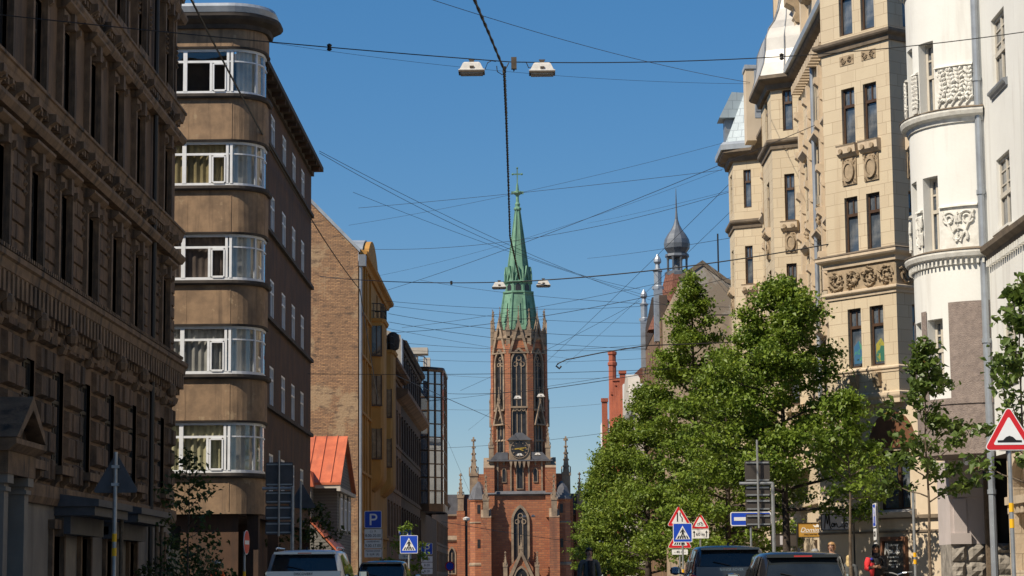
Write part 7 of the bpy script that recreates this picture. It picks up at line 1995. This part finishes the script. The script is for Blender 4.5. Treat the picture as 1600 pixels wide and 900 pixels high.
part('grip', MB().tube([(bx + .2, 49.79, 1.147), (bx + .32, 49.74, 1.15)], .022, 6).tube([(bx - .2, 49.79, 1.147), (bx - .32, 49.74, 1.15)], .022, 6), 'trim_black', bk)

# ================================================================== PEOPLE
def skin_mesh(pts, edges, radii, name, mat, sub=1):
    me = bpy.data.meshes.new(name); me.from_pydata(pts, edges, [])
    ob = bpy.data.objects.new('tmp', me); COL.objects.link(ob)
    sk = ob.modifiers.new('s', 'SKIN'); sk.use_smooth_shade = True
    for i, r_ in enumerate(radii):
        d = me.skin_vertices[0].data[i]; d.radius = r_ if isinstance(r_, tuple) else (r_, r_); d.use_root = (i == 0)
    su = ob.modifiers.new('u', 'SUBSURF'); su.levels = sub; su.render_levels = sub
    bpy.context.view_layer.update()
    out = bpy.data.meshes.new_from_object(ob.evaluated_get(bpy.context.evaluated_depsgraph_get()))
    bpy.data.objects.remove(ob); out.materials.clear(); out.materials.append(MATS[mat]); out.name = name
    for p in out.polygons: p.use_smooth = True
    return out
def merge(me, mb):
    bm = bmesh.new(); bm.from_mesh(me)
    tmp = bpy.data.meshes.new('x'); tmp.from_pydata(mb.v, [], mb.f); bm.from_mesh(tmp); bm.to_mesh(me); bm.free(); bpy.data.meshes.remove(tmp)
    for p in me.polygons: p.use_smooth = True
def person(label, X, Y, H, ang, skin, hair, top, legs, hands, hairlen=0, hat=None, extra=None, stride=.0, z0=.12, headturn=0, skirt=False):
    t = thing('person', label, 'person', (X, Y, z0)); t.rotation_euler = (0, 0, rad(ang)); k = H / 1.75; t.scale = (k, k, k)
    (lw, le), (rw, re) = hands
    s_ = stride
    V_ = [(0, 0, .95), (0, .01, 1.1), (0, .015, 1.28), (0, .02, 1.42), (0, .015, 1.50), (0, -.005, 1.57), (0, -.01, 1.655), (0, .0, 1.72),
          (-.095, 0, .88), (-.10, -.02 - s_ * .5, .5), (-.10, .03 - s_, .1), (-.115, -.13 - s_, .045), (.095, 0, .88), (.10, -.02 + s_ * .4, .5), (.10, .04 + s_, .12), (.115, -.11 + s_, .05),
          (-.185, .02, 1.42), le, lw, (.185, .02, 1.42), re, rw]
    E_ = [(0, 1), (1, 2), (2, 3), (3, 4), (4, 5), (5, 6), (6, 7), (0, 8), (8, 9), (9, 10), (10, 11), (0, 12), (12, 13), (13, 14), (14, 15), (3, 16), (16, 17), (17, 18), (3, 19), (19, 20), (20, 21)]
    R_ = [(.13, .10), (.125, .095), (.145, .105), (.10, .08), .055, .066, (.082, .096), (.055, .065), .085, .058, .043, .036, .085, .058, .043, .036, .062, .044, .03, .062, .044, .03]
    me = skin_mesh(V_, E_, R_, 'body', skin)
    hb = MB()
    for wpt, el in ((lw, le), (rw, re)):
        w_, e_ = Vector(wpt), Vector(el); d = (w_ - e_).normalized(); a = d.orthogonal().normalized(); b = d.cross(a)
        hb.tube([w_ - d * .01, w_ + d * .045, w_ + d * .085], [.028, .040, .034], 8)
        for q, ln in enumerate((.062, .075, .07, .052)):
            o = w_ + d * .075 + a * (-.03 + q * .02); hb.tube([o, o + d * ln * .5 + b * .004, o + d * ln * .85 + b * .022, o + d * ln * .95 + b * .04], [.0095, .009, .008, .005], 6)
        o = w_ + d * .02 - a * .03; hb.tube([o, o + d * .03 - a * .022, o + d * .062 - a * .022 + b * .012], [.012, .011, .007], 6)
    hb.tube([(0, -.105, 1.665), (0, -.122, 1.632), (0, -.104, 1.618)], [.009, .014, .010], 6)
    for s2 in (-1, 1): hb.lathe(s2 * .083, 0, [(.004, 1.62), (.016, 1.635), (.018, 1.66), (.005, 1.68)], 6)
    merge(me, hb)
    bo = child('body', me, t)
    fm = MB()
    for s2 in (-1, 1): fm.lathe(s2 * .033, -.098, [(.003, 1.658), (.013, 1.664), (.003, 1.67)], 6, 0, 1.2, .7).box(Fr(s2 * .034, -.1, 1, 0), -.02, .02, 1.684, 1.69, -.01, .006)
    fm.box(Fr(0, -.1, 1, 0), -.026, .026, 1.598, 1.605, -.01, .006)
    child('facial_features', fm.mesh('facial_features', 'hair_black'), bo)
    tv = [(0, .01, .92), (0, .01, 1.1), (0, .015, 1.28), (0, .02, 1.43), (0, .02, 1.475), (-.19, .02, 1.425), le, tuple(Vector(le).lerp(Vector(lw), .9)), (.19, .02, 1.425), re, tuple(Vector(re).lerp(Vector(rw), .9))]
    if skirt: tv[0] = (0, .01, .70)
    te = [(0, 1), (1, 2), (2, 3), (3, 4), (3, 5), (5, 6), (6, 7), (3, 8), (8, 9), (9, 10)]
    child('jacket', skin_mesh(tv, te, [(.185, .15), (.165, .13), (.175, .135), (.12, .10), .075, .08, .064, .05, .08, .064, .05], 'jacket', top, 1), t)
    lv_ = [V_[0], V_[8], V_[9], tuple(Vector(V_[10]) + Vector((0, 0, -.01))), V_[12], V_[13], tuple(Vector(V_[14]) + Vector((0, 0, -.01)))]
    child('trousers', skin_mesh(lv_, [(0, 1), (1, 2), (2, 3), (0, 4), (4, 5), (5, 6)], [(.15, .12), .10, .075, .06, .10, .075, .06], 'trousers', legs), t)
    for a in (10, 14):
        p, q = Vector(V_[a]), Vector(V_[a + 1]); sm = MB().tube([p + Vector((0, .07, -.05)), p + Vector((0, 0, -.03)), q + Vector((0, .02, 0)), q + Vector((0, -.06, -.012))], [.04, .052, .046, .025], 8); child('shoe', sm.mesh('shoe', 'trim_black', smooth=True), t)
    if hair:
        hm = MB(); N = 14
        prof = [(.03, 1.775), (.075, 1.755), (.098, 1.71), (.104, 1.66), (.10, 1.61)] + ([(.115, 1.52), (.12, 1.42), (.09, 1.36)] if hairlen else [(.085, 1.57)])
        for i, (r0, z_0) in enumerate(prof[:-1]):
            r1, z1 = prof[i + 1]
            for j in range(N):
                a0, a1 = 2 * PI * j / N, 2 * PI * (j + 1) / N
                am_ = (a0 + a1) / 2
                if z1 < 1.70 and math.sin(am_) < -.45: continue
                f_ = lambda r_, a, z: (r_ * math.cos(a) * .93, .012 + r_ * math.sin(a) * 1.12, z)
                hm.quad(f_(r0, a0, z_0), f_(r0, a1, z_0), f_(r1, a1, z1), f_(r1, a0, z1))
        hm.poly([(.03 * math.cos(2 * PI * j / N), .012 + .03 * math.sin(2 * PI * j / N), 1.776) for j in range(N)])
        child('hair', hm.mesh('hair', hair, smooth=True), bo)
    if hat: child(hat[0], MB().lathe(0, 0, [(.112, 1.69), (.118, 1.72), (.105, 1.775), (.065, 1.81), (.01, 1.82)], 14, 0, .95, 1.12).lathe(0, -.03, [(.11, 1.685), (.135, 1.69), (.112, 1.70)], 14, 0, .95, 1.2).mesh(hat[0], hat[1], smooth=True), t)
    for nm, mb, mt in (extra or []): child(nm, mb.mesh(nm, mt, smooth=True), t)
    return t
down = (((-.24, -.02, .86), (-.25, .03, 1.14)), ((.24, -.02, .86), (.25, .03, 1.14)))
read = (((-.06, -.27, 1.2), (-.23, -.02, 1.14)), ((.09, -.26, 1.2), (.24, -.01, 1.14)))
P0 = at(921, 880, 58)
scarf = MB().lathe(0, .01, [(.10, 1.44), (.115, 1.48), (.10, 1.53), (.08, 1.55)], 12)
person('person in a grey jacket walking on the carriageway right of the church', P0.x, 58, 1.86, 8, 'skin', 'hair_black', 'cloth_grey', 'cloth_black', down, stride=.16, z0=0,
       extra=[('dark_shirt', MB().prism(Fr(0, -.10, 1, 0), [(-.06, 1.46), (.06, 1.46), (.05, 1.0), (-.05, 1.0)], -.02, .035), 'cloth_black')])
P0 = at(1369, 880, 54.5)
person('person in black with red sleeve holding a phone beside the menu board', P0.x, 54.5, 1.72, -12, 'skin_dark', 'hair_black', 'cloth_black', 'cloth_black', read, hairlen=1,
       extra=[('scarf', scarf, 'cloth_black'), ('red_sleeve', MB().tube([(-.18, -.02, 1.42), (-.21, -.05, 1.3), (-.225, -.06, 1.16), (-.17, -.16, 1.15)], [.07, .085, .075, .06], 10), 'cloth_red'), ('red_shawl_end', MB().tube([(-.08, -.15, 1.3), (-.1, -.17, 1.1), (-.1, -.17, .95)], [.05, .06, .04], 8), 'cloth_red'), ('phone', MB().box(Fr(.015, -.33, 1, 0), -.04, .04, 1.18, 1.32, -.006, .006), 'trim_black'), ('blue_collar', MB().lathe(-.1, -.1, [(.02, 1.36), (.045, 1.39), (.02, 1.43)], 8), 'cloth_blue')])
P0 = at(1300, 880, 56)
person('person with reddish fair hair in a black jacket, head bowed beside the thin trunk', P0.x, 56, 1.80, -30, 'skin', 'hair_blond', 'cloth_black', 'cloth_navy', down)
P0 = at(1327, 890, 66)
person('person with long fair hair seen from behind by the corner doorway', P0.x, 66, 1.58, 170, 'skin', 'hair_fair', 'cloth_grey', 'cloth_navy', down, hairlen=1)
P0 = at(1274, 880, 62)
person('person in a grey knitted hat half hidden behind the black hatchback', P0.x, 62, 1.68, 20, 'skin', None, 'cloth_navy', 'cloth_black', down, hat=('knitted_hat', 'hat_grey'))
P0 = at(340, 890, 60)
person('person in a pale cap and orange vest on the shaded left pavement', P0.x, 60, 1.50, 40, 'skin_dark', 'hair_black', 'cloth_orange', 'cloth_navy', down, hat=('cap', 'helmet_white'))
